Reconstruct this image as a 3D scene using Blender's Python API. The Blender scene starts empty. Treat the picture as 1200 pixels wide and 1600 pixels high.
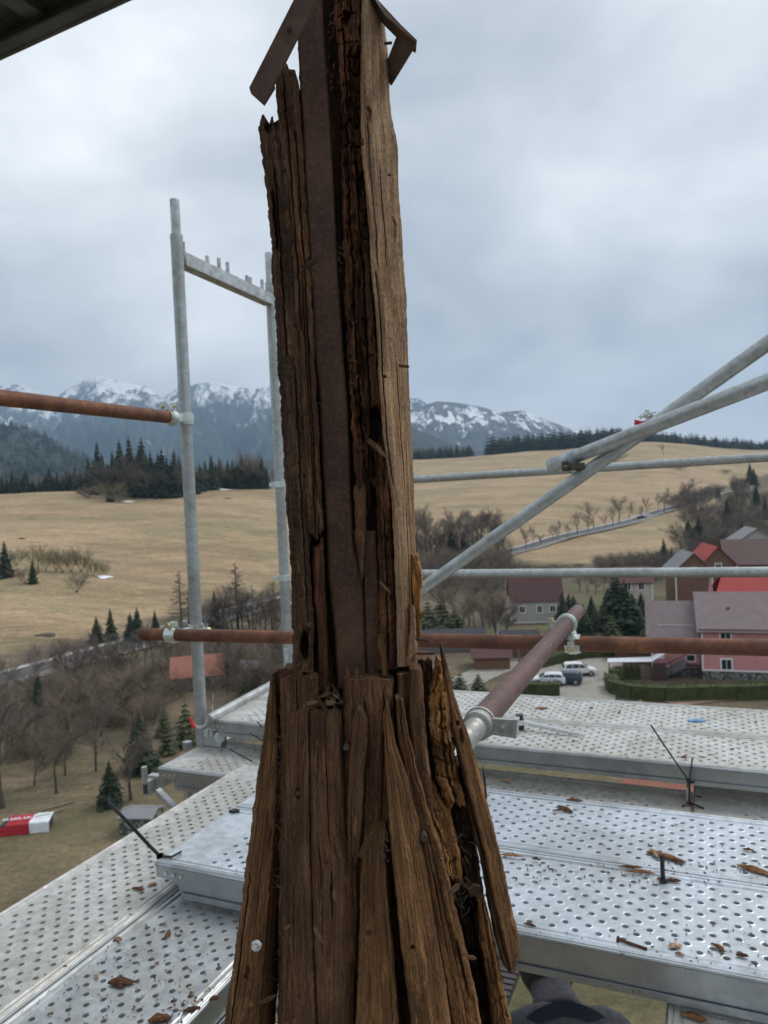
import bpy, math, random
import numpy as np
from mathutils import Vector, Matrix

# ------------------------------------------------------------------ camera
F = 1165.0                       # focal length in pixels of the 1200x1600 frame
CAMZ = 25.0
PITCH, ROLL = math.radians(-1.16), math.radians(2.615)
sc = bpy.context.scene
_f = np.array([0, math.cos(PITCH), math.sin(PITCH)])
_R0 = np.array([1.0, 0, 0]); _U0 = np.cross(_R0, _f)
CR = math.cos(ROLL) * _R0 - math.sin(ROLL) * _U0
CU = math.sin(ROLL) * _R0 + math.cos(ROLL) * _U0
CF = _f
CAM = np.array([0, 0, CAMZ])
cam_data = bpy.data.cameras.new("camera")
cam = bpy.data.objects.new("camera", cam_data)
sc.collection.objects.link(cam)
cam.matrix_world = Matrix(((CR[0], CU[0], -CF[0], 0), (CR[1], CU[1], -CF[1], 0),
                           (CR[2], CU[2], -CF[2], CAMZ), (0, 0, 0, 1)))
cam_data.sensor_width = 36; cam_data.sensor_height = 36
cam_data.lens = F / 1600 * 36
cam_data.clip_start = 0.05; cam_data.clip_end = 40000
cam_data.dof.use_dof = True
cam_data.dof.focus_distance = 1.0
cam_data.dof.aperture_fstop = 10.5
sc.camera = cam

# ------------------------------------------------------------------ light
SUN_EL, SUN_AZ = 52.0, 62.0       # degrees; azimuth from +Y towards +X
world = bpy.data.worlds.new("World"); sc.world = world; world.use_nodes = True
nt = world.node_tree; nt.nodes.clear()
def N(t, typ, **kw):
    n = t.nodes.new(typ)
    for k, v in kw.items():
        if k in n.inputs: n.inputs[k].default_value = v
        else: setattr(n, k, v)
    return n
sky = N(nt, "ShaderNodeTexSky", sky_type='NISHITA', sun_disc=False)
sky.sun_elevation = math.radians(SUN_EL); sky.sun_rotation = math.radians(SUN_AZ)
tc = N(nt, "ShaderNodeTexCoord")
sep = N(nt, "ShaderNodeSeparateXYZ"); nt.links.new(tc.outputs["Generated"], sep.inputs[0])
mx = N(nt, "ShaderNodeMath", operation='MAXIMUM'); nt.links.new(sep.outputs["Z"], mx.inputs[0]); mx.inputs[1].default_value = 0.0
ad = N(nt, "ShaderNodeMath", operation='ADD'); nt.links.new(mx.outputs[0], ad.inputs[0]); ad.inputs[1].default_value = 0.42
dx = N(nt, "ShaderNodeMath", operation='DIVIDE'); nt.links.new(sep.outputs["X"], dx.inputs[0]); nt.links.new(ad.outputs[0], dx.inputs[1])
dy = N(nt, "ShaderNodeMath", operation='DIVIDE'); nt.links.new(sep.outputs["Y"], dy.inputs[0]); nt.links.new(ad.outputs[0], dy.inputs[1])
cmb = N(nt, "ShaderNodeCombineXYZ"); nt.links.new(dx.outputs[0], cmb.inputs[0]); nt.links.new(dy.outputs[0], cmb.inputs[1])
n1 = N(nt, "ShaderNodeTexNoise"); n1.inputs["Scale"].default_value = 1.7; n1.inputs["Detail"].default_value = 6; n1.inputs["Roughness"].default_value = .52; n1.inputs["Distortion"].default_value = .25
mp = N(nt, "ShaderNodeMapping"); nt.links.new(cmb.outputs[0], mp.inputs[0]); mp.inputs["Location"].default_value = (3.1, 0.7, 0)
nt.links.new(mp.outputs[0], n1.inputs["Vector"])
cr = N(nt, "ShaderNodeValToRGB"); nt.links.new(n1.outputs["Fac"], cr.inputs[0])
SKY_K = 10.0
cr.color_ramp.elements[0].position = .31; cr.color_ramp.elements[0].color = (.43, .475, .53, 1)
cr.color_ramp.elements[1].position = .70; cr.color_ramp.elements[1].color = (1.02, 1.05, 1.07, 1)
_e = cr.color_ramp.elements.new(.5); _e.color = (.69, .73, .77, 1)
# paler band low over the horizon
rz = N(nt, "ShaderNodeMapRange"); nt.links.new(sep.outputs["Z"], rz.inputs["Value"])
rz.inputs["From Min"].default_value = .02; rz.inputs["From Max"].default_value = .2; rz.inputs["To Min"].default_value = .6; rz.inputs["To Max"].default_value = 0
mh = N(nt, "ShaderNodeMixRGB"); nt.links.new(rz.outputs[0], mh.inputs[0]); nt.links.new(cr.outputs[0], mh.inputs[1]); mh.inputs[2].default_value = (.84, .875, .92, 1)
sk = N(nt, "ShaderNodeVectorMath", operation='SCALE'); nt.links.new(mh.outputs[0], sk.inputs[0]); sk.inputs["Scale"].default_value = SKY_K
mxs = N(nt, "ShaderNodeMixRGB"); mxs.inputs[0].default_value = .93
nt.links.new(sky.outputs[0], mxs.inputs[1]); nt.links.new(sk.outputs[0], mxs.inputs[2])
bg = N(nt, "ShaderNodeBackground"); bg.inputs["Strength"].default_value = 0.1
nt.links.new(mxs.outputs[0], bg.inputs[0])
wo = N(nt, "ShaderNodeOutputWorld"); nt.links.new(bg.outputs[0], wo.inputs[0])

sun_d = bpy.data.lights.new("sun", 'SUN'); sun_d.energy = 1.5; sun_d.angle = math.radians(25); sun_d.color = (1, .95, .88)
sun = bpy.data.objects.new("sun", sun_d); sc.collection.objects.link(sun)
_sd = Vector((math.sin(math.radians(SUN_AZ)) * math.cos(math.radians(SUN_EL)), math.cos(math.radians(SUN_AZ)) * math.cos(math.radians(SUN_EL)), math.sin(math.radians(SUN_EL))))
sun.rotation_euler = _sd.to_track_quat('Z', 'Y').to_euler()
sc.view_settings.view_transform = 'Standard'; sc.view_settings.look = 'None'
sc.view_settings.exposure = 0.32; sc.view_settings.gamma = 1; sc.view_settings.use_curve_mapping = False
sc.render.engine = 'CYCLES'
sc.cycles.max_bounces = 6; sc.cycles.diffuse_bounces = 3; sc.cycles.glossy_bounces = 3
sc.cycles.transparent_max_bounces = 8; sc.cycles.volume_bounces = 0
sc.cycles.use_denoising = True

# ------------------------------------------------------------------ helpers
rnd = random.Random(7)
COL = sc.collection
def ray(x, y): return CF + CR * (x - 600) / F + CU * (800 - y) / F
def at(x, y, D): return CAM + ray(x, y) * D             # a point of the place seen at pixel x,y at forward distance D
def on_level(x, y, h):                                   # ... on the level h metres under the lens
    d = ray(x, y); return CAM + d * (-h / d[2])

def _h(ix, iy, seed):
    n = (ix.astype(np.int64) * 374761393 + iy.astype(np.int64) * 668265263 + seed * 1442695041) & 0xffffffff
    n = ((n ^ (n >> 13)) * 1274126177) & 0xffffffff
    n = (n ^ (n >> 16)) & 0xffffffff
    n = (n * 2246822519) & 0xffffffff
    return ((n ^ (n >> 15)) & 0xffffff) / float(0xffffff)
def vn(x, y, seed=0):
    x = np.asarray(x, float); y = np.asarray(y, float)
    x, y = np.broadcast_arrays(x, y)
    ix = np.floor(x); iy = np.floor(y); fx = x - ix; fy = y - iy
    fx = fx * fx * (3 - 2 * fx); fy = fy * fy * (3 - 2 * fy)
    a = _h(ix, iy, seed); b = _h(ix + 1, iy, seed); c = _h(ix, iy + 1, seed); d = _h(ix + 1, iy + 1, seed)
    return (a * (1 - fx) + b * fx) * (1 - fy) + (c * (1 - fx) + d * fx) * fy
def fbm(x, y, seed=0, oct=4, gain=.5):
    s = 0; a = 1; t = 0
    for k in range(oct):
        s = s + a * vn(np.asarray(x) * 2 ** k, np.asarray(y) * 2 ** k, seed + k * 17); t += a; a *= gain
    return s / t

def tag(o, label=None, cat=None, group=None, kind=None):
    if label: o["label"] = label
    if cat: o["category"] = cat
    if group: o["group"] = group
    if kind: o["kind"] = kind
    return o
def empty(name, loc, rz=0, label=None, cat=None, group=None):
    o = bpy.data.objects.new(name, None); COL.objects.link(o)
    o.location = [float(a) for a in loc]; o.rotation_euler = (0, 0, rz)
    return tag(o, label, cat, group)
def link(name, me, parent=None, mat=None):
    o = bpy.data.objects.new(name, me); COL.objects.link(o)
    if parent is not None: o.parent = parent
    if mat is not None and not me.materials: me.materials.append(mat)
    return o
def fast_mesh(name, V, quads=None, tris=None, uv=None, smooth=True):
    """V (n,3); quads (m,4); tris (k,3); uv (n,2) per vertex"""
    me = bpy.data.meshes.new(name)
    V = np.ascontiguousarray(V, dtype=np.float32)
    q = np.zeros((0, 4), int) if quads is None else np.asarray(quads, int)
    t = np.zeros((0, 3), int) if tris is None else np.asarray(tris, int)
    me.vertices.add(len(V)); me.vertices.foreach_set("co", V.ravel())
    li = np.concatenate([q.ravel(), t.ravel()]).astype(np.int32)
    me.loops.add(len(li)); me.loops.foreach_set("vertex_index", li)
    tot = np.concatenate([np.full(len(q), 4), np.full(len(t), 3)]).astype(np.int32)
    st = np.concatenate([[0], np.cumsum(tot)[:-1]]).astype(np.int32)
    me.polygons.add(len(tot)); me.polygons.foreach_set("loop_start", st)
    try: me.polygons.foreach_set("loop_total", tot)
    except Exception: pass
    me.polygons.foreach_set("use_smooth", np.full(len(tot), smooth))
    if uv is not None:
        l = me.uv_layers.new(name="UVMap")
        l.data.foreach_set("uv", np.asarray(uv, np.float32)[li].ravel())
    me.update(calc_edges=True); me.validate()
    return me

class MB:
    """collects shapes, builds them as ONE mesh"""
    def __init__(s): s.v = []; s.f = []
    def add(s, V, Fc):
        n = len(s.v); s.v += [tuple(float(c) for c in p) for p in V]; s.f += [tuple(i + n for i in f) for f in Fc]; return s
    def box(s, c, d, rz=0, R=None):
        V = []
        for x in (-.5, .5):
            for y in (-.5, .5):
                for z in (-.5, .5): V.append(Vector((x * d[0], y * d[1], z * d[2])))
        M = R if R is not None else Matrix.Rotation(rz, 3, 'Z')
        V = [M @ p + Vector(c) for p in V]
        return s.add(V, [(0, 1, 3, 2), (4, 6, 7, 5), (0, 4, 5, 1), (2, 3, 7, 6), (0, 2, 6, 4), (1, 5, 7, 3)])
    def tube(s, pts, r, n=12, cap=True, hollow=False, phase=0):
        pts = [Vector([float(a) for a in p]) for p in pts]
        rs = r if hasattr(r, '__len__') else [r] * len(pts)
        V = []; Fc = []; up = None
        for i, p in enumerate(pts):
            d = (pts[min(i + 1, len(pts) - 1)] - pts[max(i - 1, 0)]).normalized()
            if up is None:
                up = Vector((0, 0, 1)) if abs(d.z) < .9 else Vector((1, 0, 0))
            a = d.cross(up).normalized(); b = a.cross(d).normalized(); up = b
            for k in range(n):
                t = 2 * math.pi * k / n + phase
                V.append(p + (a * math.cos(t) + b * math.sin(t)) * rs[i])
        for i in range(len(pts) - 1):
            for k in range(n):
                k2 = (k + 1) % n
                Fc.append((i * n + k, i * n + k2, (i + 1) * n + k2, (i + 1) * n + k))
        if hollow:
            base = len(V)
            for e, (i, sgn) in enumerate(((0, 1), (len(pts) - 1, -1))):
                d = (pts[1] - pts[0]).normalized() if e == 0 else (pts[-2] - pts[-1]).normalized()
                ring = V[i * n:(i + 1) * n]
                inner = [pts[i] + (q - pts[i]) * .86 for q in ring]
                deep = [q + d * .12 for q in inner]
                o = len(V); V += inner + deep + [pts[i] + d * .12]
                for k in range(n):
                    k2 = (k + 1) % n
                    Fc.append((i * n + k, i * n + k2, o + k2, o + k)); Fc.append((o + k, o + k2, o + n + k2, o + n + k))
                    Fc.append((o + n + k, o + n + k2, o + 2 * n))
        elif cap:
            Fc.append(tuple(range(n))[::-1]); Fc.append(tuple((len(pts) - 1) * n + k for k in range(n)))
        return s.add(V, Fc)
    def prism(s, poly, o, ex, ey, ez, depth):
        """2-D polygon in the plane (ex,ey) at o, extruded along ez"""
        o, ex, ey, ez = [Vector([float(q) for q in a]) for a in (o, ex, ey, ez)]
        n = len(poly)
        V = [o + ex * p[0] + ey * p[1] for p in poly] + [o + ex * p[0] + ey * p[1] + ez * depth for p in poly]
        return s.add(V, [tuple(range(n))[::-1], tuple(range(n, 2 * n))] + [(k, (k + 1) % n, n + (k + 1) % n, n + k) for k in range(n)])
    def band(s, c, ax, r0, r1, w, a0=0, a1=360, n=20, ref=None):
        """ring segment round axis ax: inner r0, outer r1, width w"""
        c = Vector([float(q) for q in c]); ax = Vector([float(q) for q in ax]).normalized()
        if ref is None: ref = Vector((0, 0, 1)) if abs(ax.z) < .9 else Vector((1, 0, 0))
        a = (Vector(ref) - ax * Vector(ref).dot(ax)).normalized(); b = ax.cross(a)
        V = []; Fc = []
        for k in range(n + 1):
            t = math.radians(a0 + (a1 - a0) * k / n); e = a * math.cos(t) + b * math.sin(t)
            for rr, h in ((r0, -w / 2), (r1, -w / 2), (r1, w / 2), (r0, w / 2)): V.append(c + e * rr + ax * h)
        for k in range(n):
            for q in range(4):
                Fc.append((k * 4 + q, k * 4 + (q + 1) % 4, k * 4 + 4 + (q + 1) % 4, k * 4 + 4 + q))
        if a1 - a0 < 360: Fc += [(3, 2, 1, 0), (n * 4, n * 4 + 1, n * 4 + 2, n * 4 + 3)]
        return s.add(V, Fc)
    def build(s, name, mat, parent=None, smooth=None, off=None, label=None):
        me = bpy.data.meshes.new(name)
        V = s.v
        if off is not None: V = [(p[0] - off[0], p[1] - off[1], p[2] - off[2]) for p in V]
        me.from_pydata(V, [], s.f); me.validate()
        import bmesh
        bm = bmesh.new(); bm.from_mesh(me); bmesh.ops.recalc_face_normals(bm, faces=bm.faces); bm.to_mesh(me); bm.free()
        if smooth:
            me.polygons.foreach_set("use_smooth", [True] * len(me.polygons))
            try: me.set_sharp_from_angle(angle=math.radians(smooth))
            except Exception: pass
        o = link(name, me, parent, mat)
        if label: o["label"] = label
        return o
def copy_tree(o, parent=None):
    c = o.copy(); COL.objects.link(c)
    if parent is not None: c.parent = parent
    for ch in list(o.children): copy_tree(ch, c)
    return c

# ------------------------------------------------------------------ materials
def mat(name, base=(.5, .5, .5), rough=.6, metal=0.0, build=None):
    m = bpy.data.materials.new(name); m.use_nodes = True
    t = m.node_tree; b = t.nodes["Principled BSDF"]
    b.inputs["Base Color"].default_value = (*base, 1); b.inputs["Roughness"].default_value = rough; b.inputs["Metallic"].default_value = metal
    if build: build(t, b)
    return m
def noise(t, vec, scale, detail=4, rough=.55, dist=0):
    n = N(t, "ShaderNodeTexNoise"); n.inputs["Scale"].default_value = scale; n.inputs["Detail"].default_value = detail
    n.inputs["Roughness"].default_value = rough; n.inputs["Distortion"].default_value = dist
    if vec is not None: t.links.new(vec, n.inputs["Vector"])
    return n.outputs["Fac"]
def ramp(t, fac, stops):
    r = N(t, "ShaderNodeValToRGB"); t.links.new(fac, r.inputs[0]); e = r.color_ramp.elements
    while len(e) < len(stops): e.new(.5)
    for k, (p, c) in enumerate(stops): e[k].position = p; e[k].color = (*c, 1) if len(c) == 3 else c
    return r.outputs[0]
def mixc(t, fac, a, b, mode='MIX'):
    m = N(t, "ShaderNodeMixRGB", blend_type=mode)
    for i, v in ((0, fac), (1, a), (2, b)):
        if isinstance(v, (int, float)): m.inputs[i].default_value = v
        elif isinstance(v, tuple): m.inputs[i].default_value = (*v, 1)
        else: t.links.new(v, m.inputs[i])
    return m.outputs[0]
def coords(t, kind="Object", scale=(1, 1, 1)):
    c = N(t, "ShaderNodeTexCoord"); m = N(t, "ShaderNodeMapping"); t.links.new(c.outputs[kind], m.inputs[0]); m.inputs["Scale"].default_value = scale
    return m.outputs[0]
def wpos(t, scale=(1, 1, 1)):
    c = N(t, "ShaderNodeNewGeometry"); m = N(t, "ShaderNodeMapping"); t.links.new(c.outputs["Position"], m.inputs[0]); m.inputs["Scale"].default_value = scale
    return m.outputs[0]
def bump(t, b, h, strength=.3, dist=.01):
    n = N(t, "ShaderNodeBump"); n.inputs["Strength"].default_value = strength; n.inputs["Distance"].default_value = dist
    t.links.new(h, n.inputs["Height"]); t.links.new(n.outputs[0], b.inputs["Normal"])

def galvanised(name, dark, light, rough=.42, scale=22, metal=.75, grime=(.3, .28, .25), gamt=.35):
    def f(t, b):
        p = wpos(t)
        v = N(t, "ShaderNodeTexVoronoi"); v.inputs["Scale"].default_value = scale * 2.2; t.links.new(p, v.inputs["Vector"])
        bw = N(t, "ShaderNodeRGBToBW"); t.links.new(v.outputs["Color"], bw.inputs[0])
        n = noise(t, p, scale, 6, .6)
        m = mixc(t, .28, n, bw.outputs[0])
        c = ramp(t, m, [(.3, dark), (.68, light)])
        st = ramp(t, noise(t, p, 2.6, 7, .72, .6), [(.42, (1, 1, 1)), (.62, (.78, .76, .73))]); c = mixc(t, 1.0, c, st, 'MULTIPLY')
        sp = ramp(t, noise(t, p, scale * 5, 3, .6), [(.66, (0, 0, 0)), (.70, (.55, .55, .55))]); c = mixc(t, sp, c, tuple(q * .55 for q in grime))
        g = ramp(t, noise(t, p, scale * .35, 6, .7), [(.5, (0, 0, 0)), (.72, (gamt,) * 3)])
        c = mixc(t, g, c, grime)
        t.links.new(c, b.inputs["Base Color"])
        rr = ramp(t, m, [(.3, (rough + .14,) * 3), (.7, (rough - .06,) * 3)]); t.links.new(rr, b.inputs["Roughness"])
        bump(t, b, n, .12, .004)
    return mat(name, rough=rough, metal=metal, build=f)
GALV = galvanised("galvanised_steel", (.40, .43, .44), (.66, .69, .70))
GALV_NEW = galvanised("bright_galvanised_steel", (.50, .56, .62), (.80, .86, .92), rough=.36, scale=26, metal=.6, gamt=.25)
GALV_DULL = galvanised("dull_galvanised_steel", (.42, .43, .42), (.66, .67, .65), rough=.5, scale=26, metal=.3, grime=(.36, .32, .25), gamt=.5)
GALV_TUBE = galvanised("galvanised_tube_steel", (.37, .40, .40), (.52, .555, .555), rough=.42, scale=30, metal=.6, gamt=.25)
ZINC = galvanised("zinc_plated_steel", (.60, .68, .66), (.82, .88, .84), rough=.3, scale=60, metal=.7, gamt=.15)
GOLD = mat("yellow_zinc_bolt", (.5, .44, .25), .35, .8)
CAST = galvanised("cast_steel_grey", (.42, .43, .43), (.60, .61, .60), rough=.5, scale=70, metal=.5)
DARKIN = mat("dark_tube_inside", (.02, .02, .02), .9)
def _rust(t, b):
    p = wpos(t)
    n = noise(t, p, 9, 8, .7); n2 = noise(t, p, 90, 5, .7)
    c = ramp(t, n, [(.32, (.075, .03, .02)), (.5, (.17, .065, .032)), (.68, (.30, .125, .055))])
    c = mixc(t, ramp(t, n2, [(.45, (0, 0, 0)), (.7, (.6, .6, .6))]), c, (.05, .025, .02))
    t.links.new(c, b.inputs["Base Color"]); bump(t, b, n2, .35, .003)
RUST = mat("rusty_tube_steel", rough=.72, metal=.1, build=_rust)
def _rust2(t, b):
    p = wpos(t)
    n = noise(t, p, 14, 7, .65); n2 = noise(t, p, 130, 4, .7)
    c = ramp(t, n, [(.3, (.085, .045, .04)), (.7, (.16, .09, .078))])
    c = mixc(t, ramp(t, n2, [(.62, (0, 0, 0)), (.7, (.8, .8, .8))]), c, (.26, .17, .14))
    sp = ramp(t, noise(t, wpos(t), 45, 3, .6), [(.68, (0, 0, 0)), (.71, (1, 1, 1))])
    c = mixc(t, sp, c, (.5, .42, .34))
    t.links.new(c, b.inputs["Base Color"]); bump(t, b, n2, .4, .002)
BROWN_TUBE = mat("primed_brown_tube", rough=.62, metal=.05, build=_rust2)
def _srust(t, b):
    p = wpos(t)
    n = noise(t, p, 12, 8, .7); n2 = noise(t, p, 160, 5, .7)
    c = ramp(t, n, [(.3, (.026, .011, .006)), (.52, (.058, .024, .012)), (.72, (.12, .054, .026))])
    c = mixc(t, ramp(t, n2, [(.5, (0, 0, 0)), (.72, (.6, .6, .6))]), c, (.15, .075, .045))
    t.links.new(c, b.inputs["Base Color"]); bump(t, b, n2, .35, .0015)
STEEL_RUST = mat("dark_rusted_iron", rough=.75, metal=.05, build=_srust)
STRAP = mat("forged_iron_strap", rough=.75, metal=0, build=lambda t, b: (
    t.links.new(ramp(t, noise(t, wpos(t), 25, 6, .6), [(.3, (.060, .036, .026)), (.7, (.135, .085, .060))]), b.inputs["Base Color"]),
    bump(t, b, noise(t, wpos(t), 120, 5, .6), .3, .002)))
def wood(name, c1, c2, c3, stain=(.02, .012, .008), samt=.6, pale=None, rough=.85):
    tw = lambda c: (c[0] * .90, c[1] * .84, c[2] * .79)
    c1, c2, c3, stain = tw(c1), tw(c2), tw(c3), tw(stain); pale = tw(pale) if pale else None
    def f(t, b):
        uv = coords(t, "UV", (1, 1, 1))
        def m(s):
            q = N(t, "ShaderNodeMapping"); t.links.new(uv, q.inputs[0]); q.inputs["Scale"].default_value = s; return q.outputs[0]
        g1 = noise(t, m((260, 9, 1)), 1, 6, .65, .6); g2 = noise(t, m((900, 40, 1)), 1, 4, .7); g3 = noise(t, m((45, 7, 1)), 1, 5, .6, .4)
        gm = mixc(t, .35, g1, g2)
        c = ramp(t, gm, [(.38, c1), (.5, c2), (.62, c3)])
        lg = noise(t, m((22, 5, 1)), 1, 5, .65, .8)
        c = mixc(t, 1.0, c, ramp(t, lg, [(.32, (.55, .52, .50)), (.5, (1, 1, 1)), (.68, (1.5, 1.45, 1.35))]), 'MULTIPLY')
        c = mixc(t, ramp(t, g3, [(.46, (0, 0, 0)), (.66, (samt,) * 3)]), c, stain)
        if pale:
            g4 = noise(t, m((70, 16, 1)), 1, 6, .7, .5)
            c = mixc(t, ramp(t, g4, [(.56, (0, 0, 0)), (.68, (.85, .85, .85))]), c, pale)
        g5 = noise(t, m((520, 300, 1)), 1, 3, .65)
        c = mixc(t, 1.0, c, ramp(t, noise(t, m((1100, 160, 1)), 1, 4, .7), [(.36, (.55, .53, .5)), (.5, (1, 1, 1)), (.64, (1.4, 1.36, 1.3))]), 'MULTIPLY')
        c = mixc(t, ramp(t, g5, [(.68, (0, 0, 0)), (.72, (.6, .6, .6))]), c, tuple(min(1, q * 1.9) for q in c3))
        t.links.new(c, b.inputs["Base Color"])
        h = mixc(t, .4, gm, g5); bump(t, b, h, 1.0, .004)
        b.inputs["Specular IOR Level"].default_value = .25
    return mat(name, rough=rough, build=f)
W_DARK = wood("dark_weathered_timber", (.030, .017, .011), (.086, .050, .032), (.165, .102, .065), (.015, .009, .006), .65, (.20, .115, .055))
W_BROWN = wood("brown_old_timber", (.046, .024, .014), (.128, .067, .037), (.205, .118, .067), (.045, .023, .013), .6, (.27, .155, .08))
W_WARM = wood("warm_old_timber", (.066, .030, .012), (.185, .098, .043), (.30, .172, .080), (.066, .036, .021), .65, (.37, .22, .10))
W_RED = wood("reddish_rotten_timber", (.034, .013, .007), (.112, .048, .025), (.215, .102, .048), (.018, .009, .006), .75, (.25, .13, .06))
W_TAN = wood("pale_sawn_timber", (.14, .088, .050), (.33, .222, .136), (.49, .355, .23), (.14, .082, .046), .7)
W_ORANGE = wood("orange_broken_timber", (.09, .036, .012), (.29, .145, .052), (.50, .295, .12), (.044, .021, .011), .8, (.54, .34, .15))
W_ROT = wood("black_rotten_timber", (.010, .006, .004), (.038, .021, .013), (.10, .054, .030), (.008, .005, .004), .6)
W_END = wood("raw_end_grain", (.10, .055, .03), (.22, .13, .075), (.34, .22, .13), (.06, .03, .02), .6)
# ------------------------------------------------------------------ the land
HZ = lambda px: 776.4 - (px - 600) * 0.0457            # pixel row of the true horizon (used to lay the land out)
def Zr(px, y, d): return CAMZ + (HZ(px) - y) / F * d
_cols = [-500, 0, 300, 450, 650, 850, 1000, 1200, 1700]
_prof = {
    -500: [(0, 0), (125, 0), (400, Zr(0, 768, 380)), (470, 32), (1200, 30), (3000, 25)],
    0: [(0, 0), (60, 0), (112, .3), (122, .8), (380, Zr(0, 770, 380)), (470, 34), (1200, 32), (3000, 25)],
    300: [(0, 0), (75, 0), (135, .4), (165, 2.0), (385, Zr(300, 763, 385)), (480, 33), (1200, 32), (3000, 25)],
    450: [(0, 0), (75, 0), (150, .5), (185, 1.8), (430, Zr(450, 752, 430)), (560, 35), (1200, 34), (3000, 25)],
    650: [(0, 0), (80, 0), (200, .3), (260, 1.5), (500, 27), (1000, Zr(650, 718, 1000)), (1150, 70), (1500, 60), (3000, 30)],
    850: [(0, 0), (80, 0), (235, .3), (300, 4.0), (520, 30), (1000, Zr(850, 704, 1000)), (1150, 78), (1500, 65), (3000, 30)],
    1000: [(0, 0), (80, 0), (240, .3), (380, Zr(1000, 808, 380)), (600, 40), (1000, Zr(1000, 690, 1000)), (1150, 80), (1500, 70), (3000, 30)],
    1200: [(0, 0), (80, 0), (170, 1), (300, 10), (550, 19), (700, 36), (1000, Zr(1200, 702, 1000)), (1150, 62), (1500, 55), (3000, 30)],
    1700: [(0, 0), (80, 0), (170, 2), (300, 14), (550, 26), (1000, 60), (1150, 60), (3000, 30)],
}
_dg = np.concatenate([np.arange(0, 300, 4), np.arange(300, 1200, 12), np.arange(1200, 12001, 200)]).astype(float)
def _smooth_prof(p):
    xs, ys = zip(*p); y = np.interp(_dg, xs, ys)
    yy = y.copy()
    for _ in range(3): yy[1:-1] = (yy[:-2] + yy[1:-1] * 2 + yy[2:]) / 4
    return yy
_tab = np.array([_smooth_prof(_prof[c]) for c in _cols])
def ground(X, Y):
    X = np.asarray(X, float); Y = np.asarray(Y, float); X, Y = np.broadcast_arrays(X, Y)
    r = np.hypot(X, Y); th = np.arctan2(X, Y)
    thc = np.clip(th, math.atan(-1100 / F), math.atan(1100 / F))
    px = 600 + F * np.tan(thc); d = r * np.cos(thc)
    di = np.interp(d, _dg, np.arange(len(_dg))); i0 = np.clip(di.astype(int), 0, len(_dg) - 2); f = di - i0
    ci = np.interp(px, _cols, np.arange(len(_cols))); c0 = np.clip(ci.astype(int), 0, len(_cols) - 2); g = ci - c0; g = g * g * (3 - 2 * g)
    z = lambda c, i: _tab[c, i]
    zz = (z(c0, i0) * (1 - f) + z(c0, i0 + 1) * f) * (1 - g) + (z(c0 + 1, i0) * (1 - f) + z(c0 + 1, i0 + 1) * f) * g
    k = np.clip((r - 130) / 200, 0, 1)
    return zz + k * (fbm(X / 70 + 50, Y / 70 + 50, 3, 3) - .5) * 3.0 + (fbm(X / 14 + 9, Y / 14 + 9, 5, 2) - .5) * .35
_hd = np.geomspace(30, 2500, 420)
def hit(px, y, dmin=30, dmax=3000):
    dr = ray(px, y); P = CAM + dr * _hd[:, None]
    df = P[:, 2] - ground(P[:, 0], P[:, 1]); k = np.nonzero(df < 0)[0]
    if len(k) and k[0] > 0:
        i = k[0]; t = df[i - 1] / (df[i - 1] - df[i]); return P[i - 1] + (P[i] - P[i - 1]) * t
    q = CAM + dr * 400; q[2] = float(ground(q[0], q[1])); return q

# ground colours (real surface colours) by land use, per vertex
NR, NA = 330, 560
rr = np.concatenate([[0.5], np.geomspace(8, 9300, NR - 1)])
aa = np.concatenate([np.linspace(-math.pi, -.62, 60, endpoint=False), np.linspace(-.62, .62, NA - 120, endpoint=False), np.linspace(.62, math.pi, 60)])
RR, AA = np.meshgrid(rr, aa, indexing='ij')
GX, GY = RR * np.sin(AA), RR * np.cos(AA); GZ = ground(GX, GY)
far = np.clip((RR - 2500) / 2000, 0, 1); GZ = GZ * (1 - far) + 5 * far
px_ = 600 + F * np.tan(np.clip(AA, -1.2, 1.2)); dd = RR * np.cos(np.clip(AA, -1.2, 1.2))
# meadow starts beyond this distance in each direction
m0 = np.interp(px_, [-500, 0, 200, 300, 450, 600, 700, 760, 850, 950, 1060, 1100, 1150, 1200, 1700], [118, 122, 142, 165, 190, 220, 265, 262, 238, 232, 260, 330, 560, 640, 800])
wob = (fbm(GX / 25, GY / 25, 11, 3) - .5)
mead = np.clip((dd - m0 + wob * 14) / 8, 0, 1)
lawn_l = np.clip((88 - RR + wob * 14) / 8, 0, 1)
scrub = fbm(GX / 9, GY / 9, 21, 4)
c_mead = np.array([.375, .272, .162]); c_mead2 = np.array([.285, .205, .118])
c_scrub = np.array([.095, .072, .050]); c_scrub2 = np.array([.17, .13, .08])
c_lawn = np.array([.17, .125, .075]); c_lawn2 = np.array([.125, .102, .055])
c_for = np.array([.035, .035, .022])
mixv = lambda a, b, f: a * (1 - f[..., None]) + b * f[..., None]
Cl = mixv(mixv(c_scrub, c_scrub2, np.clip((scrub - .35) * 3, 0, 1)), mixv(c_lawn, c_lawn2, np.clip((fbm(GX / 5, GY / 5, 31, 3) - .4) * 4, 0, 1)), lawn_l)
right = np.clip((px_ - 640) / 80, 0, 1) * (1 - mead)
c_gr = mixv(np.array([.075, .085, .030]), np.array([.11, .085, .05]), np.clip((fbm(GX / 12, GY / 12, 41, 3) - .4) * 4, 0, 1))
Cl = mixv(Cl, c_gr, right * .5)
streak = fbm(GX / 60, GY / 9 + GX / 40, 51, 4)
Cm = mixv(c_mead, c_mead2, np.clip((streak - .42) * 3.2, 0, 1))
gg = np.clip((fbm(GX / 35, GY / 12, 61, 3) - .55) * 5, 0, 1) * .4
Cm = mixv(Cm, np.array([.15, .16, .07]), gg)
Cl = mixv(Cl, Cm, mead)
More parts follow.
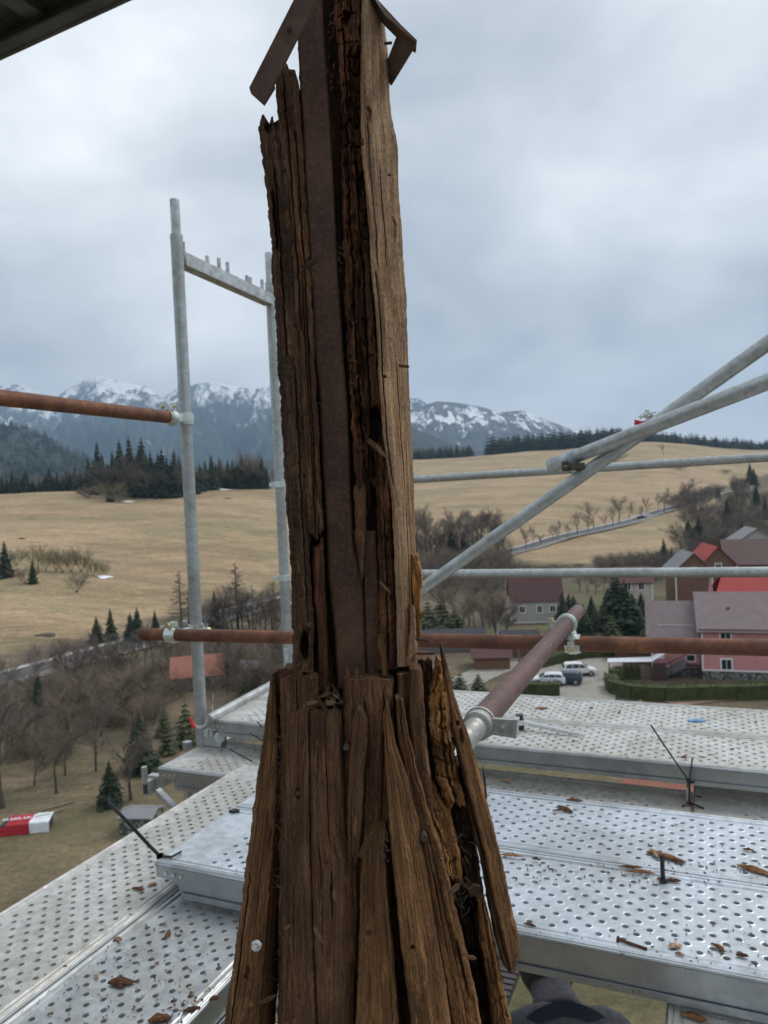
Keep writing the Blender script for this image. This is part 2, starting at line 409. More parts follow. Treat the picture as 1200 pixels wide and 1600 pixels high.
Cl = mixv(Cl, np.broadcast_to(c_for, Cl.shape), np.clip((RR - 1120) / 60, 0, 1) + 0 * RR)
idx = np.arange(NR * NA).reshape(NR, NA)
q = np.stack([idx[:-1, :-1], idx[:-1, 1:], idx[1:, 1:], idx[1:, :-1]], -1).reshape(-1, 4)[:, ::-1]
wrap = np.stack([idx[:-1, -1], idx[:-1, 0], idx[1:, 0], idx[1:, -1]], -1)[:, ::-1]
gm = fast_mesh("ground", np.stack([GX, GY, GZ], -1).reshape(-1, 3), np.concatenate([q, wrap]))
ca = gm.color_attributes.new("cover", 'FLOAT_COLOR', 'POINT')
ca.data.foreach_set("color", np.concatenate([Cl, np.ones(Cl.shape[:2] + (1,))], -1).astype(np.float32).ravel())
def _gmat(t, b):
    a = N(t, "ShaderNodeAttribute"); a.attribute_name = "cover"
    n = noise(t, wpos(t, (1, 1, 1)), 2.2, 6, .7); n2 = noise(t, wpos(t, (.06, .25, .2)), 1, 6, .65, 1.2); n3 = noise(t, wpos(t, (.55, .55, .55)), 1, 5, .7)
    c = mixc(t, 1.0, a.outputs["Color"], ramp(t, n, [(.3, (.66, .64, .62)), (.7, (1.3, 1.32, 1.34))]), 'MULTIPLY')
    c = mixc(t, 1.0, c, ramp(t, n2, [(.32, (.66, .65, .62)), (.5, (1, 1, 1)), (.68, (1.22, 1.22, 1.2))]), 'MULTIPLY')
    c = mixc(t, 1.0, c, ramp(t, n3, [(.35, (.8, .82, .78)), (.65, (1.15, 1.12, 1.12))]), 'MULTIPLY')
    c = mixc(t, ramp(t, noise(t, wpos(t, (.02, .035, .02)), 1, 6, .65, .6), [(.5, (0, 0, 0)), (.66, (.45, .45, .45))]), c, (.13, .13, .055))
    t.links.new(c, b.inputs["Base Color"]); bump(t, b, n, .6, .15)
tag(link("ground", gm, mat=mat("land_cover", rough=.95, build=_gmat)), kind="structure")

# roads and drives: strips draped on the ground
ASPH = mat("asphalt", (.075, .075, .078), .85, build=lambda t, b: t.links.new(ramp(t, noise(t, wpos(t), 1.2, 6, .6), [(.3, (.06, .06, .063)), (.7, (.105, .105, .11))]), b.inputs["Base Color"]))
GRAVEL = mat("pale_gravel", (.3, .28, .25), .9, build=lambda t, b: t.links.new(ramp(t, noise(t, wpos(t), 1.5, 6, .7), [(.3, (.21, .195, .17)), (.7, (.34, .32, .285))]), b.inputs["Base Color"]))
VERGE = mat("grit_verge", (.33, .32, .3), .9, build=lambda t, b: t.links.new(ramp(t, noise(t, wpos(t), .8, 6, .7), [(.35, (.16, .14, .115)), (.6, (.42, .41, .40))]), b.inputs["Base Color"]))
WHITE = mat("white_road_paint", (.75, .75, .73), .7)
def path_pts(pix, n=60):
    P = np.array([hit(*p)[:2] for p in pix]); s = np.concatenate([[0], np.cumsum(np.hypot(*(P[1:] - P[:-1]).T))])
    tt = np.linspace(0, s[-1], n); return np.stack([np.interp(tt, s, P[:, 0]), np.interp(tt, s, P[:, 1])], -1)
def strip(name, P, w, lift, m, off=0, kind="structure"):
    Q = P.copy()
    for _ in range(4): Q[1:-1] = (Q[:-2] + 2 * Q[1:-1] + Q[2:]) / 4
    T = np.gradient(Q, axis=0); T /= np.linalg.norm(T, axis=1)[:, None]; Nn = np.stack([-T[:, 1], T[:, 0]], -1)
    ks = np.linspace(-.5, .5, 5)
    V = np.array([[*(Q[i] + Nn[i] * (off + w * k)), 0] for i in range(len(Q)) for k in ks])
    ctr = np.array([float(ground(*Q[i])) for i in range(len(Q))])
    V[:, 2] = np.maximum(ground(V[:, 0], V[:, 1]), np.repeat(ctr, 5) - .05) + lift
    ix = np.arange(len(Q) * 5).reshape(len(Q), 5)
    qd = np.stack([ix[:-1, :-1], ix[:-1, 1:], ix[1:, 1:], ix[1:, :-1]], -1).reshape(-1, 4)
    return tag(link(name, fast_mesh(name, V, qd), mat=m), kind=kind)
roadL = path_pts([(-160, 1100), (0, 1062), (100, 1036), (200, 1010), (270, 985), (360, 960), (460, 935)], 90)
strip("verge", roadL, 9.5, .12, VERGE); strip("road", roadL, 6.6, .22, ASPH)
strip("road_edge_line", roadL, .3, .27, WHITE, 3.0); strip("road_edge_line", roadL, .3, .27, WHITE, -3.0)
roadR = path_pts([(600, 930), (690, 897), (760, 874), (850, 848), (930, 829), (1010, 806), (1080, 788), (1135, 768)], 110)
strip("verge", roadR, 10, .2, VERGE); strip("road", roadR, 6.8, .35, ASPH); strip("road_edge_line", roadR, .35, .45, WHITE, 3.1); strip("road_edge_line", roadR, .35, .45, WHITE, -3.1)
drive = path_pts([(905, 1110), (918, 1080), (925, 1062), (930, 1040), (942, 1020), (960, 1010)], 30)
strip("driveway", drive, 7.0, .12, GRAVEL)
strip("path", path_pts([(700, 1085), (735, 1062), (770, 1046), (800, 1040), (850, 1042), (905, 1052), (925, 1056)], 40), 5.0, .09, GRAVEL)
strip("parking_yard", path_pts([(850, 1062), (880, 1056), (915, 1052), (935, 1050)], 16), 9, .15, GRAVEL)
strip("dirt_path", path_pts([(1040, 1098), (1120, 1088), (1200, 1084), (1290, 1080)], 30), 4, .09, mat("bare_earth", (.2, .15, .11), .95))
strip("terrace", path_pts([(900, 1024), (925, 1018), (960, 1008), (1000, 1000)], 16), 6, .13, GRAVEL)

# ------------------------------------------------------------------ mountains
def mountain(name, crest, Dc, Db, seed, mats, amp, nx=460, nd=110, zb=10, jag=.03, back=1500):
    px = np.linspace(crest[0][0], crest[-1][0], nx); cy = np.interp(px, [c[0] for c in crest], [c[1] for c in crest])
    cy = cy + (fbm(px / 22, px * 0 + 1, seed, 5, .55) - .5) * jag * 400
    zc = CAMZ + (HZ(px) - cy) / F * Dc
    t = np.concatenate([np.linspace(0, 1, nd), [1 + back / (Dc - Db)]])
    T, PX = np.meshgrid(t, px, indexing='ij'); ZC = np.broadcast_to(zc, T.shape)
    D = Db + (Dc - Db) * T; X = D * (PX - 600) / F
    s = np.clip(T, 0, 1)
    rid = 1 - np.abs(fbm(X / (Dc * .055), D / (Dc * .10), seed + 5, 5, .55) * 2 - 1) * 1.0
    rid2 = 1 - np.abs(fbm(X / (Dc * .016), D / (Dc * .03), seed + 9, 4, .6) * 2 - 1)
    prof = s ** 1.25
    Z = zb + (ZC - zb) * prof + (rid - .75) * amp * np.sin(np.pi * np.clip(s, 0, 1)) ** .7 + (rid2 - .7) * amp * .3 * np.sin(np.pi * np.clip(s, 0, 1)) ** .5
    Z = np.minimum(Z, CAMZ + (ZC - CAMZ) * D / Dc * .999 + (1 - s) * 0)   # nothing in front rises over the crest line
    Z[-1] = zb
    idx = np.arange(T.size).reshape(T.shape)
    q = np.stack([idx[:-1, :-1], idx[:-1, 1:], idx[1:, 1:], idx[1:, :-1]], -1).reshape(-1, 4)
    o = link(name, fast_mesh(name, np.stack([X, D, Z], -1).reshape(-1, 3), q), mat=mats)
    return tag(o, kind="structure")
def mtn_mat(name, z0, z1, snow_lo, snow_hi, fold=0, forest=(.030, .042, .034), rock=(.085, .09, .095), sc=1.0):
    def f(t, b):
        g = N(t, "ShaderNodeNewGeometry"); s = N(t, "ShaderNodeSeparateXYZ"); t.links.new(g.outputs["Position"], s.inputs[0])
        mr = N(t, "ShaderNodeMapRange"); t.links.new(s.outputs["Z"], mr.inputs["Value"]); mr.inputs["From Min"].default_value = z0; mr.inputs["From Max"].default_value = z1
        n = noise(t, wpos(t, (.0062 * sc, .0016 * sc, .0018 * sc)), 1, 8, .68, .8); n2 = noise(t, wpos(t, (.02 * sc, .006 * sc, .008 * sc)), 1, 6, .65, .5)
        a = N(t, "ShaderNodeMath", operation='MULTIPLY_ADD'); t.links.new(n, a.inputs[0]); a.inputs[1].default_value = 3.0; t.links.new(mr.outputs[0], a.inputs[2])
        mrc = ramp(t, mr.outputs[0], [(0, (0, 0, 0)), (.76, (.92, .92, .92)), (1, (1 - fold,) * 3)]); t.links.new(mrc, a.inputs[2])
        a2 = N(t, "ShaderNodeMath", operation='MULTIPLY_ADD'); t.links.new(n2, a2.inputs[0]); a2.inputs[1].default_value = 1.4; t.links.new(a.outputs[0], a2.inputs[2])
        sn = N(t, "ShaderNodeMapRange"); t.links.new(a2.outputs[0], sn.inputs["Value"]); sn.inputs["From Min"].default_value = snow_lo; sn.inputs["From Max"].default_value = snow_hi; sn.clamp = True
        fr = ramp(t, mr.outputs[0], [(.3, forest), (.7, rock)])
        fr = mixc(t, 1.0, fr, ramp(t, noise(t, wpos(t, (.01, .01, .01)), 1, 6, .7), [(.3, (.7, .7, .7)), (.7, (1.3, 1.3, 1.3))]), 'MULTIPLY')
        c = mixc(t, sn.outputs[0], fr, (.80, .82, .85)); t.links.new(c, b.inputs["Base Color"])
    return mat(name, rough=.95, build=f)
mountain("mountain_range", [(-260, 640), (-120, 620), (-40, 602), (0, 606), (30, 600), (60, 607), (95, 622), (120, 606), (145, 594), (165, 588), (190, 593), (215, 598), (238, 604), (262, 622), (285, 606), (315, 600), (345, 597), (375, 604), (400, 607), (425, 604), (500, 600), (600, 615), (640, 622), (660, 620), (690, 640), (760, 690), (850, 730)],
         7000, 3600, 3, mtn_mat("snowy_rock", 200, 1250, 2.97, 3.30), 420, jag=.012)
mountain("mountain", [(520, 720), (590, 680), (640, 648), (668, 634), (690, 627), (720, 629), (760, 636), (790, 644), (820, 641), (850, 652), (890, 668), (930, 680), (980, 692), (1050, 700)],
         5600, 2900, 23, mtn_mat("patchy_snow_slope", -100, 740, 3.07, 3.24, fold=.42, sc=1.5), 160, jag=.002)
FORH = mat("wooded_slope", (.022, .032, .024), .95, build=lambda t, b: (
    t.links.new(ramp(t, noise(t, wpos(t, (.035, .02, .03)), 1, 8, .75), [(.3, (.010, .017, .013)), (.62, (.035, .045, .032)), (.8, (.075, .065, .05))]), b.inputs["Base Color"]),
    bump(t, b, noise(t, wpos(t, (.08, .08, .08)), 1, 4, .7), 1.0, 8)))
mountain("wooded_hill", [(-500, 640), (-250, 650), (-80, 658), (0, 664), (40, 668), (80, 682), (110, 702), (150, 722), (220, 738), (330, 748)], 2300, 1100, 41, FORH, 60, nx=260, nd=60, zb=30, jag=.006, back=500)
mountain("wooded_hill", [(560, 716), (640, 662), (662, 672), (700, 690), (745, 704), (800, 712)], 3300, 1700, 43, FORH, 60, nx=200, nd=50, zb=30, jag=.006, back=500)
mountain("wooded_hill", [(790, 716), (830, 698), (870, 688), (910, 682), (950, 677), (985, 676), (1040, 680), (1100, 687), (1200, 696), (1320, 700), (1500, 700)], 1750, 1150, 47, FORH, 20, nx=260, nd=40, zb=55, jag=.004, back=500)

# ------------------------------------------------------------------ trees
def spruce_meshes(seed, tiers=15, per=11, detail=3, slim=1.0):
    r = random.Random(seed); H = 1.0
    V = []; T = []
    for i in range(tiers):
        t = i / (tiers - 1); z = .07 + .90 * t ** .92; R = (.215 * slim) * (1 - t) ** .85 * (1 + .25 * (r.random() - .5)) + .008
        for k in range(per):
            a = 2 * math.pi * (k + r.random() * .8) / per + i; L = R * (.75 + .5 * r.random()); dr = .10 * (1 - t) + .02
            w = L * .36 + .006
            ca, sa = math.cos(a), math.sin(a)
            zb = z + (r.random() - .5) * .03
            for j in range(detail):
                f0 = j / detail; f1 = (j + 1.35) / detail; ww = w * (1 - f0 * .5) * (.7 + .6 * r.random()); s = (r.random() - .5) * .5 * w
                p0 = (ca * L * f0 - sa * s, sa * L * f0 + ca * s, zb - dr * f0 * .6 + .012)
                pa = (ca * L * (f0 + f1) / 2 - sa * (s + ww), sa * L * (f0 + f1) / 2 + ca * (s + ww), zb - dr * f1 * (.7 + .4 * r.random()) - .012)
                pb = (ca * L * (f0 + f1) / 2 - sa * (s - ww), sa * L * (f0 + f1) / 2 + ca * (s - ww), zb - dr * f1 * (.7 + .4 * r.random()) - .012)
                p1 = (ca * L * f1 * .95, sa * L * f1 * .95, zb - dr * f1)
                n = len(V); V += [p0, pa, p1, pb]; T += [(n, n + 1, n + 2), (n, n + 2, n + 3)]
    n = len(V); V += [(.006, 0, .93), (-.003, .005, .93), (-.003, -.005, .93), (0, 0, 1.02)]; T += [(n, n + 1, n + 3), (n + 1, n + 2, n + 3), (n + 2, n, n + 3)]
    crown = fast_mesh("crown", np.array(V), tris=T, smooth=False)
    m = MB(); m.tube([(0, 0, -.03), (0, 0, .5), (0, 0, .97)], [.016, .010, .002], 6)
    tr = bpy.data.meshes.new("trunk"); tr.from_pydata(m.v, [], m.f)
    return tr, crown
def bare_meshes(seed, kind="broad", levels=4, twig=1.0):
    r = random.Random(seed)
    trunk = MB(); V = []; T = []
    def seg(p, q, r0, r1):
        d = (q - p); a = d.cross(Vector((.3, .5, .8))).normalized(); b = d.cross(a).normalized(); n = len(V)
        for c, rad in ((p, r0), (q, r1)):
            for k in range(3):
                t = k * 2.094; V.append(tuple(c + (a * math.cos(t) + b * math.sin(t)) * rad))
        for k in range(3):
            k2 = (k + 1) % 3; T.append((n + k, n + k2, n + 3 + k2)); T.append((n + k, n + 3 + k2, n + 3 + k))
    def grow(p, d, L, rad, lev):
        n = 3; q = p
        pts = [p]
        for i in range(n):
            d = (d + Vector((r.uniform(-.16, .16), r.uniform(-.16, .16), r.uniform(-.04, .13)))).normalized()
            q2 = q + d * L / n
            if lev > 0: seg(q, q2, rad * (1 - i / n * .5), rad * (1 - (i + 1) / n * .5))
            q = q2; pts.append(q)
            if lev < levels:
                nb = 2 if lev < 2 else (3 if i else 1)
                for _ in range(nb):
                    if i == 0 and lev == 0 and r.random() < .5: continue
                    ang = r.uniform(.35, .85); ax = Vector((r.uniform(-1, 1), r.uniform(-1, 1), r.uniform(-.3, .3))).normalized()
                    d2 = (Matrix.Rotation(ang, 3, ax) @ d)
                    if kind != "larch": d2.z = abs(d2.z) * .8 + .18
                    d2.normalize()
                    grow(q, d2, L * r.uniform(.5, .72), max(rad * .5, .0008), lev + 1)
        if lev == 0:
            trunk.tube([(0, 0, -.03)] + [tuple(a) for a in pts[1:]], [rad * 1.3, rad, rad * .75, rad * .5], 7)
    if kind == "broad": grow(Vector((0, 0, 0)), Vector((0, 0, 1)), .40, .014, 0)
    elif kind == "bush":
        for k in range(7):
            a = k * .9 + r.random(); grow(Vector((.03 * math.cos(a), .03 * math.sin(a), 0)), Vector((math.cos(a) * .75, math.sin(a) * .75, 1)).normalized(), .5, .010, 1)
        trunk.tube([(0, 0, -.03), (0, 0, .12)], [.03, .015], 6)
    else:                                                     # larch: one stem with level branches
        trunk.tube([(0, 0, -.03), (0, 0, .5), (0, 0, 1.0)], [.016, .010, .002], 6)
        for i in range(60):
            t = .12 + .86 * i / 60; a = r.random() * 6.283; L = .21 * (1 - t) ** .8 + .015
            d = Vector((math.cos(a), math.sin(a), r.uniform(-.05, .25))).normalized(); p = Vector((0, 0, t)); q = p + d * L
            seg(p, q, .005, .002)
            for j in range(12):
                f = r.uniform(.2, 1); s = p + d * L * f; e = s + Vector((r.uniform(-1, 1), r.uniform(-1, 1), r.uniform(-.9, .3))).normalized() * L * .35
                seg(s, e, .0028, .0014)
    crown = fast_mesh("crown", np.array(V), tris=T, smooth=False)
    tr = bpy.data.meshes.new("trunk"); tr.from_pydata(trunk.v, [], trunk.f)
    # scale to unit height
    zmax = max(v.co.z for v in crown.vertices)
    for me in (crown, tr):
        co = np.zeros(len(me.vertices) * 3); me.vertices.foreach_get("co", co); co /= zmax; me.vertices.foreach_set("co", co)
    return tr, crown
def leafmat(name, a, b_, bark=False):
    return mat(name, a, .9, build=lambda t, b: t.links.new(ramp(t, noise(t, wpos(t, (.9, .9, .9)), 1, 4, .7), [(.3, a), (.7, b_)]), b.inputs["Base Color"]))
M_SPR = leafmat("spruce_needles", (.010, .020, .011), (.026, .044, .018))
M_SPR2 = leafmat("pine_needles", (.040, .050, .022), (.085, .092, .042))
M_BARK = leafmat("bark", (.045, .035, .028), (.10, .082, .066))
M_TWIG = leafmat("grey_brown_twigs", (.10, .08, .062), (.19, .155, .125))
M_TWIG_R = leafmat("reddish_twigs", (.125, .097, .072), (.225, .178, .132))
M_TWIG_O = leafmat("ochre_twigs", (.15, .125, .065), (.24, .20, .11))
M_BIRCH = leafmat("birch_bark", (.4, .38, .35), (.6, .58, .54))
def setm(ms, a, b):
    ms[0].materials.append(a); ms[1].materials.append(b); return ms
SPR = [setm(spruce_meshes(s, slim=sl), M_BARK, M_SPR) for s, sl in ((1, 1), (2, .8), (3, 1.15))]
PINE = [setm(spruce_meshes(9, 9, 12, 4, 1.7), M_BARK, M_SPR2)]
BARE = [setm(bare_meshes(s), M_BARK, M_TWIG) for s in (11, 12, 13, 14)]
BARE_R = [setm(bare_meshes(s), M_BARK, M_TWIG_R) for s in (21, 22)]
BIRCH = [setm(bare_meshes(31), M_BIRCH, M_TWIG)]
BUSH = [setm(bare_meshes(s, "bush"), M_BARK, M_TWIG) for s in (41, 42)]
BUSH_O = [setm(bare_meshes(s, "bush"), M_BARK, M_TWIG_O) for s in (51, 52)]
LARCH = [setm(bare_meshes(61, "larch"), M_BARK, M_TWIG_R)]
KIND = dict(spruce_tree=SPR, pine_tree=PINE, bare_tree=BARE, reddish_tree=BARE_R, birch_tree=BIRCH, bush=BUSH, willow_bush=BUSH_O, larch_tree=LARCH)
def tree(kind, px, y, h, label, group=None, wide=1.0, cat=None, up=0):
    p = hit(px, y); D = float(np.dot(p - CAM, CF)); H = h / F * D * (1.0)
    ms = KIND[kind][rnd.randrange(len(KIND[kind]))]
    e = empty(kind, (p[0], p[1], float(ground(p[0], p[1]))), rnd.random() * 6.28, label, cat or ("bush" if "bush" in kind else "tree"), group)
    e.scale = (H * wide * rnd.uniform(.9, 1.1), H * wide * rnd.uniform(.9, 1.1), H)
    link("trunk", ms[0], e); link("crown", ms[1], e)
    return e
def ordn(i):
    return ["first", "second", "third", "fourth", "fifth", "sixth", "seventh", "eighth", "ninth", "tenth", "eleventh", "twelfth", "thirteenth", "fourteenth", "fifteenth", "sixteenth", "seventeenth", "eighteenth", "nineteenth", "twentieth"][i] if i < 20 else "%dth" % (i + 1) if (i + 1) % 10 not in (1, 2, 3) else "%d%s" % (i + 1, {1: "st", 2: "nd", 3: "rd"}[(i + 1) % 10])
def clump(kind, lst, phrase, group, wide=1.0):
    for i, (x, y, h) in enumerate(sorted(lst)): tree(kind, x, y, h, "%s, %s from the left" % (phrase, ordn(i)), group, wide * rnd.uniform(.9, 1.15))
R = rnd.uniform
clump("spruce_tree", [(140, 768, 55), (155, 772, 84), (162, 769, 62), (178, 770, 66), (190, 773, 88), (197, 771, 60), (205, 774, 94), (215, 772, 60), (225, 777, 95), (238, 775, 72), (250, 778, 72), (263, 777, 66), (275, 777, 76), (288, 775, 60), (303, 772, 50), (170, 768, 48), (231, 773, 66), (245, 775, 58), (150, 770, 50), (184, 772, 58), (210, 776, 66), (220, 774, 78), (256, 778, 80), (269, 776, 58), (282, 776, 66), (295, 773, 62)],
      "dark spruce in the tall clump on the meadow's top edge", "spruces in the tall clump at the meadow's top", .95)
clump("spruce_tree", [(314, 768, 45), (322, 766, 48), (332, 765, 56), (345, 763, 50), (357, 760, 46), (372, 758, 42), (379, 757, 55), (392, 757, 46), (401, 756, 38), (410, 757, 52), (417, 757, 34), (339, 764, 42), (365, 760, 46), (386, 757, 40)],
      "dark spruce in the row right of the steel standard", "spruces right of the standard at the meadow's top", 1.15)
clump("spruce_tree", [(4, 770, 30), (20, 771, 34), (32, 770, 26), (42, 769, 38), (52, 769, 24), (70, 767, 26), (78, 766, 42), (90, 766, 30), (99, 766, 26), (105, 766, 32), (118, 766, 40), (127, 767, 34), (62, 768, 26), (12, 770, 26), (26, 771, 28), (111, 766, 30), (84, 766, 24), (38, 770, 30)],
      "low spruce along the meadow's far left edge", "spruces along the meadow's far left edge", 1.2)
clump("bare_tree", [(130, 768, 40), (168, 774, 56), (200, 777, 74), (209, 778, 70), (232, 779, 60), (246, 779, 46), (280, 778, 60), (293, 775, 50), (60, 769, 30), (100, 768, 30), (113, 768, 34), (146, 772, 44), (258, 778, 44), (305, 772, 46), (218, 778, 52), (186, 776, 44), (238, 779, 40), (270, 778, 40), (88, 767, 28), (40, 769, 24)],
      "bare grey tree among the spruces topping the left meadow", "bare trees among the spruces topping the left meadow", 1.1)
clump("reddish_tree", [(344, 764, 42), (352, 763, 46), (388, 757, 66), (396, 757, 62), (404, 757, 56), (422, 757, 30), (430, 757, 24), (318, 768, 38), (328, 766, 36)], "bare reddish tree in the row right of the steel standard", "bare reddish trees at the meadow's top", 1.1)
tree("willow_bush", 371, 761, 34, "pale ochre rounded willow bush in front of the spruce row"); tree("bush", 348, 762, 24, "grey rounded bush at foot of the spruce row on the meadow edge")
tree("bush", 137, 779, 22, "low dark bush at the meadow's top, left of the round bush", wide=1.6); tree("bush", 133, 777, 14, "small sprawling bush beside the low dark bush on the meadow", wide=2)
tree("willow_bush", 175, 783, 36, "round ochre-topped bush alone in front of the tall spruce clump", wide=1.2); tree("spruce_tree", 172, 784, 20, "stubby dark evergreen under the round ochre-topped bush", wide=1.8); tree("bush", 186, 785, 18, "low bush at the right foot of the round ochre-topped bush", wide=1.6)
# left meadow
tree("spruce_tree", 9, 902, 58, "dark spruce alone at the left end of the meadow bushes", wide=1.15); tree("spruce_tree", 52, 912, 40, "small dark spruce between two low bushes on the meadow", wide=1.1)
tree("bush", 40, 911, 32, "low brown bush left of the small meadow spruce", wide=1.4); tree("bush", 26, 884, 32, "brown bush behind the lone spruce at the meadow's left")
for i, (x, y, h) in enumerate([(60, 889, 44), (72, 892, 34), (88, 893, 42), (98, 895, 44), (112, 894, 38), (127, 894, 46), (137, 895, 34), (146, 899, 26), (156, 900, 30), (164, 901, 22)]):
    tree("willow_bush", x, y, h, "olive willow bush in the meadow thicket, %s from the left" % ordn(i), "willow bushes in the meadow thicket", .62)
tree("bush", 120, 926, 36, "bare dome-shaped bush standing alone below the meadow thicket", wide=.75)
for i, (x, y, h, w) in enumerate([(152, 1003, 42, 1.3), (174, 1001, 52, 1.3), (205, 1003, 46, 1.8), (216, 1002, 54, 1.5), (243, 988, 36, 1.2)]):
    tree("spruce_tree", x, y, h, "young dark spruce by the left road, %s from the left" % ordn(i), "young spruces by the left road", w)
clump("larch_tree", [(284, 985, 92), (372, 985, 104), (296, 980, 60), (396, 985, 70), (430, 985, 76)], "tall leafless larch below the left meadow", "leafless larches below the left meadow", 1.2)
clump("bare_tree", [(x, 992 + R(-8, 8), R(48, 84)) for x in range(318, 460, 9)], "bare tree in the belt behind the rusty rail", "bare trees in the belt behind the rusty rail", 1.1)
clump("spruce_tree", [(337, 985, 64), (350, 990, 44), (344, 1030, 40), (358, 1022, 34)], "spruce in the bare tree belt behind the rusty rail", "spruces in the tree belt")
clump("bare_tree", [(x, 1064 + R(-16, 18) - (x - 100) * .15, R(48, 86)) for x in range(96, 262, 11)], "bare roadside tree along the left road", "bare trees along the left road", 1.1)
clump("bare_tree", [(x, 1072 + R(-16, 22), R(44, 78)) for x in range(345, 470, 10)], "bare tree in the hollow behind the red-roofed barn", "bare trees in the hollow behind the barn", 1.2)
tree("spruce_tree", 62, 1118, 66, "dark spruce in front of the left road, beside a bare tree", wide=1.5); tree("bare_tree", 56, 1088, 88, "tall bare tree in front of the left road at frame's left")
tree("bare_tree", 12, 1090, 70, "bare tree at the left frame edge before the road")
clump("reddish_tree", [(x, 1125 + R(-20, 50), R(56, 96)) for x in range(-10, 250, 24)], "bare brown tree in the copse left of the platform", "bare brown trees in the copse left of the platform", 1.3)
tree("bare_tree", 4, 1262, 205, "large spreading bare tree at the left edge above the tarpaulin", wide=1.3); tree("bare_tree", 88, 1240, 130, "slim bare tree standing alone right of the large bare tree")
tree("bare_tree", 54, 1228, 80, "small bare tree between the large tree and the slim tree"); tree("bare_tree", 101, 1212, 66, "short bushy bare tree right of the slim tree", wide=1.3)
tree("bare_tree", 205, 1250, 120, "pale bare tree left of the small stone shed", wide=1.2); tree("bare_tree", 150, 1205, 110, "thin bare tree amid the brown scrub, middle left")
tree("spruce_tree", 221, 1205, 92, "dark spruce just left of the far small plank", wide=1.4); tree("spruce_tree", 173, 1258, 72, "dark shaded spruce left of the small stone shed", wide=1.3)
tree("pine_tree", 292, 1165, 74, "green pine behind the steel standard below the barn", wide=1.0); tree("pine_tree", 262, 1178, 52, "olive pine at left of the green pine by the barn"); tree("pine_tree", 388, 1085, 46, "yellow-green pine behind the guard rail", wide=1.2); tree("pine_tree", 258, 1150, 50, "pine before the barn's left gable")
tree("birch_tree", 332, 1112, 66, "white-stemmed birch at the barn's right end")
# right side
clump("bare_tree", [(x, 868 + R(-6, 14) - max(0, (x - 690)) * .2, R(52, 84)) for x in range(650, 790, 8)], "bare tree behind the lower galvanised rail, left of the road", "bare trees between rails, left of the road", 1.15)
clump("reddish_tree", [(x, 905 + R(-10, 12), R(40, 66)) for x in range(656, 800, 11)], "bare reddish tree beneath the lower galvanised rail", "bare reddish trees under the lower rail", 1.2)
clump("spruce_tree", [(706, 868, 52), (726, 872, 44), (735, 880, 30), (716, 880, 28)], "dark spruce beside the diagonal brace", "spruces beside the diagonal brace", 1.3)
clump("bare_tree", [(790 + k * 14 + R(-6, 6), 866 - k * 3.8 + R(-3, 4), R(20, 50)) for k in range(20)], "bare tree lining the far road on the right", "bare trees lining the right-hand road", .85)
clump("bush", [(1060 + k * 7, 792 - k * 2.5 + R(-2, 3), R(14, 22)) for k in range(10)], "scrubby bush on the far road's upper bank", "bushes on the upper bank of the road", 1.6)
for x, y, h, l in [(1093, 854, 50, "tall narrow dark spruce left of the hillside copse"), (1076, 840, 32, "smaller spruce just left of the tall narrow one"), (1137, 825, 46, "dark spruce in the copse below the road's end"), (1122, 778, 20, "small spruce beside the road's far end"),
                   (1038, 882, 42, "dark spruce left of the chalet gable"), (1028, 886, 26, "short spruce at the left foot of the spruce by the chalet"), (1182, 790, 36, "spruce in the upper copse near the frame's right edge"), (1172, 752, 30, "tall spruce above the copse on the field edge"),
                   (1178, 758, 28, "second spruce above the copse, right of the tall one"), (1196, 812, 36, "dark spruce at the right frame edge above the white gable"), (1160, 850, 36, "dark spruce behind the white gable"), (1050, 878, 24, "small spruce in scrub left of the chalet")]:
    tree("spruce_tree", x, y, h, l, wide=1.2)
clump("bare_tree", [(1062 + R(0, 150), 872 - R(0, 92) * 1.0, R(26, 46)) for k in range(46)], "bare tree in the hillside copse above the red roof", "bare trees in the hillside copse", 1.3)
clump("bare_tree", [(x, 905 + R(-6, 4), R(24, 42)) for x in list(range(934, 1060, 10))], "bare tree at the lower meadow's foot behind the rail", "bare trees at the lower meadow's foot", 1.2)
clump("bush", [(806 + k * 8.5, 888 + R(-2, 2), R(5, 9)) for k in range(13)], "tiny clipped bush in the row on the lower meadow", "row of tiny bushes on the lower meadow", 1.6)
tree("bare_tree", 1036, 712, 20, "lone bare tree on the far field"); tree("bush", 961, 722, 14, "dark bush on the far field between the tubes", wide=2); tree("bush", 1062, 734, 8, "low dark bush on the far field", wide=4); tree("bush", 1134, 740, 8, "small brown bush on the far field near its right edge", wide=2)
clump("spruce_tree", [(880, 985, 60), (898, 990, 62), (912, 992, 50), (950, 960, 42), (965, 985, 92), (978, 988, 84), (990, 985, 60), (1003, 975, 50), (890, 972, 46), (925, 970, 40), (1001, 992, 36)], "big green spruce between white house and pink house", "green spruces between the white and pink houses", 1.5)
clump("pine_tree", [(884, 990, 44), (905, 982, 42), (930, 986, 40), (944, 978, 34), (868, 1000, 30), (956, 995, 38), (1010, 1000, 26), (670, 985, 50), (690, 975, 46), (655, 990, 48), (712, 985, 40)], "bushy green conifer in the village gardens", "bushy conifers in the gardens", 1.3)
clump("reddish_tree", [(700 + k * 11, 985 + R(-14, 12), R(56, 84)) for k in range(9)], "bare pinkish tree left of the white house", "bare pinkish trees left of the white house", 1.25)
tree("birch_tree", 776, 1000, 86, "white-stemmed birch left of the dark shed roof", wide=1.1)
clump("bare_tree", [(905 + k * 13, 925 + R(-8, 8), R(26, 40)) for k in range(9)], "bare tree behind the green spruces", "bare trees behind the green spruces", 1.2)
clump("spruce_tree", [(992, 1026, 24), (1003, 1033, 30), (950, 1018, 20)], "clipped conifer by the pink house drive", "clipped conifers by the drive", 2.0)
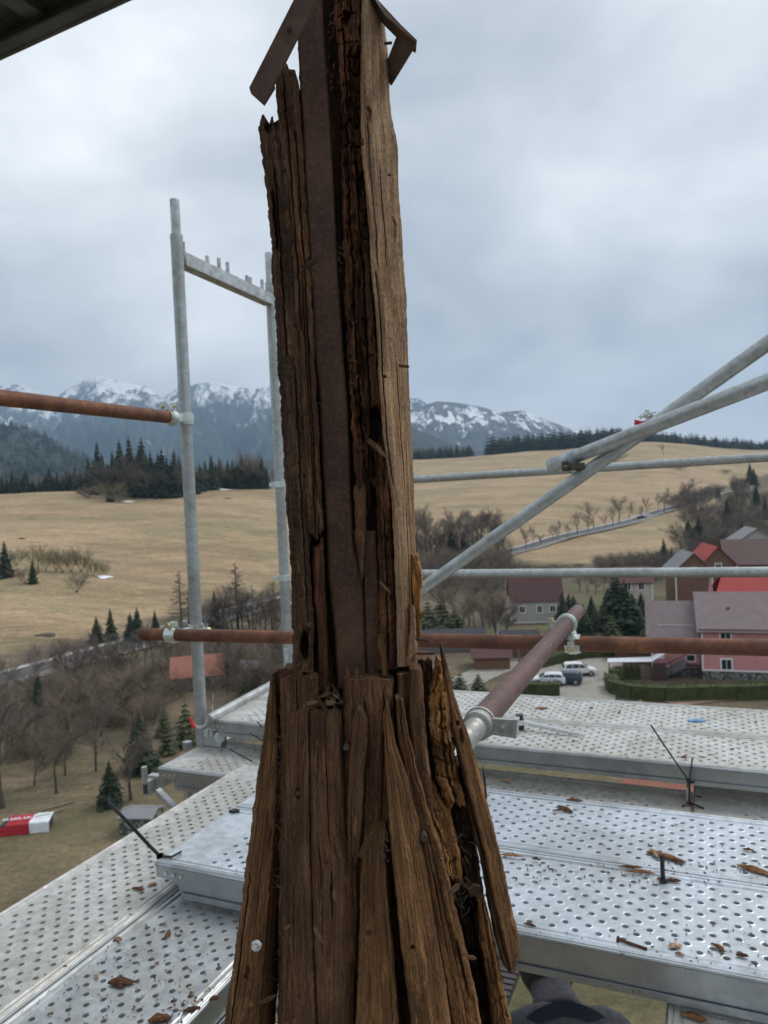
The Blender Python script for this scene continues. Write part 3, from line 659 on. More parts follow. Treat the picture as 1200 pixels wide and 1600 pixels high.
tree("pine_tree", 720, 1092, 44, "dark green shrubbery below the maroon shed", wide=1.4); tree("pine_tree", 748, 1086, 36, "low evergreen at the foot of the maroon shed", wide=1.5); tree("pine_tree", 700, 1080, 40, "evergreen by the skirt boards below the rusty tube", wide=1.4)

def forest(name, lst, label=None):
    """a far wood that reads as one mass: many small spruces in one mesh"""
    base = spruce_meshes(77, 7, 6, 1, 1.1)[1]
    co = np.zeros(len(base.vertices) * 3); base.vertices.foreach_get("co", co); co = co.reshape(-1, 3)
    li = np.zeros(len(base.loops), int); base.loops.foreach_get("vertex_index", li); tr = li.reshape(-1, 3)
    Vs = []; Ts = []
    for i, (X, Y, z, H) in enumerate(lst):
        a = rnd.random() * 6.28; w = H * rnd.uniform(.9, 1.4); c, s = math.cos(a), math.sin(a)
        P = co.copy(); P[:, 0], P[:, 1] = (co[:, 0] * c - co[:, 1] * s) * w, (co[:, 0] * s + co[:, 1] * c) * w; P[:, 2] *= H
        Vs.append(P + [X, Y, z]); Ts.append(tr + i * len(co))
    o = link(name, fast_mesh(name, np.concatenate(Vs), tris=np.concatenate(Ts), smooth=False), mat=M_SPR)
    return tag(o, label or "dark conifer wood on the far field's edge", "forest", kind="stuff")
def band(x0, x1, d0, d1, n, h0, h1):
    out = []
    for _ in range(n):
        d = rnd.uniform(d0, d1); px = rnd.uniform(x0, x1); X = d * (px - 600) / F; out.append((X, d, float(ground(X, d)) - .5, rnd.uniform(h0, h1)))
    return out
forest("conifer_wood", band(630, 742, 1010, 1150, 330, 12, 21), "dark conifer wood left end of the far field")
forest("conifer_wood", band(766, 992, 1000, 1160, 560, 17, 30), "tall dark conifer wood behind the far field's middle")
forest("conifer_wood", band(985, 1330, 1030, 1160, 620, 9, 22), "low conifer wood along the far ridge at right")
forest("conifer_wood", band(-60, 320, 470, 640, 420, 7, 13), "dark conifers in the dip beyond the left meadow")
def on_hill(hill, n, h0, h1, label):
    me = hill.data; out = []
    nv = len(me.vertices)
    for _ in range(n):
        v = me.vertices[rnd.randrange(nv)].co
        out.append((v.x + rnd.uniform(-8, 8), v.y + rnd.uniform(-8, 8), v.z - 2, rnd.uniform(h0, h1)))
    forest("hill_wood", out, label)
_hills = [o for o in bpy.data.objects if o.name.startswith("wooded_hill")]
on_hill(_hills[0], 2600, 16, 30, "dense spruce wood clothing the left hill"); on_hill(_hills[2], 1500, 12, 20, "spruce wood clothing the ridge behind the far field")

# undergrowth nobody could count
def scrub_stuff(name, areas, n, h0, h1, m, label, meshset):
    Vs = []; Ts = []; k = 0
    src = []
    for _, cme in meshset:
        co = np.zeros(len(cme.vertices) * 3); cme.vertices.foreach_get("co", co); li = np.zeros(len(cme.loops), int); cme.loops.foreach_get("vertex_index", li)
        src.append((co.reshape(-1, 3), li.reshape(-1, 3)))
    for (x0, x1, y0, y1, sh) in areas:
        for _ in range(int(n * sh)):
            p = hit(rnd.uniform(x0, x1), rnd.uniform(y0, y1)); co, tr = src[rnd.randrange(len(src))]
            H = rnd.uniform(h0, h1); w = H * rnd.uniform(.9, 1.6); a = rnd.random() * 6.28; c, s = math.cos(a), math.sin(a)
            P = co * [w, w, H]; P = np.stack([P[:, 0] * c - P[:, 1] * s, P[:, 0] * s + P[:, 1] * c, P[:, 2]], -1)
            Vs.append(P + [p[0], p[1], float(ground(p[0], p[1])) - .1]); Ts.append(tr + k); k += len(co)
    o = link(name, fast_mesh(name, np.concatenate(Vs), tris=np.concatenate(Ts), smooth=False), mat=m)
    return tag(o, label, "undergrowth", kind="stuff")
LOWBUSH = [bare_meshes(s, "bush", levels=3) for s in (71, 72, 73)]
scrub_stuff("undergrowth", [(-30, 250, 1085, 1140, .5), (-30, 110, 1150, 1200, .12), (350, 460, 1000, 1090, .5), (255, 350, 1000, 1042, .25), (100, 300, 1040, 1100, .35)], 170, 1.5, 4.5, M_TWIG_R, "tangled brown undergrowth in the copse on the left", LOWBUSH)
scrub_stuff("undergrowth", [(650, 790, 850, 935, 1.0), (1060, 1210, 775, 868, .9), (930, 1050, 880, 905, .3)], 130, 3, 7, M_TWIG, "grey scrub round the right-hand copses", LOWBUSH)
SNOW = mat("old_snow", (.8, .82, .85), .8)
def patch(name, px, y, w, d, m, label, cat, n=18):
    p = hit(px, y); V = [(p[0], p[1], 0)]; 
    for k in range(n):
        a = k * 2 * math.pi / n; r = 1 + .3 * math.sin(3 * a + px) + .2 * rnd.random(); V.append((p[0] + math.cos(a) * w * r, p[1] + math.sin(a) * d * r, 0))
    V = [(x, y_, float(ground(x, y_)) + (.5 if i == 0 else .12)) for i, (x, y_, _) in enumerate(V)]
    o = link(name, fast_mesh(name, np.array(V), tris=[(0, 1 + k, 1 + (k + 1) % n) for k in range(n)]), mat=m)
    return tag(o, label, cat)
patch("snow_patch", 345, 765, 5, 2.5, SNOW, "longer leftover snow patch on the meadow's top edge", "snow patch"); patch("snow_patch", 367, 761, 3, 2.2, SNOW, "shorter snow patch right of the longer one", "snow patch")
patch("snow_patch", 201, 784, 2.2, 1.6, SNOW, "small snow patch right of the round ochre bush", "snow patch"); patch("snow_patch", 163, 902, 1.6, 1.6, SNOW, "white snow heap at the thicket's right end", "snow patch")
patch("earth_mound", 73, 993, 1.6, 1.0, M_BARK, "small reddish earth mound on the lower left meadow", "mound"); patch("earth_mound", 357, 779, 1.6, 1.0, M_BARK, "dark molehill pair on the meadow near its top", "mound"); patch("earth_mound", 34, 842, 1.2, .8, M_BARK, "dark spot of earth on the left meadow", "mound")

# haze: one closed box of thin air
hz = MB(); hz.box((0, 0, 647), (19400, 19400, 1297))
hmat = bpy.data.materials.new("haze_air"); hmat.use_nodes = True; ht = hmat.node_tree; ht.nodes.clear()
pv = N(ht, "ShaderNodeVolumePrincipled"); pv.inputs["Color"].default_value = (.48, .72, 1.0, 1); pv.inputs["Density"].default_value = 1.15e-4; pv.inputs["Anisotropy"].default_value = 0.1
ho = N(ht, "ShaderNodeOutputMaterial"); ht.links.new(pv.outputs[0], ho.inputs["Volume"])
tag(hz.build("haze", hmat), kind="stuff")
# ------------------------------------------------------------------ buildings
def painted(name, base, rough=.7, var=.12, scale=1.5):
    a = tuple(c * (1 - var) for c in base); b_ = tuple(min(1, c * (1 + var)) for c in base)
    return mat(name, base, rough, build=lambda t, b: t.links.new(ramp(t, noise(t, wpos(t), scale, 6, .65), [(.3, a), (.7, b_)]), b.inputs["Base Color"]))
def metal_roof(name, base, along="x", pitch=2.4, rough=.75):
    def f(t, b):
        c = coords(t, "UV"); w = N(t, "ShaderNodeTexWave"); w.inputs["Scale"].default_value = pitch; w.bands_direction = 'X'; t.links.new(c, w.inputs["Vector"])
        n = noise(t, wpos(t), .9, 6, .7)
        col = mixc(t, 1.0, ramp(t, n, [(.3, tuple(q * .85 for q in base)), (.7, tuple(min(1, q * 1.12) for q in base))]), ramp(t, w.outputs["Fac"], [(0, (.66, .66, .66)), (.45, (1, 1, 1))]), 'MULTIPLY')
        t.links.new(col, b.inputs["Base Color"]); bump(t, b, w.outputs["Fac"], .5, .05)
    return mat(name, base, rough, build=f)
R_MAUVE = metal_roof("mauve_metal_roof", (.25, .195, .20)); R_RED = metal_roof("red_metal_roof", (.42, .055, .045)); R_MAROON = metal_roof("maroon_metal_roof", (.105, .042, .042)); R_DARK = metal_roof("anthracite_roof", (.04, .045, .055)); R_BROWN = metal_roof("brown_metal_roof", (.12, .075, .068))
R_TILE = metal_roof("red_brown_sheet_roof", (.33, .13, .085), pitch=1.5); R_GREY = metal_roof("grey_roof", (.25, .25, .26))
W_PINK = mat("pink_siding", (.58, .25, .25), .75, build=lambda t, b: (t.links.new(ramp(t, noise(t, wpos(t, (1, 1, 1)), .8, 5, .6), [(.3, (.52, .225, .225)), (.7, (.62, .285, .28))]), b.inputs["Base Color"])))
W_WHITE = painted("white_render", (.42, .40, .37), .8); W_CREAM = painted("cream_render", (.5, .46, .38), .8); W_TIMB = painted("brown_timber_wall", (.17, .095, .062), .8); W_BRICK = painted("brown_brick_wall", (.17, .085, .055), .85); W_GREYW = painted("grey_shed_wall", (.15, .145, .14), .9)
STONE = mat("rubble_stone", (.3, .29, .27), .9, build=lambda t, b: (lambda v: (t.links.new(wpos(t), v.inputs["Vector"]), t.links.new(ramp(t, N(t, "ShaderNodeRGBToBW").outputs[0] if False else v.outputs["Distance"], [(0, (.34, .33, .30)), (.45, (.20, .195, .18)), (.6, (.07, .07, .065))]), b.inputs["Base Color"]), bump(t, b, v.outputs["Distance"], .8, .05)))(N(t, "ShaderNodeTexVoronoi", Scale=3.2)))
TRIM = mat("white_trim", (.78, .77, .75), .6); GLASS_D = mat("window_glass", (.025, .03, .035), .12, 0.0); BROWNF = mat("brown_frame", (.06, .03, .02), .6)

def roof_slab(mb, a, b, c, d, t=.12):
    """quad a(eave l) b(eave r) c(ridge r) d(ridge l), given thickness"""
    a, b, c, d = map(Vector, (a, b, c, d)); n = (b - a).cross(d - a).normalized() * t
    mb.add([a, b, c, d, a + n, b + n, c + n, d + n], [(3, 2, 1, 0), (4, 5, 6, 7), (0, 1, 5, 4), (1, 2, 6, 5), (2, 3, 7, 6), (3, 0, 4, 7)])
def roof_uv(o, ax=0):
    me = o.data; l = me.uv_layers.new(name="UVMap")
    for p in me.polygons:
        for li in p.loop_indices:
            co = me.vertices[me.loops[li].vertex_index].co; l.data[li].uv = (co[ax], co[1 - ax])
def house(name, px, y, yaw, W, Dp, hw, hr, wall, roof, label, axis=0, wins=(), trim=TRIM, plinth=None, chimney=None, ov=.5, D=None, cat="house", hip=0, base_up=0):
    """W along local x (seen front), Dp deep (away), ridge along local x (axis=0) or y (axis=1); px,y = front left foot"""
    p = at(px, y, D) if D else hit(px, y)
    g = float(ground(p[0], p[1]))
    e = empty(name, (p[0], p[1], g + base_up), math.radians(yaw), label, cat)
    m = MB(); z0 = plinth or 0
    if plinth: b = MB(); b.box((W / 2, Dp / 2, plinth / 2 - 1), (W + .1, Dp + .1, plinth + 2)); b.build("plinth", STONE, e)
    m.box((W / 2, Dp / 2, (hw + z0 - (0 if plinth else 2)) / 2), (W, Dp, hw - z0 + (0 if plinth else 2)))
    if axis == 0:
        for x in (0, W - .02): m.prism([(0, hw), (Dp, hw), (Dp / 2, hw + hr)], (x, 0, 0), (0, 1, 0), (0, 0, 1), (1, 0, 0), .02)
    else:
        for y_ in (0, Dp - .02): m.prism([(0, hw), (W, hw), (W / 2, hw + hr)], (0, y_, 0), (1, 0, 0), (0, 0, 1), (0, 1, 0), .02)
    m.build("wall", wall, e)
    for s in (0, 1):
        r = MB()
        if axis == 0:
            k = hr / (Dp / 2)
            ye, yr = (-ov, Dp / 2) if s == 0 else (Dp + ov, Dp / 2)
            q = [(-ov, ye, hw - ov * k), (W + ov, ye, hw - ov * k), (W + ov - hip, yr, hw + hr), (-ov + hip, yr, hw + hr)]
            if s: q = [q[1], q[0], q[3], q[2]]
        else:
            k = hr / (W / 2)
            xe, xr = (-ov, W / 2) if s == 0 else (W + ov, W / 2)
            q = [(xe, Dp + ov, hw - ov * k), (xe, -ov, hw - ov * k), (xr, -ov, hw + hr), (xr, Dp + ov, hw + hr)]
            if s: q = [q[1], q[0], q[3], q[2]]
        roof_slab(r, *q); o = r.build("roof", roof, e); roof_uv(o, axis)
    if trim is not None:
        for x in (0, W):
            t = MB(); t.box((x, -.02, (hw + z0) / 2), (.22, .12, hw - z0)); t.build("corner_trim", trim, e)
        t = MB(); t.box((W / 2, -.03, z0 + .12), (W, .1, .18)); t.build("base_trim", trim, e)
    for (x, z, w, h) in wins:
        f = MB(); f.box((x, -.03, z), (w + .36, .12, h + .36)); fo = f.build("window", trim or TRIM, e)
        g2 = MB(); g2.box((x, -.075, z), (w, .05, h)); g2.build("pane", GLASS_D, fo)
        g3 = MB(); g3.box((x, -.11, z), (.07, .04, h)); g3.build("mullion", trim or TRIM, fo)
    if chimney:
        for (cx, cy, ch) in chimney:
            c = MB(); c.box((cx, cy, hw + hr * .6), (.6, .6, ch)); c.box((cx, cy, hw + hr * .6 + ch / 2), (.8, .8, .12)); c.build("chimney", W_BRICK, e)
    return e
# pink house, two joined volumes
H = house("pink_house", 1099, 1061, -19, 8.2, 9.5, 6.5, 3.9, W_PINK, R_MAUVE, "two-winged pink house with mauve ribbed metal roof and stone base behind the hedge", wins=[(2.75, 5.35, 1.1, 1.2), (2.75, 1.95, 1.1, 1.2)], plinth=1.05, ov=.6)
w2 = MB(); w2.box((-3.0, 4.6, 3.2), (6.0, 6.2, 4.3)); w2.build("side_wall", W_PINK, H)
w2 = MB(); w2.box((-3.0, 4.6, 0), (6.1, 6.3, 2.1)); w2.build("side_plinth", STONE, H)
r2 = MB(); roof_slab(r2, (-6.7, .7, 5.0), (.2, .7, 5.0), (.2, 4.7, 9.2), (-6.7, 4.7, 9.2)); roof_uv(r2.build("side_roof", R_MAUVE, H))
r2 = MB(); roof_slab(r2, (.2, 8.6, 5.0), (-6.7, 8.6, 5.0), (-6.7, 4.7, 9.2), (.2, 4.7, 9.2)); roof_uv(r2.build("side_roof", R_MAUVE, H))
for x in (-6.0,): t = MB(); t.box((x, 1.45, 3.2), (.22, .12, 4.3)); t.build("corner_trim", TRIM, H)
t = MB(); t.box((-3.0, 1.45, 1.12), (6, .1, .16)); t.build("base_trim", TRIM, H)
for (x, z, w, h) in [(-1.3, 2.35, .9, .75)]:
    f = MB(); f.box((x, 1.43, z), (w + .36, .14, h + .36)); fo = f.build("window", TRIM, H); g2 = MB(); g2.box((x, 1.36, z), (w, .06, h)); g2.build("pane", GLASS_D, fo)
t = MB(); t.box((-4.9, 1.42, 2.3), (.8, .06, .35)); t.build("wall_plaque", TRIM, H)
t = MB(); t.tube([(-.25, -.15, 0), (-.25, -.15, 6.2)], .07, 8); t.build("downpipe", BROWNF, H)
t = MB(); t.box((4, -.62, 6.42), (8.9, .14, .14)); t.build("gutter", BROWNF, H)
t = MB(); t.box((3.4, 2.5, 8.6), (.35, .35, .4)); t.build("roof_vent", BROWNF, H)
t = MB(); t.box((-3.0, 1.9, 6.5), (4.4, .05, .05), R=Matrix.Rotation(0, 3, 'X')); t.build("snow_bar", TRIM, H)
st = MB()
for k in range(9): st.box((-5.6 + k * .42, .6, .12 + k * .24 - .3), (.46, 1.1, .9))
st.build("stair", W_GREYW, H)
rl = MB(); rl.tube([(-5.7, .05, 1.0), (-1.9, .05, 3.1)], .06, 6); rl.tube([(-5.7, .05, 0), (-5.7, .05, 1.0)], .05, 6); rl.tube([(-3.8, .05, 0), (-3.8, .05, 2.05)], .05, 6); rl.tube([(-1.9, .05, 1.5), (-1.9, .05, 3.1)], .05, 6); rl.build("stair_rail", BROWNF, H)
pc = MB(); pc.box((-1.2, .7, 1.5), (1.9, 1.2, .12)); pc.box((-.5, .2, .6), (.14, .14, 1.7)); pc.build("porch", BROWNF, H)
# pale translucent canopy between drive and pink house
cp = empty("carport_canopy", hit(950, 1062), math.radians(-19), "long pale lean-to canopy reaching from the drive to the pink house", "canopy")
_c0 = Vector(hit(950, 1062)); q = [(0, 0, 2.2), (5.4, .3, 2.4), (8.4, .6, 4.2), (8.4, 2.2, 4.3), (5.4, 2.1, 2.6), (0, 1.3, 2.4)]
m = MB(); m.add(q + [(a, b_, c + .08) for a, b_, c in q], [(5, 4, 1, 0), (4, 3, 2, 1), (6, 7, 10, 11), (7, 8, 9, 10), (0, 1, 7, 6), (1, 2, 8, 7), (2, 3, 9, 8), (3, 4, 10, 9), (4, 5, 11, 10), (5, 0, 6, 11)])
m.build("canopy_sheet", painted("pale_sheet", (.6, .62, .66), .5), cp)
for x in (.2, 3, 5.3): m = MB(); m.box((x, .4, 1.0), (.12, .12, 2.6)); m.build("canopy_post", BROWNF, cp)
m = MB(); m.box((6.3, 1.2, .9), (1.6, 1.6, 2.0)); m.build("lean_to_shed", BROWNF, cp)
house("red_roofed_house", 1118, 985, -19, 17, 12, 5.4, 4.6, W_PINK, R_RED, "large red metal roof rising directly behind the pink house", D=118, wins=(), chimney=[(4, 5, 1.2), (9, 5.5, 1.0)], hip=2.5)
house("chalet", 1138, 960, -19, 22, 12, 7.6, 4.4, W_TIMB, R_BROWN, "broad brown-roofed guesthouse with bright red ridge at the right edge", D=152, wins=(), hip=0, chimney=[(5, 5, 1.0)])
house("red_gable_house", 1096, 955, -10, 7, 12, 7.8, 3.7, W_TIMB, R_RED, "red-roofed timber gable joined left of the brown guesthouse roof", D=150, axis=1, wins=[(3.5, 7.6, 1.0, 1.0)])
house("grey_gable_house", 1058, 960, -8, 7.0, 9, 7.4, 3.2, W_TIMB, R_GREY, "brown timber chalet with grey roof gable facing the church", D=150, axis=1, wins=[(3.5, 7.2, .9, .9)])
house("white_gable_house", 1152, 925, -12, 9.5, 10, 9.3, 3.2, W_WHITE, R_GREY, "house with white-edged gable above the red roofs", D=175, axis=1, wins=[(4.7, 9.2, .9, .9)])
house("white_house", 800, 975, -6, 9.5, 8, 4.4, 5.4, W_WHITE, R_MAROON, "old white house with steep maroon roof between the bare trees and conifers", D=140, wins=[(2.0, 2.6, .9, 1.1), (5.2, 2.6, .8, 1.2), (7.6, 2.6, .9, 1.1)], chimney=[(6.3, 3.0, 1.8)], ov=.3)
house("cottage", 968, 960, -10, 6.5, 7, 5.6, 2.6, W_CREAM, R_MAROON, "small cream cottage glimpsed between spruces above the red-brown rail", D=150, wins=[(1.8, 4.6, 1.0, 1.2), (4.4, 4.6, 1.0, 1.2)])
house("dark_shed", 789, 1006, -4, 5.0, 5, 1.9, 1.6, W_TIMB, R_DARK, "brown shed with anthracite metal roof before the white house", D=112, wins=(), trim=None, ov=.5, cat="shed")
house("long_dark_shed", 652, 1010, -2, 10.5, 4, 2.0, 1.2, W_GREYW, R_DARK, "long low dark-roofed shed right of the rotten post", D=118, wins=[(2.5, 1.5, .6, .6), (6.5, 1.5, .6, .6), (9, 1.5, .6, .6)], trim=None, cat="shed")
house("maroon_shed", 741, 1047, -6, 5.0, 4.6, 1.9, 1.6, W_BRICK, R_MAROON, "brick-brown shed with maroon roof under the rusty rail", wins=(), trim=None, ov=.4, cat="shed")
house("maroon_lean_to", 962, 1012, -14, 7, 3, 1.9, .8, W_BRICK, R_MAROON, "low maroon roof at the pink house's left side", D=106, wins=(), trim=None, cat="shed")
house("barn", 272, 1098, 12, 6.2, 5.0, 2.1, 2.0, W_GREYW, R_TILE, "small grey barn with red-brown sheet roof behind the steel standard", D=100, wins=(), trim=None, ov=.45, cat="barn")
house("hay_shed", 372, 1082, -25, 3.4, 3.2, 1.4, 1.2, W_TIMB, R_GREY, "tiny tumbledown shed behind the guard rail", D=104, wins=(), trim=None, cat="shed")
house("stone_shed", 186, 1284, -8, 2.6, 2.2, 1.3, .35, STONE, R_GREY, "small grey stone shed with flat roof under the long cable tie", D=57, wins=(), trim=None, ov=.12, cat="shed")
house("red_tiled_annex", 985, 1275, -19, 8, 5, 3.0, 1.6, W_CREAM, R_TILE, "red tiled roof seen in the gap between two planks", D=52, wins=(), trim=None, cat="annex")
house("bus_shelter", 752, 880, 10, 4.0, 2.5, 1.7, .4, W_TIMB, R_GREY, "tiny roadside hut below the diagonal brace", wins=(), trim=None, ov=.2, cat="hut")
house("white_hut", 58, 756, 4, 14, 8, 3.5, 2.2, W_WHITE, R_GREY, "long white building among spruces beyond the left meadow", D=520, wins=(), trim=None, cat="building", base_up=5)

# hedges: leafy boxes with an uneven clipped surface
M_HEDGE = leafmat("hedge_leaves", (.028, .040, .012), (.085, .10, .028))
def hedge(pix, w, h, label, n=30):
    P = path_pts(pix, n); r = random.Random(len(pix) * 7 + int(h * 10)); V = []; T = []
    tot = int(900 * len(P) / 20)
    core = MB()
    for i in range(len(P) - 1):
        a, b_ = P[i], P[i + 1]; g = float(ground(*a)); c = (a + b_) / 2; L = np.hypot(*(b_ - a)); ang = math.atan2(b_[1] - a[1], b_[0] - a[0])
        core.box((c[0], c[1], g + h / 2 - .15), (L * 1.15, w * .86, h - .1 + .04 * (i % 3)), ang)
        t = (b_ - a) / L; nn = np.array([-t[1], t[0]])
        for _ in range(int(95 * L * (w + 2 * h) / 4)):
            s = r.random(); u = r.uniform(-1, 1); v = r.random()
            if r.random() < w / (w + 2 * h): off, z = u * w / 2, h + r.gauss(0, .05)
            else: off, z = (1 if u > 0 else -1) * (w / 2 + r.gauss(0, .05)), v * h
            q = a + (b_ - a) * s + nn * off; k = len(V)
            for _2 in range(3): V.append((q[0] + r.uniform(-.13, .13), q[1] + r.uniform(-.13, .13), g + z + r.uniform(-.13, .13)))
            T.append((k, k + 1, k + 2))
    e = empty("hedge", (P[0][0], P[0][1], float(ground(*P[0]))), 0, label, "hedge"); off = (e.location.x, e.location.y, e.location.z)
    core.build("branches", M_HEDGE, e, off=off)
    link("leaves", fast_mesh("leaves", np.array(V) - np.array(off), tris=T, smooth=False), e, M_HEDGE)
hedge([(955, 1072), (960, 1084), (985, 1090), (1040, 1094), (1110, 1092), (1200, 1090), (1260, 1088)], 1.6, 1.75, "long curving clipped hedge before the pink house")
hedge([(958, 1066), (975, 1060), (1000, 1060)], 1.4, 1.7, "short hedge on the drive side of the pink house", 12)
hedge([(815, 1086), (845, 1087), (873, 1086)], 1.6, 1.7, "clipped hedge block in front of the two parked cars", 12)
hedge([(842, 1044), (880, 1034), (920, 1028), (960, 1026)], 1.3, 1.6, "hedge running behind the white off-roader", 20)

# vehicles
CARW = mat("white_car_paint", (.72, .73, .73), .25); CARG = mat("dark_blue_car_paint", (.03, .045, .075), .25); CARS = mat("silver_white_car_paint", (.66, .68, .72), .25)
TYRE = mat("tyre_rubber", (.02, .02, .02), .85); RIM = mat("alloy_rim", (.45, .46, .47), .35, .8); LAMP = mat("headlamp_glass", (.75, .75, .75), .1); TAIL = mat("tail_lamp_red", (.4, .02, .02), .2); CLAD = mat("dark_cladding", (.03, .03, .032), .6)
def car(px, y, yaw, paint, label, tall=1.68, L=4.6):
    p = hit(px, y); e = empty("car", (p[0], p[1], float(ground(p[0], p[1])) + .15), math.radians(yaw), label, "car")
    s = L / 4.6; h = tall
    low = [(-2.25, .35), (-2.28, .75), (-2.2, .98), (-1.3, 1.02), (1.0, 1.0), (1.9, .88), (2.22, .72), (2.26, .4), (2.1, .28), (-2.1, .28)]
    m = MB(); 
    for k, (w, ins) in enumerate(((.88, 0),)):
        m.prism([(x * s, z) for x, z in low], (0, -.9, 0), (1, 0, 0), (0, 0, 1), (0, 1, 0), 1.8)
    b = m.build("body", paint, e); bv = b.modifiers.new("bevel", 'BEVEL'); bv.width = .09; bv.segments = 3
    top = [(-2.12, .98), (-1.85, h - .1), (-1.5, h), (.05, h - .02), (.45, h - .12), (1.18, .99)]
    n = len(top); V = [(x * s, -.84 + .17 * (z - .98) / (h - .98), z) for x, z in top] + [(x * s, .84 - .17 * (z - .98) / (h - .98), z) for x, z in top]
    m = MB(); m.add(V, [tuple(range(n))[::-1], tuple(range(n, 2 * n))] + [(k, (k + 1) % n, n + (k + 1) % n, n + k) for k in range(n)]); c = m.build("cabin", paint, e); bv = c.modifiers.new("bevel", 'BEVEL'); bv.width = .05; bv.segments = 2
    def quadx(pts, sy, name, mt):
        q = MB(); y0 = lambda z: (.84 - .17 * (z - .98) / (h - .98) + .012) * sy
        q.add([(x * s, y0(z), z) for x, z in pts] + [(x * s, y0(z) - .02 * sy, z) for x, z in pts], [(0, 1, 2, 3), (7, 6, 5, 4), (0, 1, 5, 4), (1, 2, 6, 5), (2, 3, 7, 6), (3, 0, 4, 7)]); q.build(name, mt, e)
    for sy in (-1, 1):
        quadx([(-1.82, 1.06), (-1.66, h - .16), (-.98, h - .1), (-.98, 1.06)], sy, "side_window", GLASS_D)
        quadx([(-.9, 1.06), (-.9, h - .1), (-.12, h - .1), (-.12, 1.06)], sy, "side_window", GLASS_D)
        quadx([(-.04, 1.06), (-.04, h - .1), (.38, h - .18), (.95, 1.06)], sy, "side_window", GLASS_D)
        for x in (-1.4, 1.4):
            w = MB(); w.tube([(x * s, sy * .93, .34), (x * s, sy * .70, .34)], .34, 20); wo_ = w.build("wheel", TYRE, e, smooth=40)
            r_ = MB(); r_.tube([(x * s, sy * .945, .34), (x * s, sy * .9, .34)], .21, 14); r_.build("rim", RIM, wo_, smooth=40)
        k = MB(); k.box((1.0 * s, sy * .98, 1.03), (.14, .16, .12)); k.build("mirror", paint, e)
        k = MB(); k.box((2.2 * s, sy * .68, .74), (.12, .34, .14)); k.build("headlight", LAMP, e)
        k = MB(); k.box((-2.25 * s, sy * .74, .86), (.08, .22, .2)); k.build("tail_light", TAIL, e)
        k = MB(); k.box((0, sy * .905, .36), (3.7 * s, .03, .16)); k.build("sill", CLAD, e)
    k = MB(); k.add([(1.2 * s, -.74, 1.02), (1.2 * s, .74, 1.02), (.47 * s, .66, h - .12), (.47 * s, -.66, h - .12), (1.17 * s, -.74, 1.0), (1.17 * s, .74, 1.0), (.44 * s, .66, h - .14), (.44 * s, -.66, h - .14)], [(0, 1, 2, 3), (7, 6, 5, 4), (0, 1, 5, 4), (1, 2, 6, 5), (2, 3, 7, 6), (3, 0, 4, 7)]); k.build("windscreen", GLASS_D, e)
    k = MB(); k.box((-2.05 * s, 0, 1.25), (.06, 1.2, .36), R=Matrix.Rotation(math.radians(22), 3, 'Y')); k.build("rear_window", GLASS_D, e)
    return e
car(905, 1056, -4, CARW, "white off-road car parked side-on by the hedge")
car(857, 1071, 168, CARS, "silver-white car half hidden by the clipped hedge, left of the blue one", tall=1.5, L=4.3)
car(884, 1069, 160, CARG, "dark blue car parked between the white cars", tall=1.5, L=4.3)
car(905, 1026, -6, CARG, "dark car standing beyond the hedge under the coupler", tall=1.5, L=4.3)
car(1013, 808, 14, CARW, "white car driving on the far road", tall=1.5, L=4.4)
car(1003, 811, 14, CARG, "dark car behind the white one on the far road", tall=1.45, L=4.3)

# red and white tarpaulin on a pile, lying on the grass
def tarp():
    p = hit(45, 1297); g = float(ground(p[0], p[1])); e = empty("covered_pile", (p[0], p[1], g), math.radians(8), "pile under a red and white printed tarpaulin on the grass", "tarpaulin")
    TR = mat("red_tarpaulin", (.42, .016, .03), .45); TW = mat("white_tarpaulin", (.72, .74, .78), .45)
    def sheet(name, x0, x1, m, seed, par):
        nx, ny = 26, 30; prof = [(-.78, .02), (-.75, .85), (.75, 1.0), (.8, .05)]
        s = np.linspace(0, 1, ny); acc = [0, .25, .78, 1.0]
        X, S = np.meshgrid(np.linspace(x0, x1, nx), s, indexing='ij')
        Y = np.interp(S, acc, [q[0] for q in prof]); Z = np.interp(S, acc, [q[1] for q in prof])
        w = (fbm(X * 3, S * 5, seed, 4) - .5) * .16; Z2 = Z + w * (Z > .1); Y2 = Y + w * np.sign(Y) * .7 - .1 * (Z < .3) * np.sign(-Y) * 0
        Z2 *= np.where(X < -1.35, np.interp(X, [-2.2, -1.35], [.45, 1]), 1)
        idx = np.arange(X.size).reshape(X.shape); q = np.stack([idx[:-1, :-1], idx[:-1, 1:], idx[1:, 1:], idx[1:, :-1]], -1).reshape(-1, 4)
        return link(name, fast_mesh(name, np.stack([X, Y2, Z2], -1).reshape(-1, 3), q), par, m)
    sheet("red_sheet", -2.1, .3, TR, 3, e); w = sheet("white_sheet", .28, 1.75, TW, 5, e)
    k = MB(); k.box((-.1, 0, .42), (3.5, 1.4, .8)); k.build("stacked_boards", mat("dark_boards", (.05, .045, .04), .9), e)
    k = MB(); k.tube([(.55, -.2, 1.06), (1.2, .0, 1.10), (1.6, .15, 1.06)], .03, 6); k.build("seam", CLAD, e)
    # the worn white print across the red half: unreadable strokes
    k = MB(); r = random.Random(4); x = -1.75
    while x < .2:
        w = r.uniform(.14, .22); k.box((x, -.2, 1.085), (.07, .42, .012), .2); k.box((x + w * .6, -.2 + r.choice((-.15, 0, .15)), 1.09), (w * .9, .09, .012), r.uniform(-.3, .3))
        if r.random() < .6: k.box((x + w, -.2, 1.087), (.06, .4, .012), .1)
        x += w + .13
    k.build("print", TW, e)
tarp()
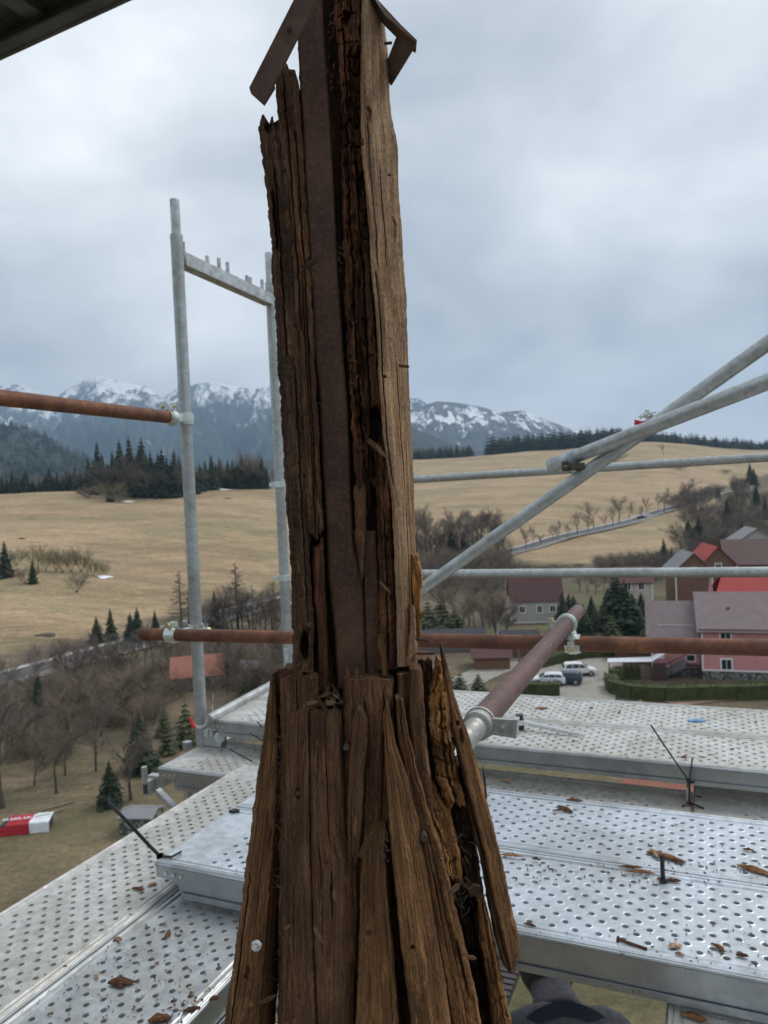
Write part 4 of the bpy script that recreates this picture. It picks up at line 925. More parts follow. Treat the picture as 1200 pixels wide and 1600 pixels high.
for i, (a, b_) in enumerate((((66, 1268), (116, 1254)), ((84, 1272), (100, 1266)))):
    A, B = hit(*a), hit(*b_); m = MB(); m.tube([(A[0], A[1], A[2] + .12), (B[0], B[1], B[2] + .12)], .07, 6); o = m.build("timber_pole", W_TIMB if False else painted("pale_pole%d" % i, (.22, .17, .12)))
    tag(o, ["long pale timber pole lying behind the tarpaulin", "short pale timber pole beside the tarpaulin's white end"][i], "pole")
# utility pole among the village gardens
m = MB(); p = hit(812, 1056); m.tube([(0, 0, 0), (0, 0, 4.6)], [.14, .1], 10); up = empty("utility_pole", p, 0, "grey concrete utility pole beside the maroon shed", "pole"); m.build("pole", W_GREYW, up); m = MB(); m.box((0, 0, 4.3), (.9, .12, .12)); m.build("crossarm", W_GREYW, up)
# ------------------------------------------------------------------ scaffolding: grid directions
A0 = math.radians(-23.5)
E1 = np.array([math.cos(A0), math.sin(A0), 0]); E2 = np.array([-math.sin(A0), math.cos(A0), 0])
def G(a, b, h): return E1 * a + E2 * b + np.array([0, 0, CAMZ - h])     # grid coordinates, h below the lens

def plank_meshes(L, H_=.073):
    P, Wd = .0440, .0217; nrow = 12; y0 = .160 - nrow * Wd / 2
    n = int((L - .20) / P); xs = (L - n * P) / 2
    ang = [];bx = []
    pts = [(-.5, -.5), (-.25, -.5), (0, -.5), (.25, -.5), (.5, -.5), (.5, 0), (.5, .5), (.25, .5), (0, .5), (-.25, .5), (-.5, .5), (-.5, 0)]
    ring = np.array([(p[0] * P, p[1] * Wd) for p in pts]); th = np.arctan2(ring[:, 1], ring[:, 0])
    # spread the circle angles evenly, starting where the border starts
    th = np.linspace(th[0], th[0] + 2 * np.pi, 13)[:12] * .45 + np.unwrap(th) * .55
    V = []; Q = []; cnt = 0
    for r in range(nrow):
        odd = r % 2; cy = y0 + (r + .5) * Wd; m = n - odd
        for i in range(m):
            cx = xs + (i + .5 + odd * .5) * P
            up = 1 if (r // 1 + i) % 2 == 0 else -1
            rim = .0062; dz = .0006 * up
            c = np.array([cx, cy])
            tile = []
            tile.append(np.c_[ring + c, np.zeros(12)])
            circ = np.c_[np.cos(th), np.sin(th)]
            tile.append(np.c_[circ * .0098 + c, np.zeros(12)])
            tile.append(np.c_[circ * .0072 + c, np.full(12, dz)])
            tile.append(np.c_[circ * rim + c, np.full(12, dz * 1.0)])
            tile.append(np.c_[circ * rim * .95 + c, np.full(12, dz - .0075)])
            V.append(np.concatenate(tile))
            k = np.arange(12); k2 = (k + 1) % 12
            for g in range(4): Q.append(np.c_[cnt + g * 12 + k, cnt + g * 12 + k2, cnt + (g + 1) * 12 + k2, cnt + (g + 1) * 12 + k])
            cnt += 60
        # flat ends of the row
        for a, b in ((.002, xs + odd * P / 2), (L - xs - odd * P / 2, L - .002)):
            V.append(np.array([(a, cy - Wd / 2, 0), (b, cy - Wd / 2, 0), (b, cy + Wd / 2, 0), (a, cy + Wd / 2, 0)])); Q.append(np.array([[cnt, cnt + 1, cnt + 2, cnt + 3]])); cnt += 4
    # ribbed margins
    prof = [(y0, 0), (y0 - .004, .0), (y0 - .007, -.0025), (y0 - .010, -.0025), (y0 - .0125, .0012), (.0105, .0016), (.007, -.001), (.004, .0026), (.0016, .0032), (-.0006, .0016), (-.001, -.004)]
    for mir in (0, 1):
        pr = [(.32 - y if mir else y, z) for y, z in prof]
        for (a, b) in zip(pr[:-1], pr[1:]):
            q = [(.002, *a), (L - .002, *a), (L - .002, *b), (.002, *b)]
            if mir == 0: q = q[::-1]
            V.append(np.array(q)); Q.append(np.array([[cnt, cnt + 1, cnt + 2, cnt + 3]])); cnt += 4
    me = fast_mesh("deck", np.concatenate(V), np.concatenate(Q), smooth=False)
    rail = MB()
    poly = [(0.0, -.003), (0.0, -.036), (.05, -.038), (.062, -.046), (.07, -.062), (.075, -H_), (L - .075, -H_), (L - .07, -.062), (L - .062, -.046), (L - .05, -.038), (L, -.036), (L, -.003)]
    rail.prism(poly, (0, 0, 0), (1, 0, 0), (0, 0, 1), (0, 1, 0), .002)
    rail.tube([(.0, -.0005, -.004), (L, -.0005, -.004)], .0042, 8)
    rail.box((L / 2, .003, -H_ + .002), (L - .15, .016, .004)); rail.box((L / 2, -.0045, -H_ + .007), (L - .152, .003, .013))
    cap = MB(); cap.box((.0012, .16, -.018), (.0024, .314, .034)); cap.tube([(.001, .006, -.003), (.001, .314, -.003)], .0036, 8)
    hook = MB(); hook.box((-.012, 0, -.018), (.03, .05, .008)); hook.box((-.026, 0, -.032), (.006, .05, .034))
    riv = MB()
    for k in range(3): riv.tube([(.03 + k * .022, -.0035, -.024), (.03 + k * .022, .001, -.024)], .0045, 8)
    return me, rail, cap, hook, riv
_pm = {}
GALV_RAIL_SHADED = galvanised("shade_toned_rail_steel", (.36, .39, .41), (.50, .535, .56), rough=.38, scale=8, metal=.9, gamt=.2)  # same steel as the decks, shade on the upright faces put into its colour
def plank(a, b, h, L=2.57, along=0, label="", m=None, group="perforated steel planks", H_=.073):
    """along=0: long axis on E1 from grid (a,b); along=1: long axis on E2"""
    m = m or GALV_NEW
    key = (L, m.name, H_)
    if key not in _pm:
        me, rail, cap, hook, riv = plank_meshes(L, H_) if (L, H_) not in _pm else _pm[(L, H_)]
        _pm.setdefault((L, H_), (me, rail, cap, hook, riv))
        d = me.copy(); d.materials.clear(); d.materials.append(m)
        def mk(mb, name, sm=30):
            o = mb.build(name, GALV_RAIL_SHADED if name in ("side_rail", "end_cap") else m, None, smooth=sm); x = o.data; bpy.data.objects.remove(o); return x
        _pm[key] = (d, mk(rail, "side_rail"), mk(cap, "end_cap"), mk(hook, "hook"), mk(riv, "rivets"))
    d, rl_, cp_, hk_, rv_ = _pm[key]
    loc = G(a, b, h); rz = A0 if along == 0 else A0 + math.pi / 2
    e = empty("steel_plank", loc, rz, label, "scaffold plank", group)
    if along == 1: e.location = Vector(G(a + .32, b, h))
    link("deck", d, e)
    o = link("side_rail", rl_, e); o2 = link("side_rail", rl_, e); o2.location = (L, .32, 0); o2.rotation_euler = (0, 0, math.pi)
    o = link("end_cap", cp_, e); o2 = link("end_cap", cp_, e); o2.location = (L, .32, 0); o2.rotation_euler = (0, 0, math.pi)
    o = link("rivets", rv_, e)
    return e
HC, HL, HE, HA = .845, .930, .968, .854
LT = 2.57
plank(-1.238, 1.385, HC, label="front bluish plank nearest the person, with wood chips and a nail on it")
plank(-1.238, 1.713, HC, label="bluish plank behind the front one, with the short upright cable tie at its joint")
plank(-1.86, 2.415, HA, label="nearer of the two far planks, dark side rail towards the gap", m=GALV_DULL, H_=.060)
plank(-1.86, 2.742, HA, label="farthest plank, with the blue scrap on it", m=GALV_DULL, H_=.060)
plank(-1.91, 2.178, HE, L=1.834, label="low plank with one end jutting out left of the standard", m=GALV_DULL)
plank(-.070, 2.235, HE, L=2.57, label="low worn plank beginning right of the knotted cable ties", m=GALV_DULL)
plank(-1.545, -.36, HL, along=1, label="outermost plank on the left running away, spattered with green", m=GALV_DULL)
plank(-1.212, -.65, HL, along=1, label="second plank on the left, its sunken holes filled with crumbs", m=galvanised("worn_galvanised_steel", (.38, .40, .41), (.60, .63, .64), rough=.42, scale=20, metal=.7, grime=(.3, .27, .22), gamt=.5))
plank(-.094, -.67, HL, along=1, label="plank corner at the bottom right edge with an orange wood scrap", m=GALV_DULL)
# decks overhead: the dark underside cutting the top left corner
HO = -1.16
pe = on_level(109, 49.5, HO); bo = float(np.dot(pe, E2)); 
_qa, _qb = on_level(-40, 121, HO), on_level(226, 0, HO); OVd = (_qb - _qa) / np.linalg.norm(_qb - _qa); OVn = np.array([-OVd[1], OVd[0], 0]); OVa = math.atan2(OVd[1], OVd[0]); OV0 = _qb
DKD = mat("dark_steel_deck_sheet", (.10, .105, .10), .6, .2, build=lambda t, b: t.links.new(ramp(t, noise(t, wpos(t), 6, 6, .7), [(.3, (.065, .07, .068)), (.7, (.13, .14, .135))]), b.inputs["Base Color"]))  # dark grey steel for sheets, beams and ribs
for i in range(3):  # the last two are out of view, added to darken the post's front
    _q = OV0 - OVd * 1.9 - OVn * (.62 * (i + 1)); e = empty("deck_board", (_q[0], _q[1], CAMZ - HO + .047), OVa, ["solid dark deck board overhead, crossing the photo's top left corner", "unseen solid deck board added overhead for shade, just behind the corner one", "unseen solid deck board added overhead for shade, nearest above the camera"][i], "deck board", "solid overhead deck boards")
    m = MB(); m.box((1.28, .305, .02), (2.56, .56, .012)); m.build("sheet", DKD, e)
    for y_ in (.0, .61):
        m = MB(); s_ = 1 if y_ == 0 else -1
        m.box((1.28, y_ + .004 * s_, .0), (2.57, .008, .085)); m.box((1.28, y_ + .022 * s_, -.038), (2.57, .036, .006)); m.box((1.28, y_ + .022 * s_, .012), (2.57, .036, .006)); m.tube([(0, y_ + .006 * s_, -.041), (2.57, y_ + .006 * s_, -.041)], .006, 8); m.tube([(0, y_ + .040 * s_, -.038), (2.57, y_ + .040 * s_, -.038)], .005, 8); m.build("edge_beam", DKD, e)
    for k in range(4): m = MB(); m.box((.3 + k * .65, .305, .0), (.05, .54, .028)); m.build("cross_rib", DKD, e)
# ledgers carrying the decks
for k, (p0, p1, h, l) in enumerate([((-1.7, 1.30), (1.6, 1.30), 1.035, "galvanised ledger hidden under the front planks"), ((-1.7, 2.0), (1.6, 2.0), 1.12, "galvanised ledger under the low planks")]):
    m = MB(); m.tube([G(*p0, h), G(*p1, h)], .0242, 14); tag(m.build("ledger_tube", GALV_TUBE, smooth=40), l, "scaffold tube")

# ------------------------------------------------------------------ frame at left: two standards and a bored crossbar
FP1 = at(297, 790, 3.0); FP2 = at(438.5, 784, 3.70)
FP1 = np.array([FP1[0], FP1[1], 0]); FP2 = np.array([FP2[0], FP2[1], 0])
fr = empty("scaffold_frame", (FP1[0], FP1[1], CAMZ - 2.2), 0, "galvanised frame of two standards joined by a pinned crossbar, left of the post", "scaffold frame")
fo_ = (FP1[0], FP1[1], CAMZ - 2.2)
def zat(px, y, D): return at(px, y, D)[2]
zt1 = zat(276, 316, 3.0); zs1 = zat(280, 373, 3.0)
m = MB(); m.tube([(*FP1[:2], CAMZ - 2.2), (*FP1[:2], zs1)], .0242, 24); m.build("standard", GALV_TUBE, fr, smooth=40, off=fo_)
m = MB(); m.tube([(*FP1[:2], zs1 - .02), (*FP1[:2], zt1)], .0188, 20, hollow=True); m.band((*FP1[:2], zs1), (0, 0, 1), .018, .0252, .016); m.build("spigot", GALV, fr, smooth=40, off=fo_)
zt2 = zat(422, 398, 3.70); zs2 = zt2 - (zt1 - zs1)
m = MB(); m.tube([(*FP2[:2], CAMZ - 2.2), (*FP2[:2], zs2)], .0242, 24); m.build("standard", GALV_TUBE, fr, smooth=40, off=fo_)
m = MB(); m.tube([(*FP2[:2], zs2 - .02), (*FP2[:2], zt2)], .0188, 20, hollow=True); m.build("spigot", GALV, fr, smooth=40, off=fo_)
ud = Vector(FP2 - FP1).normalized(); un = Vector((-ud.y, ud.x, 0)); Lc = float(np.linalg.norm(FP2 - FP1))
zc = zat(290, 405, 3.0)
m = MB()                                                     # U-shaped crossbar, open above
base = Vector((*FP1[:2], zc)); hw = .024; hh = .052
for (c, d) in (((0, 0, -hh / 2), (Lc - .05, 2 * hw, .003)),): m.box(tuple(base + ud * Lc / 2 + Vector(c)), d, math.atan2(ud.y, ud.x))
for s in (-1, 1): m.box(tuple(base + ud * Lc / 2 + un * s * hw), (Lc - .05, .003, hh), math.atan2(ud.y, ud.x))
m.build("crossbar", GALV, fr, off=fo_)
for t, s in ((.055, 0), (.31, .6), (.37, -.6), (.46, -.6), (.74, .6), (.78, .6), (.86, -.6)):
    q = base + ud * Lc * t + un * hw * s; m = MB(); m.tube([q - Vector((0, 0, .02)), q + Vector((0, 0, .075))], .0085, 10); m.build("pin", GALV, fr, smooth=40, off=fo_)
m = MB(); g_ = base + ud * .05 - Vector((0, 0, .02)); m.prism([(0, .03), (.0, -.04), (.03, -.02), (.03, .02)], tuple(base + ud * .02), tuple(ud), (0, 0, 1), tuple(un), .004); m.build("gusset", GALV, fr, off=fo_)
for z in (zat(437, 757, 3.7), zat(446, 903, 3.7)):
    m = MB(); m.band((*FP2[:2], z), (0, 0, 1), .0245, .032, .03); m.box((FP2[0] - .035, FP2[1] - .01, z), (.03, .02, .02)); m.build("wedge_collar", ZINC, fr, smooth=40, off=fo_)
m = MB(); q = at(446, 1014, 3.55); m.tube([(q[0], q[1], q[2] - .25), tuple(q)], .011, 10); tag(m.build("locking_pin", GALV, smooth=40), "thin upright pin beside the second standard, just left of the post", "pin")

def tube_thing(name, pts, r, m, label, hollow=True, n=24, cat="scaffold tube"):
    b = MB(); b.tube(pts, r, n, hollow=hollow); o = b.build(name, m, smooth=40); return tag(o, label, cat)
Rr = .0242
def through(c, d, r): return c
# rusty tube, upper left, ends on the first standard
TA0, TA1 = at(-330, 583, 1.62), at(268, 652.5, 2.93)
tube_thing("rusty_tube", [TA0, TA1], Rr, RUST, "dark rusty tube entering at the left edge and ending at the standard")
# long rusty rail in front of the standard
TB0, TB1 = at(222, 991, 2.98), at(1420, 1017, 2.02)
tube_thing("rusty_tube", [TB0, TB1], Rr, RUST, "long orange-rusty rail crossing the whole view behind the post")
def closest(P, d, Q, e):
    P, d, Q, e = map(Vector, (P, d, Q, e)); d.normalize(); e.normalize(); w = P - Q; a = d.dot(e); s = (a * w.dot(e) - w.dot(d)) / (1 - a * a); t = (w.dot(e) - a * w.dot(d)) / (1 - a * a); return P + d * s, Q + e * t
# brown raking tube towards the lens
TC0 = at(752, 1127, 1.355)
def _gap(D):
    a, b = closest(TC0, at(903, 955, D) - TC0, TB0, TB1 - TB0); return (a - b).length * (1 if (a - Vector(CAM)).length < (b - Vector(CAM)).length else -1)
TC1 = at(903, 955, min((abs(_gap(D) - .058), D) for D in np.linspace(1.8, 2.7, 181))[1])
tube_thing("brown_tube", [TC0, TC1], Rr, BROWN_TUBE, "thick brown primed tube raking up over the rusty rail")
# base-jack spindle and wing nut at its lower end
dC = Vector(TC1 - TC0).normalized()
S0 = Vector(TC0) - dC * .0; jk = empty("jack_base", tuple(S0), 0, "threaded grey jack spindle with winged collar nut beside the skirt boards", "jack")
S1 = S0 - dC * .24
m = MB(); pts = []; rs = []
nth = 60
for i in range(nth + 1):
    pts.append(tuple(S0 + dC * .03 - dC * (.27 * i / nth))); rs.append(.0185 + .0011 * (1 if i % 2 else -1))
m.tube(pts, rs, 20); m.build("spindle", CAST, jk, smooth=20, off=tuple(S0))
ctr = S0 - dC * .022
m = MB(); m.band(ctr, dC, .019, .0262, .026, n=28); m.band(ctr + dC * .012, dC, .019, .0290, .007, n=28); m.band(ctr - dC * .013, dC, .019, .0245, .005, n=28); m.build("collar_nut", CAST, jk, smooth=40, off=tuple(S0))
wdir = Vector(CR) * .97 + Vector(CU) * -.02; wdir = (wdir - dC * wdir.dot(dC)).normalized(); wn = dC.cross(wdir)
m = MB(); m.prism([(.022, -.011), (.064, -.012), (.066, .016), (.022, .013)], tuple(ctr + dC * .003), tuple(wdir), tuple(-wn), tuple(dC), .010)
m.prism([(.062, -.014), (.069, -.014), (.071, .019), (.064, .019)], tuple(ctr - dC * .004), tuple(wdir), tuple(-wn), tuple(dC), .02)
m.prism([(.024, -.013), (.062, -.014), (.062, -.010), (.024, -.009)], tuple(ctr - dC * .004), tuple(wdir), tuple(-wn), tuple(dC), .02)
m.build("wing", CAST, jk, off=tuple(S0))
m = MB(); m.tube([ctr + wdir * .044 - dC * .006, ctr + wdir * .044 + dC * .004], .0035, 10); m.build("rivet", ZINC, jk, off=tuple(S0))

# swivel / right-angle couplers
def coupler(c1, d1, c2, d2, label, bolt_side=1):
    """one half round tube (c1,d1), the other round tube (c2,d2)"""
    c1, c2 = Vector(c1), Vector(c2); d1, d2 = Vector(d1).normalized(), Vector(d2).normalized()
    e = empty("tube_coupler", tuple((c1 + c2) / 2), 0, label, "coupler"); off = tuple(e.location)
    for c, d, o_ in ((c1, d1, c2 - c1), (c2, d2, c1 - c2)):
        x = (o_ - d * o_.dot(d)); x = x.normalized() if x.length > 1e-5 else d.cross(Vector((0, 0, 1))).normalized()
        y = d.cross(x)
        m = MB(); m.band(c, d, .0246, .0300, .046, 20, 340, 22, ref=tuple(y * bolt_side)); m.band(c, d, .0290, .0330, .024, 30, 330, 18, ref=tuple(y * bolt_side)); m.build("clamp_band", ZINC, e, smooth=40, off=off)
        ty = y * bolt_side
        m = MB()
        for s in (-1, 1): m.box(tuple(c + ty * .040 + x * (.012 * s)), (.02, .02, .02), R=Matrix((x, ty, d)).transposed()); 
        m.build("lug", ZINC, e, off=off)
        m = MB(); m.tube([c + ty * .042 - x * .032, c + ty * .042 + x * .03], .0058, 8); m.build("bolt", GOLD, e, smooth=30, off=off)
        m = MB(); m.tube([c + ty * .042 - x * .034, c + ty * .042 - x * .020], .0112, 6); m.band(c + ty * .042 - x * .019, x, .004, .0135, .003); m.build("nut", GOLD, e, off=off)
    m = MB(); m.box(tuple((c1 + c2) / 2), (.030, .030, max(.01, (c2 - c1).length - .052)), R=(c2 - c1).to_track_quat('Z', 'Y').to_matrix()); m.build("saddle", ZINC, e, off=off)
    return e
zaxis = (0, 0, 1)
pA = Vector(TA1); coupler(pA - Vector(TA1 - TA0).normalized() * .012, TA1 - TA0, (FP1[0], FP1[1], float(TA1[2])), zaxis, "bright zinc coupler gripping the upper rusty tube to the standard", -1)
a_, b_ = closest(TB0, TB1 - TB0, (FP1[0], FP1[1], 24), zaxis); dB = Vector(TB1 - TB0).normalized(); coupler(a_ - dB * .035, dB, b_ - dB * .0, zaxis, "bright zinc coupler where the long rusty rail crosses the standard")
a_, b_ = closest(TC0, TC1 - TC0, TB0, TB1 - TB0); coupler(a_ + dC * .02, dC, b_ + Vector(TB1 - TB0).normalized() * .02, TB1 - TB0, "zinc coupler clamping the brown raking tube onto the rusty rail")

# guard rails and braces at the right
tube_thing("guard_rail", [at(560, 755, 4.15), at(1330, 706, 2.85)], .019, GALV_TUBE, "upper galvanised guard rail right of the post")
tube_thing("guard_rail", [at(560, 897.5, 4.15), at(1330, 893, 3.1)], .0232, GALV_TUBE, "lower galvanised guard rail right of the post")
tube_thing("diagonal_brace", [at(600, 962, 3.2), at(1330, 444, 2.25)], Rr, GALV_TUBE, "steep galvanised brace rising to the right edge")
D0, D1 = at(893, 716, 2.75), at(1400, 518, 1.85)
br = empty("diagonal_brace", tuple(D0), 0, "shallower galvanised brace with flattened bolted end crossing in front", "scaffold tube"); off = tuple(D0)
m = MB(); m.tube([D0, D1], Rr, 24, hollow=False); m.build("tube", GALV_TUBE, br, smooth=40, off=off)
dD = Vector(D1 - D0).normalized(); up_ = (Vector(CU) - dD * Vector(CU).dot(dD)).normalized(); nn_ = dD.cross(up_)
m = MB(); P0 = Vector(D0)
secs = [(0, .0242, .0242), (.03, .0275, .017), (.06, .031, .007), (.12, .031, .0055), (.125, .029, .004)]
V = []; n_ = 16
for s_, a_h, b_h in secs:
    for k in range(n_):
        t = 2 * math.pi * k / n_; V.append(tuple(P0 - dD * s_ + up_ * math.cos(t) * a_h + nn_ * math.sin(t) * b_h))
Fc = [(i * n_ + k, i * n_ + (k + 1) % n_, (i + 1) * n_ + (k + 1) % n_, (i + 1) * n_ + k) for i in range(len(secs) - 1) for k in range(n_)] + [tuple((len(secs) - 1) * n_ + k for k in range(n_))]
m.add(V, Fc); m.build("flattened_end", GALV_TUBE, br, smooth=50, off=off)
m = MB(); m.band(P0 + dD * .012, dD, .0246, .0285, .02); m.build("sleeve", mat("bluish_band", (.30, .42, .52), .5), br, smooth=40, off=off)
q = Vector(at(893, 719, 2.72)); m = MB(); m.tube([q - nn_ * .05 - up_ * .03, q + nn_ * .05 - up_ * .03], .008, 10); m.box(tuple(q - up_ * .028 + dD * .02), (.05, .03, .022)); m.box(tuple(q - dD * .03 - up_ * .015), (.03, .02, .035)); m.build("swivel_bolt", mat("old_bolt", (.09, .075, .06), .6, .4), br, off=off)
# red and white tape knot, and lashing wire
tp = empty("tape", tuple(at(1002, 661, 2.6)), 0, "red and white barrier tape knotted where the two braces cross", "tape"); off = tuple(tp.location)
m = MB(); r = random.Random(5); q = Vector(at(1001, 660, 2.6)); 
m.prism([(-.022, -.008), (.018, -.011), (.022, .008), (.004, .004), (-.02, .010)], tuple(q), CR, CU, CF, .003); m.build("red_band", mat("red_tape", (.55, .02, .025), .5), tp, off=off)
m = MB(); q = Vector(at(1008, 667, 2.6)); m.prism([(-.03, -.006), (.03, .004), (.05, .03), (.02, .02), (-.01, .004)], tuple(q), CR, CU, CF, .003); m.build("white_band", mat("white_tape", (.7, .7, .68), .5), tp, off=off)
m = MB()
for k in range(7):
    a = Vector(at(1012 + k * 2, 656 - k, 2.58)); m.tube([a, a + Vector((r.uniform(-.05, .01), 0, r.uniform(.0, .02))), a + Vector((r.uniform(-.03, .05), .01, r.uniform(-.02, .03)))], .0025, 5)
m.build("frayed_knot", mat("frayed_string", (.42, .39, .33), .9), tp, off=off)
# hand rail at left with hooked end
HR0, HR1 = at(326, 1124, 2.93), at(470, 1045, 3.75)
hr = empty("hook_rail", tuple(HR0), 0, "galvanised hand rail with red-tipped hook round the standard, above the far plank", "guard rail"); off = tuple(HR0)
m = MB(); m.tube([HR0, HR1], .0190, 20); m.build("tube", GALV, hr, smooth=40, off=off)
m = MB(); m.tube([at(327, 1123, 2.93), at(322, 1133, 2.93), at(314, 1137, 2.93), at(306, 1136, 2.93)], [.011, .008, .007, .007], 10); m.build("hook", GALV, hr, smooth=40, off=off)
m = MB(); m.tube([at(306, 1136, 2.93), at(302, 1134, 2.93), at(299, 1128, 2.93), at(297, 1121, 2.93)], [.0078, .0078, .0075, .007], 10); m.build("hook_tip", mat("red_hook_paint", (.55, .05, .035), .45), hr, smooth=40, off=off)
# node under the far planks at the first standard, and bracket under the low plank
nd_ = empty("bracket_head", tuple(at(330, 1150, 2.98)), 0, "round-nosed bracket head between the standard and the far plank", "bracket"); off = tuple(nd_.location)
m = MB(); m.box(tuple(at(335, 1152, 3.0)), (.09, .04, .06), A0); m.tube([at(343, 1152, 2.96), at(343, 1152, 3.04)], .022, 18); m.build("head", GALV, nd_, off=off, smooth=40)
m = MB(); m.tube([at(322, 1140, 2.96), at(322, 1150, 2.96)], .012, 8); m.tube([at(330, 1141, 2.96), at(330, 1150, 2.96)], .010, 8); m.build("bolt", ZINC, nd_, off=off)
bk = empty("plank_bracket", tuple(at(230, 1230, 2.93)), 0, "box-section bracket with upright pin under the low plank's left end", "bracket"); off = tuple(bk.location)
Q0 = Vector(at(227, 1232, 2.9))
m = MB()
e1v, e2v = Vector(E1), Vector(E2); W_, H2 = .026, .05; Lb = .75
for (o_, dims) in (((0, 0, H2 / 2), (W_, Lb, .003)), ((0, 0, -H2 / 2), (W_, Lb, .003)), ((W_ / 2, 0, 0), (.003, Lb, H2)), ((-W_ / 2, 0, 0), (.003, Lb, H2))):
    m.box(tuple(Q0 + e2v * Lb / 2 + e1v * o_[0] + Vector((0, 0, o_[2]))), dims, A0)
m.build("arm", GALV, bk, off=off)
m = MB(); m.box(tuple(Q0 + e2v * .05), (.018, .002, .04), A0); m.build("dark_end", DARKIN, bk, off=off)
m = MB(); m.tube([Q0 + Vector((0, 0, .02)), Q0 + Vector((0, 0, .085))], .0115, 12); m.build("pin", GALV, bk, off=off, smooth=40)
m = MB(); P_ = Vector(at(246, 1236, 2.93)); Q_ = Vector(at(330, 1322, 2.75)); m.tube([P_, Q_], .017, 4, phase=.78); m.build("strut", GALV, bk, off=off)
m = MB(); P_ = Vector(at(243, 1222, 2.95)); m.box(tuple(P_), (.05, .03, .06), A0); m.build("gusset", GALV, bk, off=off)
m = MB(); q = Vector(at(293, 1170, 3.06)); m.tube([q, q + Vector((0, 0, .03))], .018, 12); q2 = Vector(at(315, 1250, 3.0)); m.tube([at(293, 1200, 3.06), at(296, 1300, 3.06)], .02, 12); tag(m.build("support_post", GALV, smooth=40), "short galvanised post end poking up behind the low plank", "post")

# lower deck: dark ribbed board with a yellow edge
HLW = 2.85
ld = empty("deck_board", tuple(on_level(560, 1540, HLW)), A0, "dark ribbed deck board with yellow edge, far below the front plank", "deck board")
m = MB()
for k in range(14): m.box((.3, .05 + k * .052, .006), (1.1, .036, .014))
m.box((.3, .37, -.02), (1.1, .76, .03)); m.build("ribbed_sheet", mat("dark_ply_deck", (.05, .045, .045), .7), ld)
m = MB(); m.box((.3, -.05, .0), (1.1, .05, .04)); m.build("yellow_edge", mat("yellow_paint", (.55, .36, .03), .5), ld)
m = MB(); m.box((.3, -.11, .0), (1.1, .06, .05)); m.build("edge_beam", GALV_NEW, ld)

# ------------------------------------------------------------------ small things lying on the decks
BLK = mat("black_cable_tie", (.012, .012, .013), .45)
def tie(pts, label, w=.0035, head=True):
    pts = [Vector([float(q) for q in p]) for p in pts]; e = empty("cable_tie", tuple(pts[-1]), 0, label, "cable tie"); off = tuple(e.location)
    sm_ = []
    for i in range(len(pts) - 1):
        for k in range(6): sm_.append(pts[i].lerp(pts[i + 1], k / 6))
    sm_.append(pts[-1])
    m = MB(); m.tube(sm_, w, 6); m.build("strap", BLK, e, smooth=30, off=off)
    if head: m = MB(); m.box(tuple(pts[-1]), (.013, .011, .010)); m.build("head", BLK, e, off=off)
c = on_level(250, 1340, HC)
tie([at(168, 1252, 1.78), at(200, 1285, 1.78), at(232, 1320, 1.80), c + [0, 0, .004]], "thick black cable tie sticking up left from the bluish plank's corner", .0042)
tie([on_level(283, 1331, HC - .004), on_level(268, 1339, HC - .006), c + [0, 0, .004]], "short black tie tail lying on the bluish plank's corner", .003)
k0 = on_level(1077, 1221, HE - .08)
tie([at(1017, 1133, 2.15), at(1045, 1175, 2.2), k0], "thin long cable tie leaning left above the low plank's joint", .0024)
tie([at(1082, 1184, 2.2), k0], "short cable tie standing upright above the knot", .002, False)
tie([k0, on_level(1077, 1256, HE - .003)], "black tie holding the two low planks at their joint", .003)
tie([k0, on_level(1097, 1225, HE - .03)], "stubby tie end pointing right from the knot", .0035, False)
tie([on_level(1066, 1260, HE - .003), on_level(1077, 1254, HE - .01), on_level(1100, 1263, HE - .003)], "looped tie tail lying on the low plank below the knot", .0026, False)
s0 = on_level(1036, 1379, HC)
tie([s0 + [0, 0, .060], s0 + [0, 0, .004]], "short wide black tie standing upright between the bluish planks", .0046)
m = MB(); s1 = G(*(float(np.dot(k0, E1)), float(np.dot(k0, E2))), HE); m.box(tuple(on_level(1076, 1240, HE - .02)), (.012, .03, .05), A0); tag(m.build("joint_plate", GALV_DULL), "small upright plate at the joint of the two low planks", "plate")
tie([at(358, 1170, 2.72), at(394, 1190, 2.66)], "thin black tie leaning across the low plank, left of the post", .0028, False)
tie([on_level(402, 1128, HA - .05), on_level(410, 1136, HA - .005)], "tiny tie end above the far plank's left part", .0024, False)
tie([at(390, 1145, 2.85), at(411, 1158, 2.85)], "thin tie hanging on the far plank's side rail", .0022, False)

def on(px, y, h): return Vector(on_level(px, y, h))
# ratchet spanner on the nearer far plank
wr = empty("ratchet_spanner", tuple(on(806, 1128, HA)), 0, "chrome ratchet spanner with pointed handle lying on the nearer far plank", "spanner"); off = tuple(wr.location)
CHR = mat("chrome", (.78, .79, .80), .18, 1.0); DKS = mat("dark_socket_steel", (.05, .05, .055), .4, .7)
a = on(812, 1127, HA - .028); b = on(912, 1149, HA - .006)
m = MB(); dd_ = (b - a).normalized(); m.tube([a + dd_ * .02, a + dd_ * .05, a + dd_ * .15, b - dd_ * .03, b], [.0105, .0085, .0075, .006, .002], 10); m.build("handle", CHR, wr, smooth=40, off=off)
m = MB(); m.tube([a - Vector((0, 0, .009)), a + Vector((0, 0, .009))], .022, 20); m.box(tuple(a + dd_ * .02), (.04, .022, .014), math.atan2(dd_.y, dd_.x)); m.build("head", CHR, wr, smooth=40, off=off)
m = MB(); m.tube([a - Vector((0, 0, .027)), a - Vector((0, 0, .008))], .0155, 14); m.tube([a + Vector((0, 0, .009)), a + Vector((0, 0, .024))], [.013, .0145], 14); m.build("socket", DKS, wr, smooth=40, off=off)
